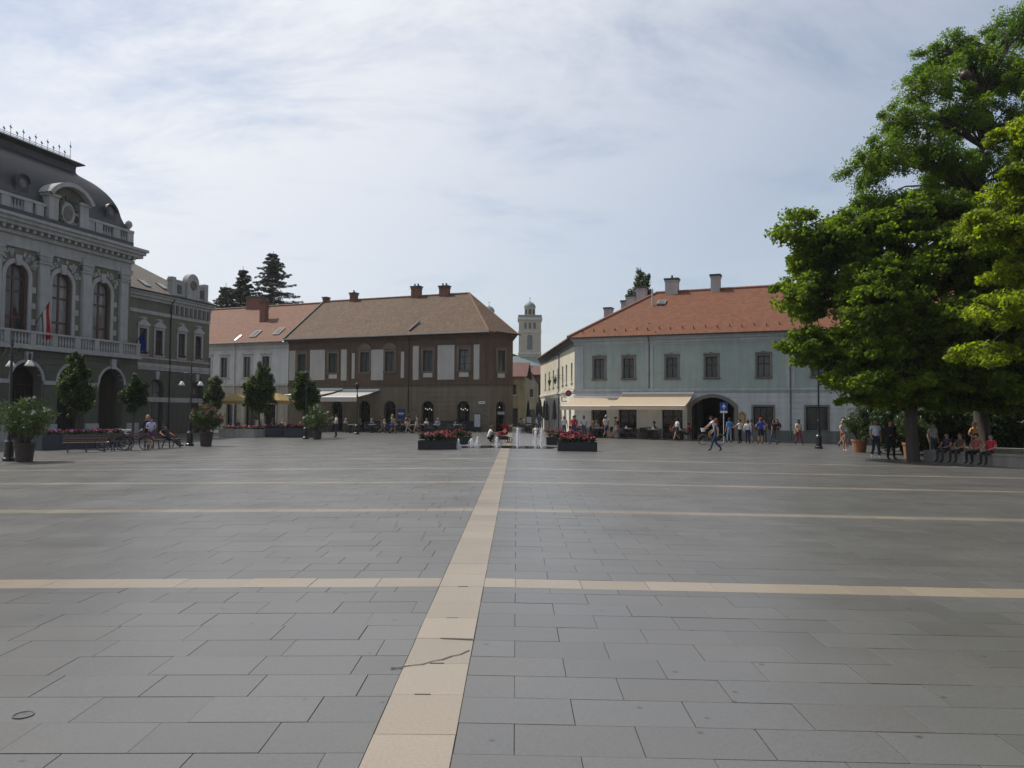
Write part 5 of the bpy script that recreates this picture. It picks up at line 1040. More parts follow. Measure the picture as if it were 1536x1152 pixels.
# oleanders in tubs
m_tub = mat('wooden_tub', (.045, .032, .024), .8, .3, 8, .3, 30); m_terra = mat('terracotta', (.24, .10, .055), .85, .2, 6); m_soil = mat('soil', (.03, .022, .016), .95, .3, 12)
pet_pink = mat('petal_pink', (.55, .17, .22), .7, .3, 9); pet_white = mat('petal_white', (.62, .60, .52), .7, .2, 9); pet_red = mat('petal_red', (.25, .012, .02), .7, .35, 9); pet_rose = mat('petal_rose', (.26, .018, .055), .7, .35, 9)
def oleander(label, x, y, pr, ph, br, zb, zt, seed, pet, nfl, tub=m_tub):
    o = empty('oleander_tub', (x, y, gz(x)), 0); tag(o, label, 'potted plant')
    h = MB(); h.lathe([(pr*.78, 0), (pr*.95, ph*.8), (pr*1.03, ph*.82), (pr*1.03, ph), (pr*.92, ph), (pr*.9, ph-.08)], 18); h.build('tub', tub, o)
    h = MB(); h.lathe([(pr*.9, ph-.1), (0.01, ph-.07)], 16); h.build('soil', m_soil, o)
    r = random.Random(seed); st = MB(); tips = []
    for k in range(26):
        a = r.random()*6.283; e = r.random()**.6; tp = Vector((br*e*math.cos(a), br*e*math.sin(a), zb+(zt-zb)*(1-.55*e*e)*r.uniform(.72, 1.0))); st.tube([(tp.x*.1, tp.y*.1, ph-.1), (tp.x*.55, tp.y*.55, ph+(tp.z-ph)*.55), tuple(tp)], [.018, .012, .006], 4, caps=False); tips.append(tp)
    st.build('stems', m_bark, o)
    cs, rd = [], []
    for tp in tips:
        b = Vector((tp.x*.3, tp.y*.3, ph))
        for q in (.45, .6, .75, .9, 1.0): p = b.lerp(tp, q); cs.append(tuple(p)); rd.append(br*.24)
    inst('foliage', leaves_mesh('foliage', cs, rd, 26, .15, [lf_ole, lf_dark], seed, .9, .2, 4.0, .3), o)
    fc = [tuple(tips[r.randrange(len(tips))]+Vector((r.uniform(-.1, .1), r.uniform(-.1, .1), r.uniform(-.05, .12)))) for _ in range(nfl)]
    f = inst('blossoms', leaves_mesh('blossoms', fc, [.07]*nfl, 9, .06, [pet], seed+1, 1.0, .3, 1.1), o); f['kind'] = 'stuff'
oleander('big spreading oleander with few flowers in a dark tub beside the tall lamp', -18.1, 29.05, .36, .72, 1.15, .85, 2.55, 61, pet_white, 14)
oleander('pink flowering oleander in a dark tub by the candelabra lamp', -16.45, 42.0, .36, .8, .95, .9, 2.5, 62, pet_pink, 80)
oleander('round white flowering oleander in a small dark tub before the white awning', -13.05, 52.4, .32, .56, 1.1, .5, 2.35, 63, pet_white, 60)
oleander('loose oleander in a terracotta tub under the broad green tree', 18.9, 41.2, .4, .7, .95, .8, 2.5, 64, pet_white, 12, m_terra)
oleander('shaded oleander in a terracotta tub behind the strolling couple', 19.6, 37.2, .38, .7, .85, .8, 2.3, 65, pet_white, 6, m_terra)

# planters with summer flowers
m_box_dark = mat('planter_dark', (.012, .012, .014), .65, .3, 6); m_box_stone = mat_plaster('planter_stone', (.30, .285, .26), .3); m_box_blue = mat('planter_slate', (.035, .04, .05), .7, .25, 5)
def planter(label, x, y, w, d, hgt, rz, m, pets, seed, fh=.2, cat='planter', dens=1.0, name='flower_planter'):
    o = empty(name, (x, y, gz(x)), rz); tag(o, label, cat)
    h = MB(); t = .05; h.box(-w/2, w/2, -d/2, -d/2+t, 0, hgt); h.box(-w/2, w/2, d/2-t, d/2, 0, hgt); h.box(-w/2, -w/2+t, -d/2+t, d/2-t, 0, hgt); h.box(w/2-t, w/2, -d/2+t, d/2-t, 0, hgt); h.box(-w/2+t, w/2-t, -d/2+t, d/2-t, .02, .06); h.build('box', m, o)
    for s in (-1, 1):
        h = MB(); h.box(-w/2-.02, w/2+.02, s*(d/2-.02)-.03, s*(d/2-.02)+.03, hgt, hgt+.03); h.build('rim', m, o)
    h = MB(); h.box(-w/2+t, w/2-t, -d/2+t, d/2-t, hgt-.14, hgt-.06); h.build('soil', m_soil, o)
    r = random.Random(seed); n = int(w*d*26*dens); cs = [(r.uniform(-w/2+.08, w/2-.08), r.uniform(-d/2+.08, d/2-.08), hgt+fh*.25+r.random()*fh*.5*(.6+.5*math.sin(5*seed+i))) for i in range(n)]
    f = inst('foliage', leaves_mesh('foliage', cs, [.13]*n, 16, .1, [lf_dark], seed, .8), o); f['kind'] = 'stuff'
    cf = [(c[0], c[1], c[2]+.08+.05*r.random()) for c in cs if r.random() < .8]; b = inst('blossoms', leaves_mesh('blossoms', cf, [.11]*len(cf), 14, .075, pets, seed+3, .7, .6, 1.1, .3), o); b['kind'] = 'stuff'; return o
planter('dark planter of red flowers beside the fountain, nearest the squatting woman side', -3.27, 37.3, 1.82, .8, .40, 0, m_box_dark, [pet_red, pet_rose], 71, .42, dens=1.8)
planter('second dark planter of red flowers standing behind, left of the low fountain jets', -3.0, 43.3, 2.05, .8, .40, 0, m_box_dark, [pet_red, pet_rose], 72, .42, dens=1.8)
planter('dark planter of crimson flowers standing right of the fountain jets', 3.45, 36.7, 1.85, .8, .40, 0, m_box_dark, [pet_rose, pet_red], 73, .42, dens=1.8)
planter('second dark planter of crimson flowers behind the first one right of the jets', 3.3, 43.4, 2.1, .8, .40, 0, m_box_dark, [pet_rose, pet_red], 74, .42, dens=1.8)
planter('long dark planter with red and blue flowers before the arcade', -22.25, 40.0, 4.6, 1.0, .75, R(64), m_box_blue, [pet_red, mat('petal_blue', (.06, .04, .25), .7, .3, 9)], 75)
planter('stone planter with low red flowers before the yellow parasols', -20.1, 57.6, 3.3, 1.2, .62, R(-20), m_box_stone, [pet_red, pet_pink], 76)
planter('slate coloured planter beside the stone planter under the largest small tree', -17.6, 58.4, 1.9, 1.1, .66, R(25), m_box_blue, [pet_red, pet_rose], 77, .15)
planter('dark planter heaped with bright red flowers beside the white awning', -15.3, 57.0, 2.3, 1.3, .62, R(-12), m_box_blue, [pet_red, pet_pink], 78, .45, dens=1.5)
# ------------------------------------------------------------------ street furniture
m_black = mat('black_paint', (.012, .013, .014), .4, .3, 10); m_bell = mat('milk_glass', (.62, .62, .58), .25, .05, 5)
def lamp(label, x, y, top=4.85, arm_z=3.9, arms=4, rz=0.3, bells=True, reach=.5):
    o = empty('street_lamp', (x, y, gz(x)), rz); tag(o, label, 'street lamp', 'cast iron candelabra lamps on the square')
    h = MB(); h.lathe([(.22, 0), (.22, .12), (.17, .16), (.16, .7), (.19, .74), (.12, .82), (.085, .95)], 12); h.build('base', m_black, o, smooth=False)
    h = MB(); h.lathe([(.075, .95), (.06, 1.6), (.085, 1.64), (.055, 1.7), (.045, arm_z-.3), (.08, arm_z-.22), (.04, arm_z), (.035, top-.6), (.07, top-.5), (.02, top-.3), (.01, top)], 10); h.build('post', m_black, o)
    if not arms:
        h = MB(); h.lathe([(.05, 0), (.13, .05), (.17, .42), (.2, .45), (.06, .62), (.02, .78)], 6, (0, 0, top-.55)); h.build('lantern_head', m_black, o)
    for k in range(arms):
        a = 2*math.pi*k/arms; c, s = math.cos(a), math.sin(a)
        pts = [(.03*c, .03*s, arm_z-.15), (reach*.45*c, reach*.45*s, arm_z+.12), (reach*.85*c, reach*.85*s, arm_z+.1), (reach*c, reach*s, arm_z-.12)]
        h = MB(); h.tube(pts, .018, 6); h.tube([(reach*.3*c, reach*.3*s, arm_z), (reach*.55*c, reach*.55*s, arm_z-.22), (.05*c, .05*s, arm_z-.35)], .012, 5); ar = h.build('arm', m_black, o)
        h = MB(); h.lathe([(.05, .0), (.06, -.06), (.05, -.3), (.03, -.32)], 8, (reach*c, reach*s, arm_z-.1)); h.build('holder', m_black, ar)
        h = MB(); h.lathe([(.05, -.36), (.09, -.42), (.13, -.5), (.19, -.58), (.17, -.59), (.1, -.5), (.04, -.4)], 12, (reach*c, reach*s, arm_z)); h.build('glass_bell', m_bell, ar, smooth=True)
    return o
lamp('tall candelabra lamp beside the big spreading oleander', -18.9, 29.35, 5.0, 4.25, 3, rz=.1, reach=.66)
lamp('candelabra lamp between the bench and the pink oleander', -17.55, 42.5, 4.95, 3.95, 2, rz=.1)
lamp('black lamp post standing beside the white flowering oleander', -14.05, 53.2, 4.7, 3.7, 0)
lamp('slender black lamp post before the awning of the brown house', -12.85, 64.4, 4.3, 3.4, 0)
lamp('black lamp post whose head disappears in the broad green tree', 18.25, 45.05, 6.2, 5.1, 0)

m_steel = mat('bench_steel', (.05, .05, .052), .45, .2, 9, metal=.6); m_slat = mat('bench_wood', (.085, .05, .032), .7, .3, 6, rnd=.15, stretch=(1, 8, 8))
def bench(label, x, y, rz, L_=1.9):
    o = empty('park_bench', (x, y, gz(x)), rz); tag(o, label, 'bench', 'benches along the town hall side')
    for s in (-L_/2+.2, 0, L_/2-.2):
        h = MB(); h.bar((s, -.22, 0), (s, -.16, .42), .045); h.bar((s, .3, 0), (s, .12, .42), .045); h.bar((s, -.2, .42), (s, .2, .42), .045); h.bar((s, .16, .42), (s, .3, .85), .04); h.build('leg', m_steel, o)
    for i in range(4): h = MB(); h.box(-L_/2, L_/2, -.045, .045, 0, .03); h.build('slat', m_slat, o, (0, -.18+.115*i, .445))
    for i in range(3): h = MB(); h.box(-L_/2, L_/2, -.012, .012, -.04, .04); h.build('back_slat', m_slat, o, (0, .17+.04*i, .55+.115*i), (R(-18), 0, 0))
bench('slatted bench beside the long planter with nobody on it', -19.6, 35.9, R(32)); bench('slatted bench carrying the leaning bicycles', -18.4, 37.6, R(40)); bench('slatted bench on which the person in black lounges', -17.75, 40.1, R(72))

m_tyre = mat('tyre', (.015, .015, .015), .8, .2, 20); m_chrome = mat('bicycle_metal', (.45, .45, .46), .3, .1, 9, metal=.9); m_seat = mat('saddle', (.02, .018, .018), .6, .2, 10)
def bicycle(label, x, y, rz, col, lean=0.0, basket=None, z=None):
    o = empty('bicycle', (x, y, gz(x) if z is None else z), rz); o.rotation_euler = (lean, 0, rz); tag(o, label, 'bicycle')
    fm = mat('bike_'+col[0], col[1], .35, .1, 5)
    for cx in (-.52, .52):
        h = MB(); n = 22; h.tube([(cx+.32*math.cos(2*math.pi*i/n), 0, .34+.32*math.sin(2*math.pi*i/n)) for i in range(n+1)], .02, 6, caps=False); w = h.build('wheel', m_tyre, o)
        h = MB(); h.tube([(cx+.295*math.cos(2*math.pi*i/n), 0, .34+.295*math.sin(2*math.pi*i/n)) for i in range(n+1)], .01, 5, caps=False); h.build('rim', m_chrome, w)
        h = MB()
        for i in range(12): a = 2*math.pi*i/12; h.tube([(cx, 0, .34), (cx+.295*math.cos(a), 0, .34+.295*math.sin(a))], .003, 3, caps=False)
        h.build('spokes', m_chrome, w)
    h = MB()
    for a, b in [((-.52, 0, .34), (-.1, 0, .3)), ((-.52, 0, .34), (-.2, 0, .78)), ((-.1, 0, .3), (-.22, 0, .86)), ((-.1, 0, .3), (.36, 0, .74)), ((-.2, 0, .76), (.34, 0, .82)), ((.52, 0, .34), (.36, 0, .74)), ((.36, 0, .74), (.32, 0, 1.0))]: h.tube([a, b], .017, 6)
    h.build('frame', fm, o)
    h = MB(); h.tube([(.22, -.29, 1.0), (.33, -.2, 1.03), (.34, 0, 1.01), (.33, .2, 1.03), (.22, .29, 1.0)], .013, 6); h.build('handlebar', m_chrome, o)
    h = MB(); h.lathe([(.02, 0), (.1, .02), (.09, .06), (.02, .07)], 10, (-.24, 0, .87), sx=1.4, sy=.8); h.build('saddle', m_seat, o)
    h = MB(); h.tube([(-.1, -.05, .3), (-.1, -.1, .14), (-.1, -.16, .14)], .012, 5); h.tube([(-.1, .05, .3), (-.1, .1, .46), (-.1, .16, .46)], .012, 5); h.lathe([(.08, -.005), (.08, .005)], 12, (-.1, 0, .3)); h.build('crank', m_chrome, o)
    for cx in (-.52, .52):
        h = MB(); n = 9; h.tube([(cx+.36*math.cos(R(20+150*i/n)), 0, .34+.36*math.sin(R(20+150*i/n))) for i in range(n+1)], .022, 5); h.build('mudguard', m_darkmetal, o)
    if basket:
        h = MB(); h.lathe([(.11, 0), (.16, .2), (.17, .22), (.15, .22), (.1, .02)], 10, (.52, 0, .82), sy=1.15); h.build('basket', basket, o)
    return o
bicycle('dark bicycle with a pale basket leaning on the slatted bench', -18.95, 37.2, R(38), ('navy', (.02, .025, .06)), R(6), mat('basket_pale', (.5, .5, .52), .6, .15, 20)); bicycle('purple bicycle propped against the first one on the bench', -18.15, 37.55, R(20), ('purple', (.06, .02, .07)), R(7))
CYC = (12.62, 47.5)
bicycle('black bicycle with a white front basket ridden past the gateway', CYC[0], CYC[1], R(176), ('black', (.02, .02, .02)), 0, mat('basket_white', (.7, .7, .68), .6, .1, 20))

# fountain: wet stone, jets of water
m_wet = mat('wet_stone', (.022, .022, .023), .06, .35, 1.2, .05, 5, spec=.35)
mb = MB(); pts = []; n = 60
for i in range(n):
    a = 2*math.pi*i/n; rx = 2.5*(1+.06*math.sin(3*a+1)+.04*math.sin(7*a)); ry = 1.55*(1+.08*math.sin(4*a)+.05*math.sin(9*a+2)); ca, sa = math.cos(a), math.sin(a); k = (abs(ca)**4+abs(sa)**4)**-.25; pts.append((.05+rx*ca*k, 39.6+ry*sa*k))
for sgn in (-1, 1):
    q = [p for p in pts if p[0]*sgn >= 0]; q.sort(key=lambda p: math.atan2(p[1]-39.6, (p[0])*sgn)); ring = [(0, 38.0)]+q+[(0, 41.2)]
    if sgn < 0: ring = ring[::-1]
    base = len(mb.v); mb.add([(x, y, gz(x)+.003) for x, y in ring], [tuple(range(len(ring)))])
o = mb.build('water', m_wet); o['kind'] = 'structure'
m_foam = bpy.data.materials.new('water_foam'); m_foam.use_nodes = True; t = m_foam.node_tree; b = t.nodes['Principled BSDF']
b.inputs['Base Color'].default_value = (.9, .92, .94, 1); b.inputs['Roughness'].default_value = .35; b.inputs['IOR'].default_value = 1.33; b.inputs['Transmission Weight'].default_value = .08
def jet(label, x, y, hgt, seed, w=.1):
    o = empty('fountain_jet', (x, y, gz(x)), 0); tag(o, label, 'fountain jet'); r = np.random.default_rng(seed)
    h = MB(); h.lathe([(.07, 0), (.07, .012), (.04, .014), (.02, .014)], 12); h.build('nozzle', m_zinc, o)
    n = 620; tt = r.random(n)**.8; ang = r.random(n)*6.283; fall = r.random(n) < .35
    z = np.where(fall, hgt*(1-r.random(n)**1.2), hgt*tt); rad = np.where(fall, w*(.5+1.4*r.random(n))*(1.2-z/hgt*.5), w*.35*(1-.4*z/hgt)*r.random(n)**.5+.01); rad *= np.clip(1.15-z/hgt*.75, .25, 1)
    vs, fs = [], []
    for i in range(n):
        c = Vector((rad[i]*math.cos(ang[i]), rad[i]*math.sin(ang[i]), z[i]+.01)); s = .007+.015*r.random()*(1 if not fall[i] else .7); e = s*(1.6 if not fall[i] else 1.1); k = len(vs)
        vs += [c+Vector((s, 0, 0)), c+Vector((0, s, 0)), c+Vector((-s, 0, 0)), c+Vector((0, -s, 0)), c+Vector((0, 0, e)), c+Vector((0, 0, -e))]; fs += [(k, k+1, k+4), (k+1, k+2, k+4), (k+2, k+3, k+4), (k+3, k, k+4), (k+1, k, k+5), (k+2, k+1, k+5), (k+3, k+2, k+5), (k, k+3, k+5)]
    mb = MB(); mb.add(vs, fs); pl = mb.build('water_drops', m_foam, o, smooth=True); pl['kind'] = 'stuff'
    h = MB(); h.tube([(0, 0, .01), (.005, 0, hgt*.4), (-.006, .004, hgt*.8), (.004, 0, hgt*.97)], [.02, .018, .02, .008], 8); h.build('water_column', m_foam, o, smooth=True)
jet('tallest water jet beside the cream strip', .62, 38.7, .98, 1, .13); jet('tall water jet before the crouching child', 1.83, 39.1, 1.0, 2, .13); jet('short water jet close to the tall one near the child', 1.55, 39.6, .8, 6, .1)
jet('low foaming jet just beside the cream strip, before the pram', -.42, 38.5, .52, 3, .12); jet('very low jet between the red planter and the squatting woman', -1.75, 39.3, .42, 4, .14); jet('thin low jet next to that very low one', -1.45, 39.6, .5, 7, .09); jet('low jet at the edge of the red flower planter', -2.25, 37.2, .48, 5, .08)

# pushchair
m_pram = mat_fabric('pram_red', (.26, .016, .02), .1)
o = empty('pushchair', (-.25, 45.1, 0), R(200)); tag(o, 'red pushchair with raised hood beside the squatting woman', 'pushchair')
h = MB(); prf = [(-.30*math.cos(R(a)), .27*math.sin(R(a))) for a in range(-5, 106, 11)]; n = len(prf); vs = [(-.06+p[0], -.22, .82+p[1]) for p in prf]+[(-.06+p[0], .22, .82+p[1]) for p in prf]; h.add(vs, [(i, i+1, n+i+1, n+i) for i in range(n-1)]); h.add([(-.06, -.22, .82)]+[(-.06+p[0], -.22, .82+p[1]) for p in prf], [(0, i+1, i+2) for i in range(n-1)]); h.add([(-.06, .22, .82)]+[(-.06+p[0], .22, .82+p[1]) for p in prf], [(0, i+2, i+1) for i in range(n-1)]); h.build('hood', m_pram, o)
h = MB(); h.bar((-.2, 0, .5), (.22, 0, .46), .42, .07); h.bar((-.2, 0, .5), (-.34, 0, .98), .42, .06); h.build('seat', m_pram, o)
h = MB(); h.bar((.22, 0, .45), (.34, 0, .28), .36, .05); h.build('footrest', m_black, o); h = MB(); h.box(-.28, .16, -.2, .2, .18, .38); h.build('basket', m_black, o); h = MB(); h.bar((-.26, 0, .62), (.22, 0, .54), .4, .16); h.build('carrier', m_pram, o)
for s in (-.24, .24):
    h = MB(); h.tube([(-.36, s, .16), (.05, s, .5), (-.5, s, 1.02), (-.62, s, 1.05)], .016, 6); h.tube([(.05, s, .5), (.38, s, .14)], .016, 6); h.build('frame', m_black, o)
    for cx, r_ in ((-.36, .15), (.38, .12)):
        h = MB(); nn = 14; h.tube([(cx+r_*math.cos(2*math.pi*i/nn), s, r_+.012+r_*math.sin(2*math.pi*i/nn)) for i in range(nn+1)], .022, 5, caps=False); h.tube([(cx, s-.03, r_+.01), (cx, s+.03, r_+.01)], .03, 8); h.tube([(cx-r_, s, r_+.012), (cx+r_, s, r_+.012)], .008, 4); h.tube([(cx, s, .012), (cx, s, 2*r_)], .008, 4); h.build('wheel', m_tyre, o)
h = MB(); h.tube([(-.62, -.24, 1.05), (-.62, .24, 1.05)], .018, 6); h.build('handle', m_black, o)

# awnings
def awning(name, label, M, x0, x1, zb, zf, out_, m, val=.28, slats=7):
    o = empty(name); o.matrix_basis = M; tag(o, label, 'awning')
    mb = MB(); nn = slats*2; sag = .04
    vs = [(x0+(x1-x0)*i/nn, -.06, zb) for i in range(nn+1)]+[(x0+(x1-x0)*i/nn, -out_*.5, (zb+zf)/2-sag) for i in range(nn+1)]+[(x0+(x1-x0)*i/nn, -out_, zf) for i in range(nn+1)]+[(x0+(x1-x0)*i/nn, -out_-.02-.015*(i % 2), zf-val) for i in range(nn+1)]
    a = nn+1; mb.add(vs, sum([[(i+a*k, i+1+a*k, i+1+a*(k+1), i+a*(k+1)) for i in range(nn)] for k in range(3)], [])); mb.build('cloth', m, o)
    h = MB(); h.box(x0-.05, x1+.05, -.16, -.01, zb-.02, zb+.13); h.build('cassette', m_sign_white, o)
    h = MB(); h.tube([(x0-.02, -out_, zf), (x1+.02, -out_, zf)], .035, 6); h.build('front_bar', m_sign_white, o)
    for x in (x0+.1, x1-.1):
        h = MB(); h.bar((x, -.1, zb-.25), (x, -out_*.5, (zb+zf)/2-.35), .05); h.bar((x, -out_*.5, (zb+zf)/2-.35), (x, -out_, zf-.02), .05); h.build('folding_arm', m_grey_frame, o)
    return o
m_awn = mat_fabric('awning_cream', (.74, .61, .45), .5); m_awn_w = mat_fabric('awning_white', (.60, .59, .55), .35)
Mm, Bm, Wm = Mh.matrix_basis.copy(), B.matrix_basis.copy(), Wh.matrix_basis.copy()
awning('awning', 'cream awning on the mint house, lower half nearest the street corner', Mm, .02, 3.95, 2.98, 2.28, 3.5, m_awn)
awning('awning', 'cream awning on the mint house, higher half beside the gateway', Mm, 4.0, 9.45, 3.28, 2.32, 3.55, m_awn, slats=9)
awning('awning', 'white awning on the brown house over the café tables', Bm, 7.0, 11.2, 3.85, 3.1, 3.8, m_awn_w, .42)
awning('awning', 'greyish awning farther along the brown house, next to the white house', Bm, 2.4, 6.8, 3.95, 3.35, 3.4, m_awn_w, .3)
m_par = mat_fabric('parasol_yellow', (.40, .29, .13), .4); m_wood = mat('pole_wood', (.14, .085, .05), .6, .2, 6); m_grave = mat('base_concrete', (.25, .25, .245), .9, .15, 6)
def parasol(label, x, y, w, ze, zt, m, rz, name='parasol'):
    o = empty(name, (x, y, gz(x)), rz); tag(o, label, 'parasol')
    h = MB(); hw = w/2; nn = 4; c = [(-hw, -hw), (hw, -hw), (hw, hw), (-hw, hw)]
    for i in range(4):
        a, b = c[i], c[(i+1) % 4]; h.add([(a[0], a[1], ze), (b[0], b[1], ze), (0, 0, zt)], [(0, 1, 2)]); h.add([(a[0], a[1], ze), (b[0], b[1], ze), (b[0], b[1], ze-.3), (a[0], a[1], ze-.3)], [(0, 3, 2, 1)])
    h.build('canopy', m, o); h = MB(); h.tube([(0, 0, 0), (0, 0, zt+.08)], .03, 8); h.build('pole', m_wood, o); h = MB(); h.lathe([(.3, 0), (.3, .08), (.1, .12), (.06, .3)], 12); h.build('base', m_grave, o)
    for i in range(4): h = MB(); h.bar((0, 0, zt-.02), (c[i][0]*.98, c[i][1]*.98, ze-.02), .025); h.build('rib', m_wood, o)
parasol('yellow parasol before the white house next to the town hall corner', -25.2, 70.2, 2.9, 2.95, 3.65, m_par, R(-22)); parasol('yellow parasol between the two small trees before the white house', -21.2, 69.6, 2.9, 2.95, 3.65, m_par, R(-22))
m_pardk = mat_fabric('parasol_dark', (.03, .032, .035), .05)
def closed_parasol(label, x, y, hgt):
    o = empty('closed_parasol', (x, y, gz(x))); tag(o, label, 'parasol', 'folded dark parasols in the street')
    h = MB(); h.tube([(0, 0, 0), (0, 0, hgt)], .025, 6); h.build('pole', m_wood, o)
    h = MB(); h.lathe([(.04, hgt+.02), (.1, hgt-.25), (.15, hgt-.9), (.2, hgt-1.5), (.17, hgt-1.55), (.1, hgt-1.5)][::-1], 9); h.build('folded_cloth', m_pardk, o); h = MB(); h.lathe([(.26, 0), (.26, .07), (.08, .1)], 10); h.build('base', m_grave, o)
for i, (x, y) in enumerate([(3.05, 63.6), (2.95, 66.2), (2.7, 69.0), (2.5, 72.0), (3.6, 61.9), (1.7, 76.0)]): closed_parasol('folded dark parasol standing along the cream wall of the street', x, y, 2.75+.1*(i % 3))

# café chairs and tables
m_chair = mat('cafe_rattan', (.035, .03, .028), .6, .3, 25); m_top = mat('table_top', (.32, .31, .29), .5, .1, 6); m_tleg = m_black
def make_chair():
    o = bpy.data.objects.new('cafe_chair', None); put(o)
    h = MB(); h.box(-.22, .22, -.22, .22, .43, .47); h.build('seat', m_chair, o)
    h = MB(); nn = 6; vs = []
    for i in range(nn+1): a = R(-60+120*i/nn); vs += [(.25*math.sin(a), .22*math.cos(a)+.02, .5), (.26*math.sin(a), .24*math.cos(a)+.06, .84)]
    h.add(vs, [(2*i, 2*i+2, 2*i+3, 2*i+1) for i in range(nn)]); h.add([(v[0]*.94, v[1]-.02, v[2]) for v in vs], [(2*i, 2*i+1, 2*i+3, 2*i+2) for i in range(nn)]); h.build('backrest', m_chair, o)
    for sx_ in (-1, 1):
        for sy_ in (-1, 1): h = MB(); h.tube([(sx_*.2, sy_*.2, .44), (sx_*.23, sy_*.23, 0)], .014, 5); h.build('leg', m_black, o)
    return o
def make_table():
    o = bpy.data.objects.new('cafe_table', None); put(o)
    h = MB(); h.box(-.36, .36, -.36, .36, .72, .75); h.build('table_top', m_top, o); h = MB(); h.tube([(0, 0, .03), (0, 0, .72)], .03, 8); h.build('column', m_black, o); h = MB(); h.lathe([(.24, 0), (.24, .02), (.06, .05)], 12); h.build('foot', m_black, o)
    return o
_ch = _tb = None
def place(kind, p, rz, label, group):
    global _ch, _tb
    if kind == 'c':
        if _ch is None: _ch = o = make_chair()
        else: o = copy_tree(_ch)
    else:
        if _tb is None: _tb = o = make_table()
        else: o = copy_tree(_tb)
    o.location = (p[0], p[1], gz(p[0])); o.rotation_euler = (0, 0, rz); tag(o, label, 'chair' if kind == 'c' else 'table', group); return o
rr = random.Random(4); SEATS = []; ORD = ['first', 'second', 'third', 'fourth', 'fifth', 'sixth', 'seventh', 'eighth', 'ninth', 'tenth']
def cafe(M, spots, rz0, where, key):
    for (x, y) in spots:
        p = M @ Vector((x, y, 0)); a = rz0+rr.uniform(-.15, .15)
        nth = ORD[spots.index((x, y))]; wh = '%s, %s one' % (where, nth)
        place('t', p, a, 'square café table with pale top '+wh, 'tables '+key)
        for k in range(4):
            if rr.random() < .82:
                b = a+k*math.pi/2; q = Vector((p.x-math.sin(b)*-.62, p.y+math.cos(b)*-.62, 0)); b2 = b+math.pi+rr.uniform(-.25, .25)
                q = Vector((p.x+math.sin(b)*.62, p.y-math.cos(b)*.62, 0)); place('c', q, b+math.pi+rr.uniform(-.2, .2), 'dark rattan café chair %s at the %s table' % (where, nth), 'chairs '+key); SEATS.append((q, b+math.pi, key))
cafe(Bm, [(11.9, -5.6), (14.0, -5.5), (16.2, -5.7), (18.3, -5.5), (20.4, -5.4), (22.3, -5.0), (13.0, -3.2), (15.6, -3.2), (18.0, -3.3), (20.6, -3.0)], BRZ, 'before the brown house arches', 'before the brown house')
cafe(Bm, [(4.2, -5.0), (6.4, -4.6), (8.4, -4.9), (10.0, -2.3), (7.4, -2.3), (2.0, -5.2)], BRZ, 'under or near the white awnings', 'at the white awnings')
cafe(Mm, [(1.0, -2.7), (3.0, -2.6), (5.0, -2.9), (7.0, -2.8), (8.9, -2.7), (2.0, -1.0), (6.0, -1.0)], MRZ, 'under the cream awning of the mint house', 'under the cream awning')
cafe(Matrix.Translation((0, 0, 0)), [(1.9, 66.5), (1.6, 70.5), (1.2, 75.5)], .1, 'standing in the mouth of the narrow street', 'in the narrow street')
cafe(Matrix.Translation((0, 0, 0)), [(-24.8, 69.6), (-21.8, 69.2), (-19.2, 66.5)], .3, 'near the yellow parasols', 'near the yellow parasols')
for i, x in enumerate([11.4, 13.5, 15.6, 17.7, 19.8, 21.9]):
    p = Bm @ Vector((x, -1.45, 0)); o = empty('cafe_screen', (p.x, p.y, gz(p.x)), BRZ); tag(o, 'low dark canvas screen behind the café tables before the brown house', 'screen', 'canvas screens before the brown house')
    h = MB(); h.box(-.95, .95, -.015, .015, .12, 1.0); h.build('canvas', m_pardk, o)
    for s in (-1, 1): h = MB(); h.tube([(s*.97, 0, 0), (s*.97, 0, 1.05)], .022, 6); h.box(s*.97-.12, s*.97+.12, -.2, .2, 0, .03); h.build('post', m_black, o)
# napkin holders / menu cards on the mint house tables
for i, (x, y) in enumerate([(1.0, -2.7), (5.0, -2.9), (7.0, -2.8), (8.9, -2.7)]):
    p = Mm @ Vector((x, y, 0)); mb = MB(); mb.prism([(-.1, 0), (.1, 0), (.0, .2)], -.1, .1); c = mb.build('menu_card', m_sign_white, None, (p.x, p.y, gz(p.x)+.751), (0, 0, MRZ)); tag(c, 'folded white menu card on a table under the cream awning', 'menu card', 'menu cards under the cream awning')

# signs
s_ = empty('hanging_sign', Mm @ Vector((-.35, .25, 3.35)), MRZ); tag(s_, 'dark red eight-sided sign on a bracket at the mint house corner', 'sign')
h = MB(); h.lathe([(.27, -.03), (.27, .03)], 8, phase=R(22.5)); h.build('board', mat('sign_red', (.14, .018, .022), .45, .2, 5), s_, (-.25, 0, 0), (R(90), 0, 0))
h = MB(); h.lathe([(.14, -.034), (.14, .034)], 5); h.build('star_mark', mat('sign_dark_red', (.34, .05, .05), .5, .1, 5), s_, (-.25, 0, 0), (R(90), 0, 0)); h = MB(); h.bar((-.6, 0, .34), (.35, 0, .34), .03); h.bar((-.25, 0, .34), (-.25, 0, .24), .02); h.build('bracket', m_black, s_)
s_ = empty('hanging_sign', Mm @ (sdv*2.3 - spv*.5 + Vector((0, 0, 2.7))), MRZ); tag(s_, 'small open square sign frame beside the red eight-sided sign', 'sign')
h = MB(); h.box(-.24, .24, -.03, .03, .36, .42); h.box(-.24, .24, -.03, .03, 0, .06); h.box(-.24, -.18, -.03, .03, .06, .36); h.build('frame', m_black, s_); h = MB(); h.bar((0, 0, .5), (.45, 0, .5), .025); h.bar((0, 0, .5), (0, 0, .42), .02); h.build('bracket', m_black, s_)
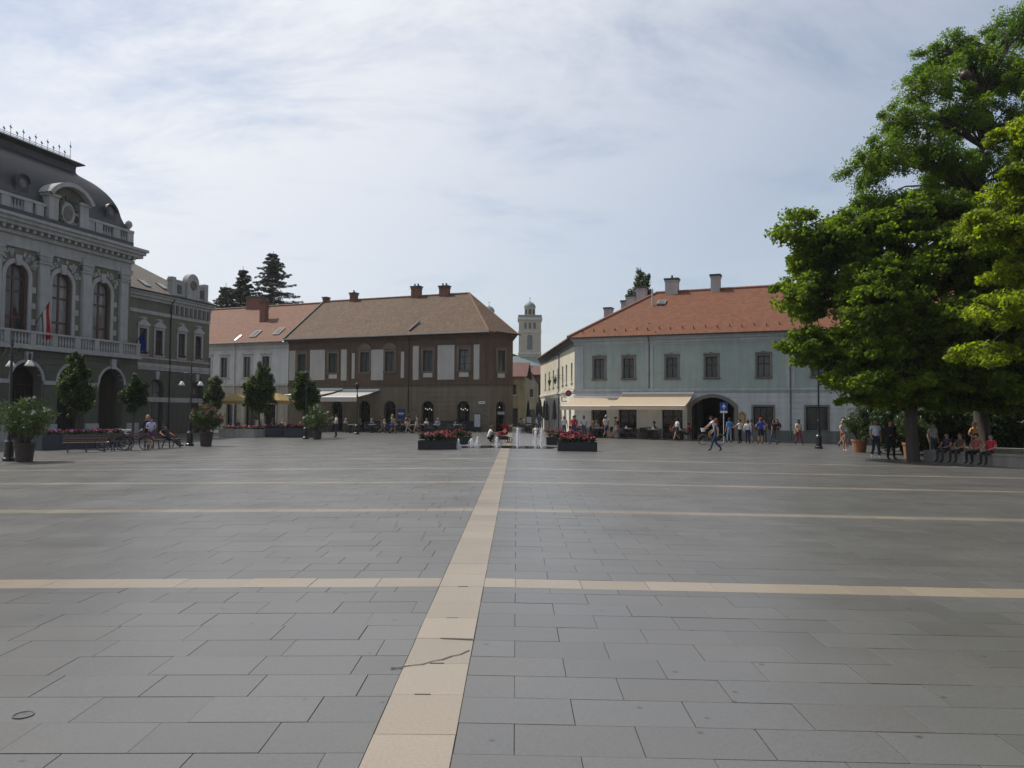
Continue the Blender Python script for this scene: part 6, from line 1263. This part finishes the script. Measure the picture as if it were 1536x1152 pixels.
for q in (6.2, 10.2):
    s_ = empty('wall_lantern', Mm @ (sdv*q - spv*.75 + Vector((0, 0, 4.3))), MRZ); tag(s_, 'black wall lantern on a long bracket on the cream street wall', 'lantern', 'lanterns on the cream street wall')
    h = MB(); h.lathe([(.06, 0), (.16, .4), (.2, .42), (.05, .62), (.02, .75)], 6); h.build('lantern_body', m_black, s_); h = MB(); h.bar((0, 0, .78), (.8, 0, .78), .03); h.bar((0, 0, .78), (0, 0, .6), .02); h.bar((.8, 0, .3), (.25, 0, .78), .02); h.build('bracket', m_black, s_)
# parking-style blue sign with white arrow and notice board by the gateway
s_ = empty('road_sign', (15.0, 53.6, gz(15)), 0); tag(s_, 'blue square road sign with a white arrow on a post by the gateway', 'road sign')
h = MB(); h.tube([(0, 0, 0), (0, 0, 2.75)], .03, 8); h.build('post', m_zinc, s_); h = MB(); h.box(-.27, .27, -.05, -.03, 2.2, 2.74); bd = h.build('board', mat('road_blue', (.02, .07, .33), .4, .08, 4), s_)
h = MB(); h.prism([(-.15, 2.42), (-.03, 2.42), (-.03, 2.28), (.03, 2.28), (.03, 2.42), (.15, 2.42), (0, 2.66)], -.056, -.049); h.build('arrow', m_sign_white, bd); h = MB(); h.box(-.25, .25, -.05, -.03, 2.02, 2.17); h.build('plate', m_sign_white, s_)
s_ = empty('notice_board', Mm @ Vector((12.95, -.05, .9)), MRZ); tag(s_, 'ochre notice board hung on the wall beside the gateway arch', 'notice board'); h = MB(); h.prism([(-.22, 0), (.22, 0), (.22, .9), (0, 1.08), (-.22, .9)], -.07, 0); h.build('board', mat('ochre_board', (.22, .13, .03), .7, .3, 6), s_); h = MB(); h.box(-.16, .16, -.076, -.069, .1, .8); h.build('notice', mat('ochre_notice', (.33, .24, .09), .7, .3, 12), s_)
s_ = empty('advertising_board', (-2.95, 68.9, gz(2.9)), BRZ); tag(s_, 'standing board with a pale poster before the corner of the brown house', 'standing sign'); h = MB(); h.box(-.36, .36, -.03, .03, .3, 1.7); h.box(-.3, -.24, -.2, .2, 0, .3); h.box(.24, .3, -.2, .2, 0, .3); h.build('frame', m_darkmetal, s_); h = MB(); h.box(-.3, .3, -.036, -.029, .5, 1.62); h.build('poster', mat('poster_pale', (.34, .36, .4), .5, .4, 4), s_)
s_ = empty('advertising_board', (1.75, 73.4, 0), .1); tag(s_, 'standing board with a white sheet at the mouth of the narrow street', 'standing sign'); h = MB(); h.box(-.3, .3, -.04, .04, .05, 1.5); h.build('frame', m_darkmetal, s_); h = MB(); h.box(-.24, .24, -.046, -.039, .75, 1.35); h.build('sheet', mat('poster_white', (.55, .55, .55), .5, .1, 4), s_)
# parked van front low board seen in the street
# ledge under the trees
m_ledge = mat_plaster('ledge_stone', (.26, .245, .22), .3)
def ledge(label, pts, hgt=.48, w=.5):
    o = empty('stone_ledge', (pts[0][0], pts[0][1], gz(pts[0][0]))); tag(o, label, 'ledge'); x0, y0 = pts[0]; L_ = math.hypot(pts[1][0]-x0, pts[1][1]-y0); o.rotation_euler = (0, 0, math.atan2(pts[1][1]-y0, pts[1][0]-x0)); n = max(2, int(L_/1.2))
    for i in range(n): h = MB(); a = L_*i/n; b = L_*(i+1)/n-.012; h.box(a, b, 0, w, -.1, hgt-.08); h.box(a-.0, b, -.04, w+.04, hgt-.079, hgt); h.build('stone_block', m_ledge, o)
ledge('low stone ledge under the trees on which people sit', [(18.35, 33.7), (20.9, 28.3)]); ledge('short stone ledge round the foot of the airy tree', [(22.0, 38.4), (26.0, 36.0)])
# coloured balls hung on wires in the trees
def ball(label, x, y, z, rad, col):
    o = empty('hanging_ball', (x, y, z)); tag(o, label, 'lantern ball'); h = MB(); n = 10; h.lathe([(max(.004, rad*math.sin(math.pi*i/n)), -rad*math.cos(math.pi*i/n)) for i in range(n+1)], 16); h.build('ball', mat('ball_'+label[:5], col, .5, .2, 8), o, smooth=True); h = MB(); h.tube([(0, 0, rad), (.05, .02, rad+.9)], .008, 4); h.build('cord', m_black, o)
ball('dark red ball hanging high in the airy tree', 20.0, 33.0, 16.6, .21, (.03, .004, .008)); ball('small grey-violet ball hanging lower in the airy tree', 20.9, 33.0, 13.2, .12, (.03, .028, .035))
# ------------------------------------------------------------------ people
# joints in metres for a 1.72 m figure; x right, y forward, z up
def skeleton(pose, r):
    J = {'pelvis': (0, 0, .94), 'spine': (0, .0, 1.12), 'chest': (0, .0, 1.32), 'neck': (0, -.005, 1.47), 'head': (0, .02, 1.58), 'crown': (0, .005, 1.67)}
    for s, n in ((-1, 'l'), (1, 'r')):
        J['sh_'+n] = (s*.175, -.01, 1.40); J['el_'+n] = (s*.235, -.04, 1.12); J['wr_'+n] = (s*.245, .05, .88); J['ha_'+n] = (s*.24, .07, .79)
        J['hip_'+n] = (s*.085, 0, .90); J['kn_'+n] = (s*.10, .02, .49); J['an_'+n] = (s*.105, -.02, .09); J['to_'+n] = (s*.125, .15, .035)
    def setl(n, kn, an, to): J['kn_'+n], J['an_'+n], J['to_'+n] = kn, an, to
    def seta(n, el, wr, ha): J['el_'+n], J['wr_'+n], J['ha_'+n] = el, wr, ha
    def shift(keys, d):
        for k in keys: J[k] = tuple(a+b for a, b in zip(J[k], d))
    up = ['spine', 'chest', 'neck', 'head', 'crown', 'sh_l', 'sh_r', 'el_l', 'el_r', 'wr_l', 'wr_r', 'ha_l', 'ha_r']
    if pose == 'walk':
        setl('l', (-.09, .17, .50), (-.09, .27, .11), (-.1, .42, .07)); setl('r', (.09, .05, .48), (.09, -.26, .17), (.1, -.14, .04))
        seta('l', (-.24, -.12, 1.13), (-.25, -.12, .88), (-.25, -.08, .8)); seta('r', (.23, .1, 1.13), (.22, .24, .94), (.2, .31, .9))
    elif pose == 'stand2':
        setl('l', (-.13, .05, .49), (-.16, .0, .09), (-.2, .15, .035)); seta('r', (.27, -.06, 1.13), (.14, .12, 1.03), (.08, .17, 1.06))
    elif pose == 'akimbo':
        setl('l', (-.12, .02, .49), (-.15, -.02, .09), (-.18, .14, .035)); seta('r', (.36, -.05, 1.17), (.17, .06, 1.0), (.12, .1, .98)); seta('l', (-.36, -.05, 1.17), (-.17, .06, 1.0), (-.12, .1, .98))
    elif pose == 'hold':
        seta('r', (.24, .0, 1.13), (.1, .22, 1.12), (.04, .27, 1.14)); seta('l', (-.24, .0, 1.13), (-.1, .22, 1.1), (-.04, .27, 1.12))
    elif pose == 'arm':
        seta('l', (-.33, .08, 1.25), (-.42, .22, 1.12), (-.44, .28, 1.1))
    elif pose == 'sit':
        for k in J: J[k] = (J[k][0], J[k][1], J[k][2]-.42)
        for s, n in ((-1, 'l'), (1, 'r')): setl(n, (s*.12, .43, .50), (s*.12, .42, .09), (s*.13, .58, .035)); seta(n, (s*.23, .06, .74), (s*.16, .28, .66), (s*.12, .36, .64))
        shift(up, (0, -.05, 0))
    elif pose == 'lounge':
        for k in J: J[k] = (J[k][0], J[k][1], J[k][2]-.44)
        for s, n in ((-1, 'l'), (1, 'r')): setl(n, (s*.11, .42, .46), (s*.1, .80, .12), (s*.12, .88, .2)); seta(n, (s*.3, -.12, .84), (s*.34, .06, .72), (s*.34, .14, .7))
        for k in up: J[k] = (J[k][0], J[k][1]-.42*(J[k][2]-.5), J[k][2]-.04)
    elif pose == 'squat':
        for k in J: J[k] = (J[k][0], J[k][1], J[k][2]-.64)
        for s, n in ((-1, 'l'), (1, 'r')): setl(n, (s*.16, .36, .50), (s*.12, .12, .09), (s*.14, .28, .035)); seta(n, (s*.24, .18, .60), (s*.12, .42, .55), (s*.07, .48, .55))
        for k in up: J[k] = (J[k][0], J[k][1]+.35*(J[k][2]-.3)-.02, J[k][2]-.02)
    elif pose == 'ride':
        for k in J: J[k] = (J[k][0], J[k][1], J[k][2]+.02)
        J['kn_l'], J['an_l'], J['to_l'] = (-.1, .42, .68), (-.1, .28, .32), (-.12, .44, .30); J['kn_r'], J['an_r'], J['to_r'] = (.1, .32, .55), (.1, .1, .19), (.12, .26, .15)
        for k in up: J[k] = (J[k][0], J[k][1]+.32*(J[k][2]-.95), J[k][2]-.02)
        for s, n in ((-1, 'l'), (1, 'r')): seta(n, (s*.25, .36, 1.18), (s*.25, .52, 1.04), (s*.25, .58, 1.02))
    for k in J:
        J[k] = tuple(c+r.uniform(-.008, .008) for c in J[k])
    return J
BONES = [('pelvis', 'spine'), ('spine', 'chest'), ('chest', 'neck'), ('neck', 'head'), ('head', 'crown')]
for n in 'lr': BONES += [('chest', 'sh_'+n), ('sh_'+n, 'el_'+n), ('el_'+n, 'wr_'+n), ('wr_'+n, 'ha_'+n), ('pelvis', 'hip_'+n), ('hip_'+n, 'kn_'+n), ('kn_'+n, 'an_'+n), ('an_'+n, 'to_'+n)]
RADII = {'pelvis': (.15, .115), 'spine': (.138, .105), 'chest': (.165, .12), 'neck': (.06, .06), 'head': (.088, .105), 'crown': (.07, .082), 'sh': (.072, .072), 'el': (.047, .047), 'wr': (.034, .034), 'ha': (.034, .02), 'hip': (.098, .1), 'kn': (.066, .066), 'an': (.045, .048), 'to': (.042, .033)}
cloth = {}
def cm(col, kind='cloth'):
    k = tuple(round(c, 3) for c in col); 
    if k not in cloth: cloth[k] = mat('%s_%d' % (kind, len(cloth)), col, .85, .15, 9, .1, 60, spec=.2)
    return cloth[k]
SKIN = (.36, .20, .14)
_pending = []
def person(label, x, y, face, height, pose, shirt, trousers, hair, sleeves='short', legs='long', shoes=(.03, .03, .03), build=1.0, hairlen='short', seat_z=0.0, cap=None, skirt=None, bag=None, skin=SKIN, zoff=None):
    """face: heading in degrees, 0 looks up the square (+Y), 180 towards the camera"""
    r = random.Random(label); J = skeleton(pose, r); k = height/1.72
    names = list(J); me = bpy.data.meshes.new('body_skel'); me.from_pydata([tuple(c*k for c in J[n]) for n in names], [(names.index(a), names.index(b)) for a, b in BONES], [])
    root = empty('person', (x, y, (gz(x) if zoff is None else zoff)+seat_z), R(face)); tag(root, label, 'person')
    tmp = bpy.data.objects.new('tmp_body', me); COL.objects.link(tmp); md = tmp.modifiers.new('skin', 'SKIN'); md.use_smooth_shade = True; md.branch_smoothing = .4
    for i, n in enumerate(names):
        rr_ = RADII[n.split('_')[0]]; bw = build if n.split('_')[0] in ('pelvis', 'spine', 'chest', 'hip') else 1+.5*(build-1)
        me.skin_vertices[0].data[i].radius = (rr_[0]*k*bw, rr_[1]*k*bw); me.skin_vertices[0].data[i].use_root = (n == 'pelvis')
    sb = tmp.modifiers.new('sub', 'SUBSURF'); sb.levels = 1; sb.render_levels = 1
    _pending.append((tmp, root, J, k, dict(shirt=shirt, trousers=trousers, hair=hair, sleeves=sleeves, legs=legs, shoes=shoes, hairlen=hairlen, cap=cap, skirt=skirt, bag=bag, skin=skin, pose=pose, r=r)))
    return root
def seg_d(p, a, b):
    ab = b-a; t = max(0, min(1, (p-a).dot(ab)/max(ab.length_squared, 1e-9))); return (p-(a+ab*t)).length, t
def finish_people():
    bpy.context.view_layer.update(); dg = bpy.context.evaluated_depsgraph_get()
    for tmp, root, J, k, c in _pending:
        me = bpy.data.meshes.new_from_object(tmp.evaluated_get(dg)); me.name = 'body'; me.materials.clear()
        for col in (c['skin'], c['shirt'], c['trousers'], c['shoes']): me.materials.append(cm(col))
        V = {n: Vector(J[n])*k for n in J}; bl = [(a, b, V[a], V[b]) for a, b in BONES]
        mis = []
        for p in me.polygons:
            q = p.center; best = min(bl, key=lambda e: seg_d(q, e[2], e[3])[0]-RADII[e[0].split('_')[0]][0]*k*.6); t = seg_d(q, best[2], best[3])[1]; a, b = best[0].split('_')[0], best[1].split('_')[0]
            if b in ('head', 'crown'): m = 0
            elif b == 'neck': m = 0 if t > .72 else 1
            elif b in ('chest', 'sh'): m = 1
            elif b == 'spine': m = 1 if t > .1 else 2
            elif b == 'el': m = 1 if (c['sleeves'] == 'long' or (c['sleeves'] == 'short' and t < .62)) else 0
            elif b == 'wr': m = 1 if c['sleeves'] == 'long' else 0
            elif b == 'ha': m = 0
            elif b in ('hip',): m = 2
            elif b == 'kn': m = 2 if (c['legs'] == 'long' or t < (.85 if c['legs'] == 'knee' else .5)) else 0
            elif b == 'an': m = (2 if c['legs'] == 'long' else 0) if t < .88 else 3
            else: m = 3
            mis.append(m)
        me.polygons.foreach_set('material_index', mis)
        # fingers and nose, rooted inside the hand and head
        bm = bmesh.new(); bm.from_mesh(me)
        def spike(a, b, ra, rb, mi=0):
            a, b = Vector(a), Vector(b); d = (b-a).normalized(); u = d.orthogonal().normalized(); w = d.cross(u); vs = [bm.verts.new(p) for p in [a+u*ra, a+w*ra, a-u*ra, a-w*ra, b+u*rb, b+w*rb, b-u*rb, b-w*rb]]
            for f in ((0, 1, 5, 4), (1, 2, 6, 5), (2, 3, 7, 6), (3, 0, 4, 7), (4, 5, 6, 7)): fc = bm.faces.new([vs[i] for i in f]); fc.material_index = mi; fc.smooth = True
        for n in 'lr':
            wv, hv = V['wr_'+n], V['ha_'+n]; d = (hv-wv).normalized(); s = -1 if n == 'l' else 1; side_ = Vector((0, 1, 0)) if abs(d.y) < .7 else Vector((s, 0, 0)); side_ = (side_-d*side_.dot(d)).normalized()
            for i, l in enumerate((.065, .08, .085, .075)):
                o_ = side_*(.024-.016*i)*k; mid = hv+o_+d*l*.55*k; curl = Vector((-s*.012, .004, 0))*k; spike(hv+o_-d*.02*k, mid, .0095*k, .0085*k); spike(mid, mid+d*l*.45*k+curl, .0085*k, .006*k)
            spike(wv.lerp(hv, .55)+side_*.02*k, hv+side_*.055*k+d*.012*k, .011*k, .008*k)
        hd = V['head']; spike(hd+Vector((0, .085, -.005))*k, hd+Vector((0, .125, -.03))*k, .014*k, .012*k)
        for s in (-1, 1): spike(hd+Vector((s*.07, 0, -.01))*k, hd+Vector((s*.1, -.012, .012))*k, .022*k, .012*k)
        bm.to_mesh(me); bm.free()
        bo = inst('body', me, root)
        bpy.data.objects.remove(tmp)
        # hair as a shell over the skull, open at the face
        h = MB(); nu, nv = 14, 8; hr = Vector((.097, .118, .125))*k; c0 = hd+Vector((0, -.006, .022))*k; vs, fs = [], []
        low = {'short': .62, 'bun': .62, 'long': .95, 'bald': .25}[c['hairlen']]*math.pi
        for j in range(nv+1):
            for i in range(nu):
                a = 2*math.pi*i/nu; fr = max(0, math.sin(a)); lim = low*(1-.52*fr); ph = lim*j/nv; ex = 1.0 if ph < math.pi*.55 else 1.0-.15*(ph/math.pi-.55)
                z = math.cos(ph)*hr.z if ph < math.pi*.6 else math.cos(math.pi*.6)*hr.z-(ph-math.pi*.6)*.21*k; sn = math.sin(min(ph, math.pi*.55)); vs.append(c0+Vector((hr.x*sn*math.cos(a)*ex, hr.y*sn*math.sin(a)*ex-(0.02*k if z < -.04 else 0), z)))
        for j in range(nv):
            for i in range(nu): i2 = (i+1) % nu; fs.append((j*nu+i, (j+1)*nu+i, (j+1)*nu+i2, j*nu+i2))
        h.add(vs, fs)
        if c['hairlen'] == 'bun': h.lathe([(max(.004, .05*k*math.sin(math.pi*i/6)), -.05*k*math.cos(math.pi*i/6)) for i in range(7)], 8, tuple(hd+Vector((0, -.12, .06))*k))
        h.build('hair', cm(c['hair']), root, smooth=True)
        if c['cap']:
            h = MB(); h.lathe([(.108*k*math.cos(R(a)), .1*k*math.sin(R(a))) for a in (0, 25, 50, 70, 88)], 12, tuple(hd+Vector((0, 0, .06))*k), sy=1.15); h.box(-.075*k, .075*k, .09*k, .2*k, 0, .012*k); h.v = [tuple(Vector(v)+(hd+Vector((0, 0, .06))*k if i >= len(h.v)-8 else Vector())) for i, v in enumerate(h.v)]; h.build('cap', cm(c['cap']), root)
        if c['skirt']:
            pz = V['pelvis']; kz = V['kn_l'].z; h = MB(); h.lathe([(.225*k, kz+.06), (.2*k, (pz.z+kz)/2), (.165*k, pz.z+.02), (.14*k, pz.z+.12*k)], 12, (pz.x, pz.y+.02, 0), sy=.8); h.build('skirt', cm(c['skirt']), root, smooth=True)
        if c['bag']:
            h = MB(); p = V['pelvis']+Vector((.2, -.04, -.02))*k; h.box(p.x-.05, p.x+.06, p.y-.14, p.y+.14, p.z-.16, p.z+.1); h.bar(p+Vector((0, -.1, .1)), V['sh_l']+Vector((.03, -.03, .05)), .02); h.build('bag', cm(c['bag']), root)
    _pending.clear()
WHITE, NAVY, BLK, JEAN, BLUE, RED = (.60, .60, .60), (.02, .025, .06), (.014, .014, .015), (.05, .08, .15), (.03, .10, .38), (.35, .03, .03)
DKH, BRH, BLH, RDH, GRH = (.015, .012, .01), (.06, .035, .02), (.36, .25, .12), (.14, .05, .025), (.28, .27, .26)
person('woman with long auburn hair walking alone in dark violet top and jeans', 10.62, 38.75, 70, 1.68, 'walk', (.075, .06, .10), (.03, .05, .11), RDH, 'short', 'long', BLK, hairlen='long')
person('cyclist in a white shirt riding past the gateway', CYC[0]+.2, CYC[1], 86, 1.72, 'ride', WHITE, (.16, .13, .10), DKH, 'short', 'knee', seat_z=.06)
person('man in a bright blue shirt and pale jeans standing by the road sign', 15.05, 52.3, 10, 1.70, 'stand2', (.05, .20, .50), (.17, .24, .32), DKH, 'short')
person('man in white shirt and black trousers holding his arm out in the group', 15.35, 50.9, 40, 1.62, 'arm', WHITE, BLK, DKH, 'short')
person('man in white shirt and dark blue trousers in the middle of the group', 15.95, 51.2, -20, 1.58, 'stand', WHITE, NAVY, DKH, 'long')
person('person in grey top and blue shorts behind the white shirts', 16.4, 51.9, 15, 1.62, 'stand', (.22, .21, .20), (.10, .16, .3), BRH, 'short', 'knee')
person('man in royal blue shirt, dark shorts and a red cap', 16.75, 51.0, 5, 1.72, 'akimbo', (.025, .07, .33), (.02, .02, .03), BRH, 'short', 'knee', build=1.12, cap=(.36, .04, .03))
person('person in pale pinkish top by the shop window beside the red cap', 17.6, 52.9, 170, 1.6, 'stand', (.35, .28, .28), (.06, .06, .07), BRH, 'short')
person('slim person in black top and blue jeans walking to the shop window', 17.15, 49.6, 20, 1.62, 'walk', (.025, .025, .035), JEAN, BRH, 'short')
person('broad man in dark jacket and khaki trousers by the mint wall', 18.6, 53.2, 175, 1.66, 'hold', (.03, .035, .04), (.16, .14, .09), DKH, 'long', build=1.2)
person('woman with dark hair in a flowery top and crimson trousers', 18.85, 49.9, 190, 1.68, 'walk', (.5, .42, .34), (.20, .03, .055), DKH, 'short', hairlen='long', bag=(.2, .12, .06))
person('woman in white top and dark skirt walking near the gateway', 11.7, 53.3, 95, 1.64, 'walk', WHITE, (.03, .03, .04), DKH, 'short', 'short', skirt=(.03, .03, .045), hairlen='long')
person('man in pale grey shirt and shorts strolling past the cream awning', 7.15, 56.5, 200, 1.72, 'walk', (.42, .42, .45), (.05, .05, .09), GRH, 'short', 'knee')
person('woman in white shorts striding beside the man in pale grey', 7.9, 56.9, 250, 1.6, 'walk', (.14, .12, .10), (.5, .5, .5), BRH, 'none', 'short', hairlen='bun')
person('man in light blue shirt and jeans standing at the awning corner', 4.95, 57.9, 185, 1.66, 'stand', (.30, .36, .50), JEAN, DKH, 'short'); person('man in white-blue shirt and jeans beside him at the awning corner', 5.65, 58.0, 165, 1.64, 'stand2', (.46, .50, .60), JEAN, DKH, 'short')
person('woman in white top and blue jeans near the crimson planters', 4.0, 55.4, 200, 1.62, 'stand', (.55, .50, .46), JEAN, (.25, .1, .04), 'none', hairlen='long'); person('person in a red jacket next to the woman by the crimson planters', 4.75, 56.4, 160, 1.62, 'stand2', RED, (.06, .06, .1), DKH, 'long')
person('child in white and purple crouching at the fountain', 1.68, 43.9, 150, 1.1, 'walk', WHITE, (.10, .05, .10), BRH, 'short', 'knee', shoes=(.2, .15, .1)); person('man in dark blue top walking in the street mouth behind the child', 2.35, 60.8, 200, 1.72, 'walk', (.035, .09, .17), (.05, .05, .06), BRH, 'short')
person('woman in white top and black trousers squatting at the fountain', -1.1, 45.1, -75, 1.66, 'squat', (.56, .56, .58), BLK, (.12, .06, .03), 'short', hairlen='bun')
person('blonde woman in a blue skirt walking before the brown house', -10.1, 65.8, 250, 1.66, 'walk', (.30, .28, .2), (.03, .05, .2), BLH, 'none', 'short', skirt=(.03, .06, .25), hairlen='long'); person('person in dark top and beige trousers beside the blonde woman', -11.05, 66.2, 260, 1.62, 'walk', (.05, .045, .045), (.17, .14, .12), BRH, 'short')
person('woman in brown top and pale trousers walking past the blue board', -8.65, 65.6, 90, 1.66, 'walk', (.12, .06, .045), (.28, .25, .23), BRH, 'none', hairlen='long'); person('woman in a pale dress walking with the one in brown', -8.0, 66.0, 85, 1.62, 'walk', (.32, .26, .22), (.30, .25, .22), BRH, 'short', 'short', skirt=(.3, .25, .22))
person('person all in black standing by the leaning bicycles', -19.2, 41.0, 30, 1.74, 'stand', (.02, .022, .024), (.018, .018, .02), BLH, 'long', build=1.1); person('person in a light blue top and purple shorts standing at the bench', -18.05, 39.0, 200, 1.62, 'hold', (.34, .40, .62), (.13, .03, .10), DKH, 'short', 'short')
person('person in black lounging on the bench with legs stretched out', -17.62, 40.0, 252, 1.74, 'lounge', (.03, .028, .03), (.02, .02, .022), DKH, 'short', 'long')
person('waiter in white shirt and dark trousers behind the white oleander', -12.75, 56.6, 120, 1.72, 'hold', WHITE, (.04, .03, .06), DKH, 'short')
person('man in white T-shirt and dark trousers walking with the one in black', 16.68, 34.6, 170, 1.80, 'walk', (.52, .53, .60), (.025, .03, .045), BRH, 'short', shoes=(.55, .55, .55)); person('person all in black walking beside the white T-shirt', 17.2, 34.3, 185, 1.78, 'stand2', (.016, .018, .018), BLK, BRH, 'long', build=1.1)
person('woman in a pale top and red shorts by the loose oleander', 21.0, 48.3, 200, 1.64, 'walk', (.45, .40, .3), (.22, .06, .05), BLH, 'short', 'short'); person('small child with white shoes beside the terracotta tub', 18.6, 42.3, 160, 1.05, 'walk', (.25, .2, .18), (.35, .18, .12), BRH, 'short', 'knee', shoes=(.6, .6, .6))
for (lx, lab, sh, tr_, hr_) in ((.95, 'person in dark blue sitting at the near end of the ledge', (.035, .035, .06), (.05, .05, .06), DKH), (1.55, 'person in brown sitting on the ledge under the trees', (.10, .07, .05), (.04, .04, .04), BRH), (2.25, 'person in faded red sitting on the ledge', (.26, .08, .07), BLK, DKH), (2.85, 'person in a bright red top at the far end of the sitting row', (.38, .025, .05), (.03, .03, .03), DKH)):
    a = math.atan2(-5.4, 2.55); person(lab, 18.35+lx*math.cos(a)-.16*math.sin(a), 33.7+lx*math.sin(a)+.16*math.cos(a), 180+math.degrees(a), 1.68, 'sit', sh, tr_, hr_, 'short', seat_z=.02)
person('person in a sunlit orange shirt standing behind the ledge sitters', 22.3, 36.6, 200, 1.74, 'stand2', (.55, .28, .12), (.06, .06, .06), BRH, 'short')
person('person in a white top standing in the shade behind the ledge', 19.9, 35.8, 190, 1.7, 'stand', (.35, .35, .34), (.05, .05, .06), BRH, 'short')
# guests on some of the café chairs
cols = [((.30, .30, .34), 'grey'), ((.05, .07, .16), 'navy'), ((.06, .16, .10), 'green'), ((.5, .5, .5), 'white'), ((.28, .05, .05), 'red'), ((.10, .09, .09), 'charcoal'), ((.18, .22, .36), 'pale blue'), ((.25, .17, .1), 'tan')]
rs = random.Random(12); seen = {}
for (q, b, key) in SEATS:
    if rs.random() < (.33 if 'brown' in key else .30):
        col, nm = cols[rs.randrange(len(cols))]; lab = 'guest in a %s top sitting at the café tables %s' % (nm, key)
        o = person(lab, q.x, q.y, math.degrees(b)+180, rs.uniform(1.6, 1.75), 'sit', col, (.04, .04, .05), [DKH, BRH, BLH, GRH][rs.randrange(4)], 'short', seat_z=.01, hairlen='long' if rs.random() < .4 else 'short'); o['group'] = 'café guests in %s tops %s' % (nm, key)
finish_people()

# ------------------------------------------------------------------ summer haze in the air
mb = MB(); mb.box(-3200, 3200, -320, 4200, -3.2, 62)
hz_m = bpy.data.materials.new('haze_air'); hz_m.use_nodes = True; t = hz_m.node_tree; t.nodes.clear()
o_ = N(t, 'ShaderNodeOutputMaterial'); pv = N(t, 'ShaderNodeVolumePrincipled'); pv.inputs['Color'].default_value = (.88, .90, .93, 1); pv.inputs['Density'].default_value = 0.0002; pv.inputs['Anisotropy'].default_value = 0.3
L(t, pv.outputs[0], o_.inputs['Volume']); hz_o = mb.build('haze', hz_m); hz_o['kind'] = 'stuff'
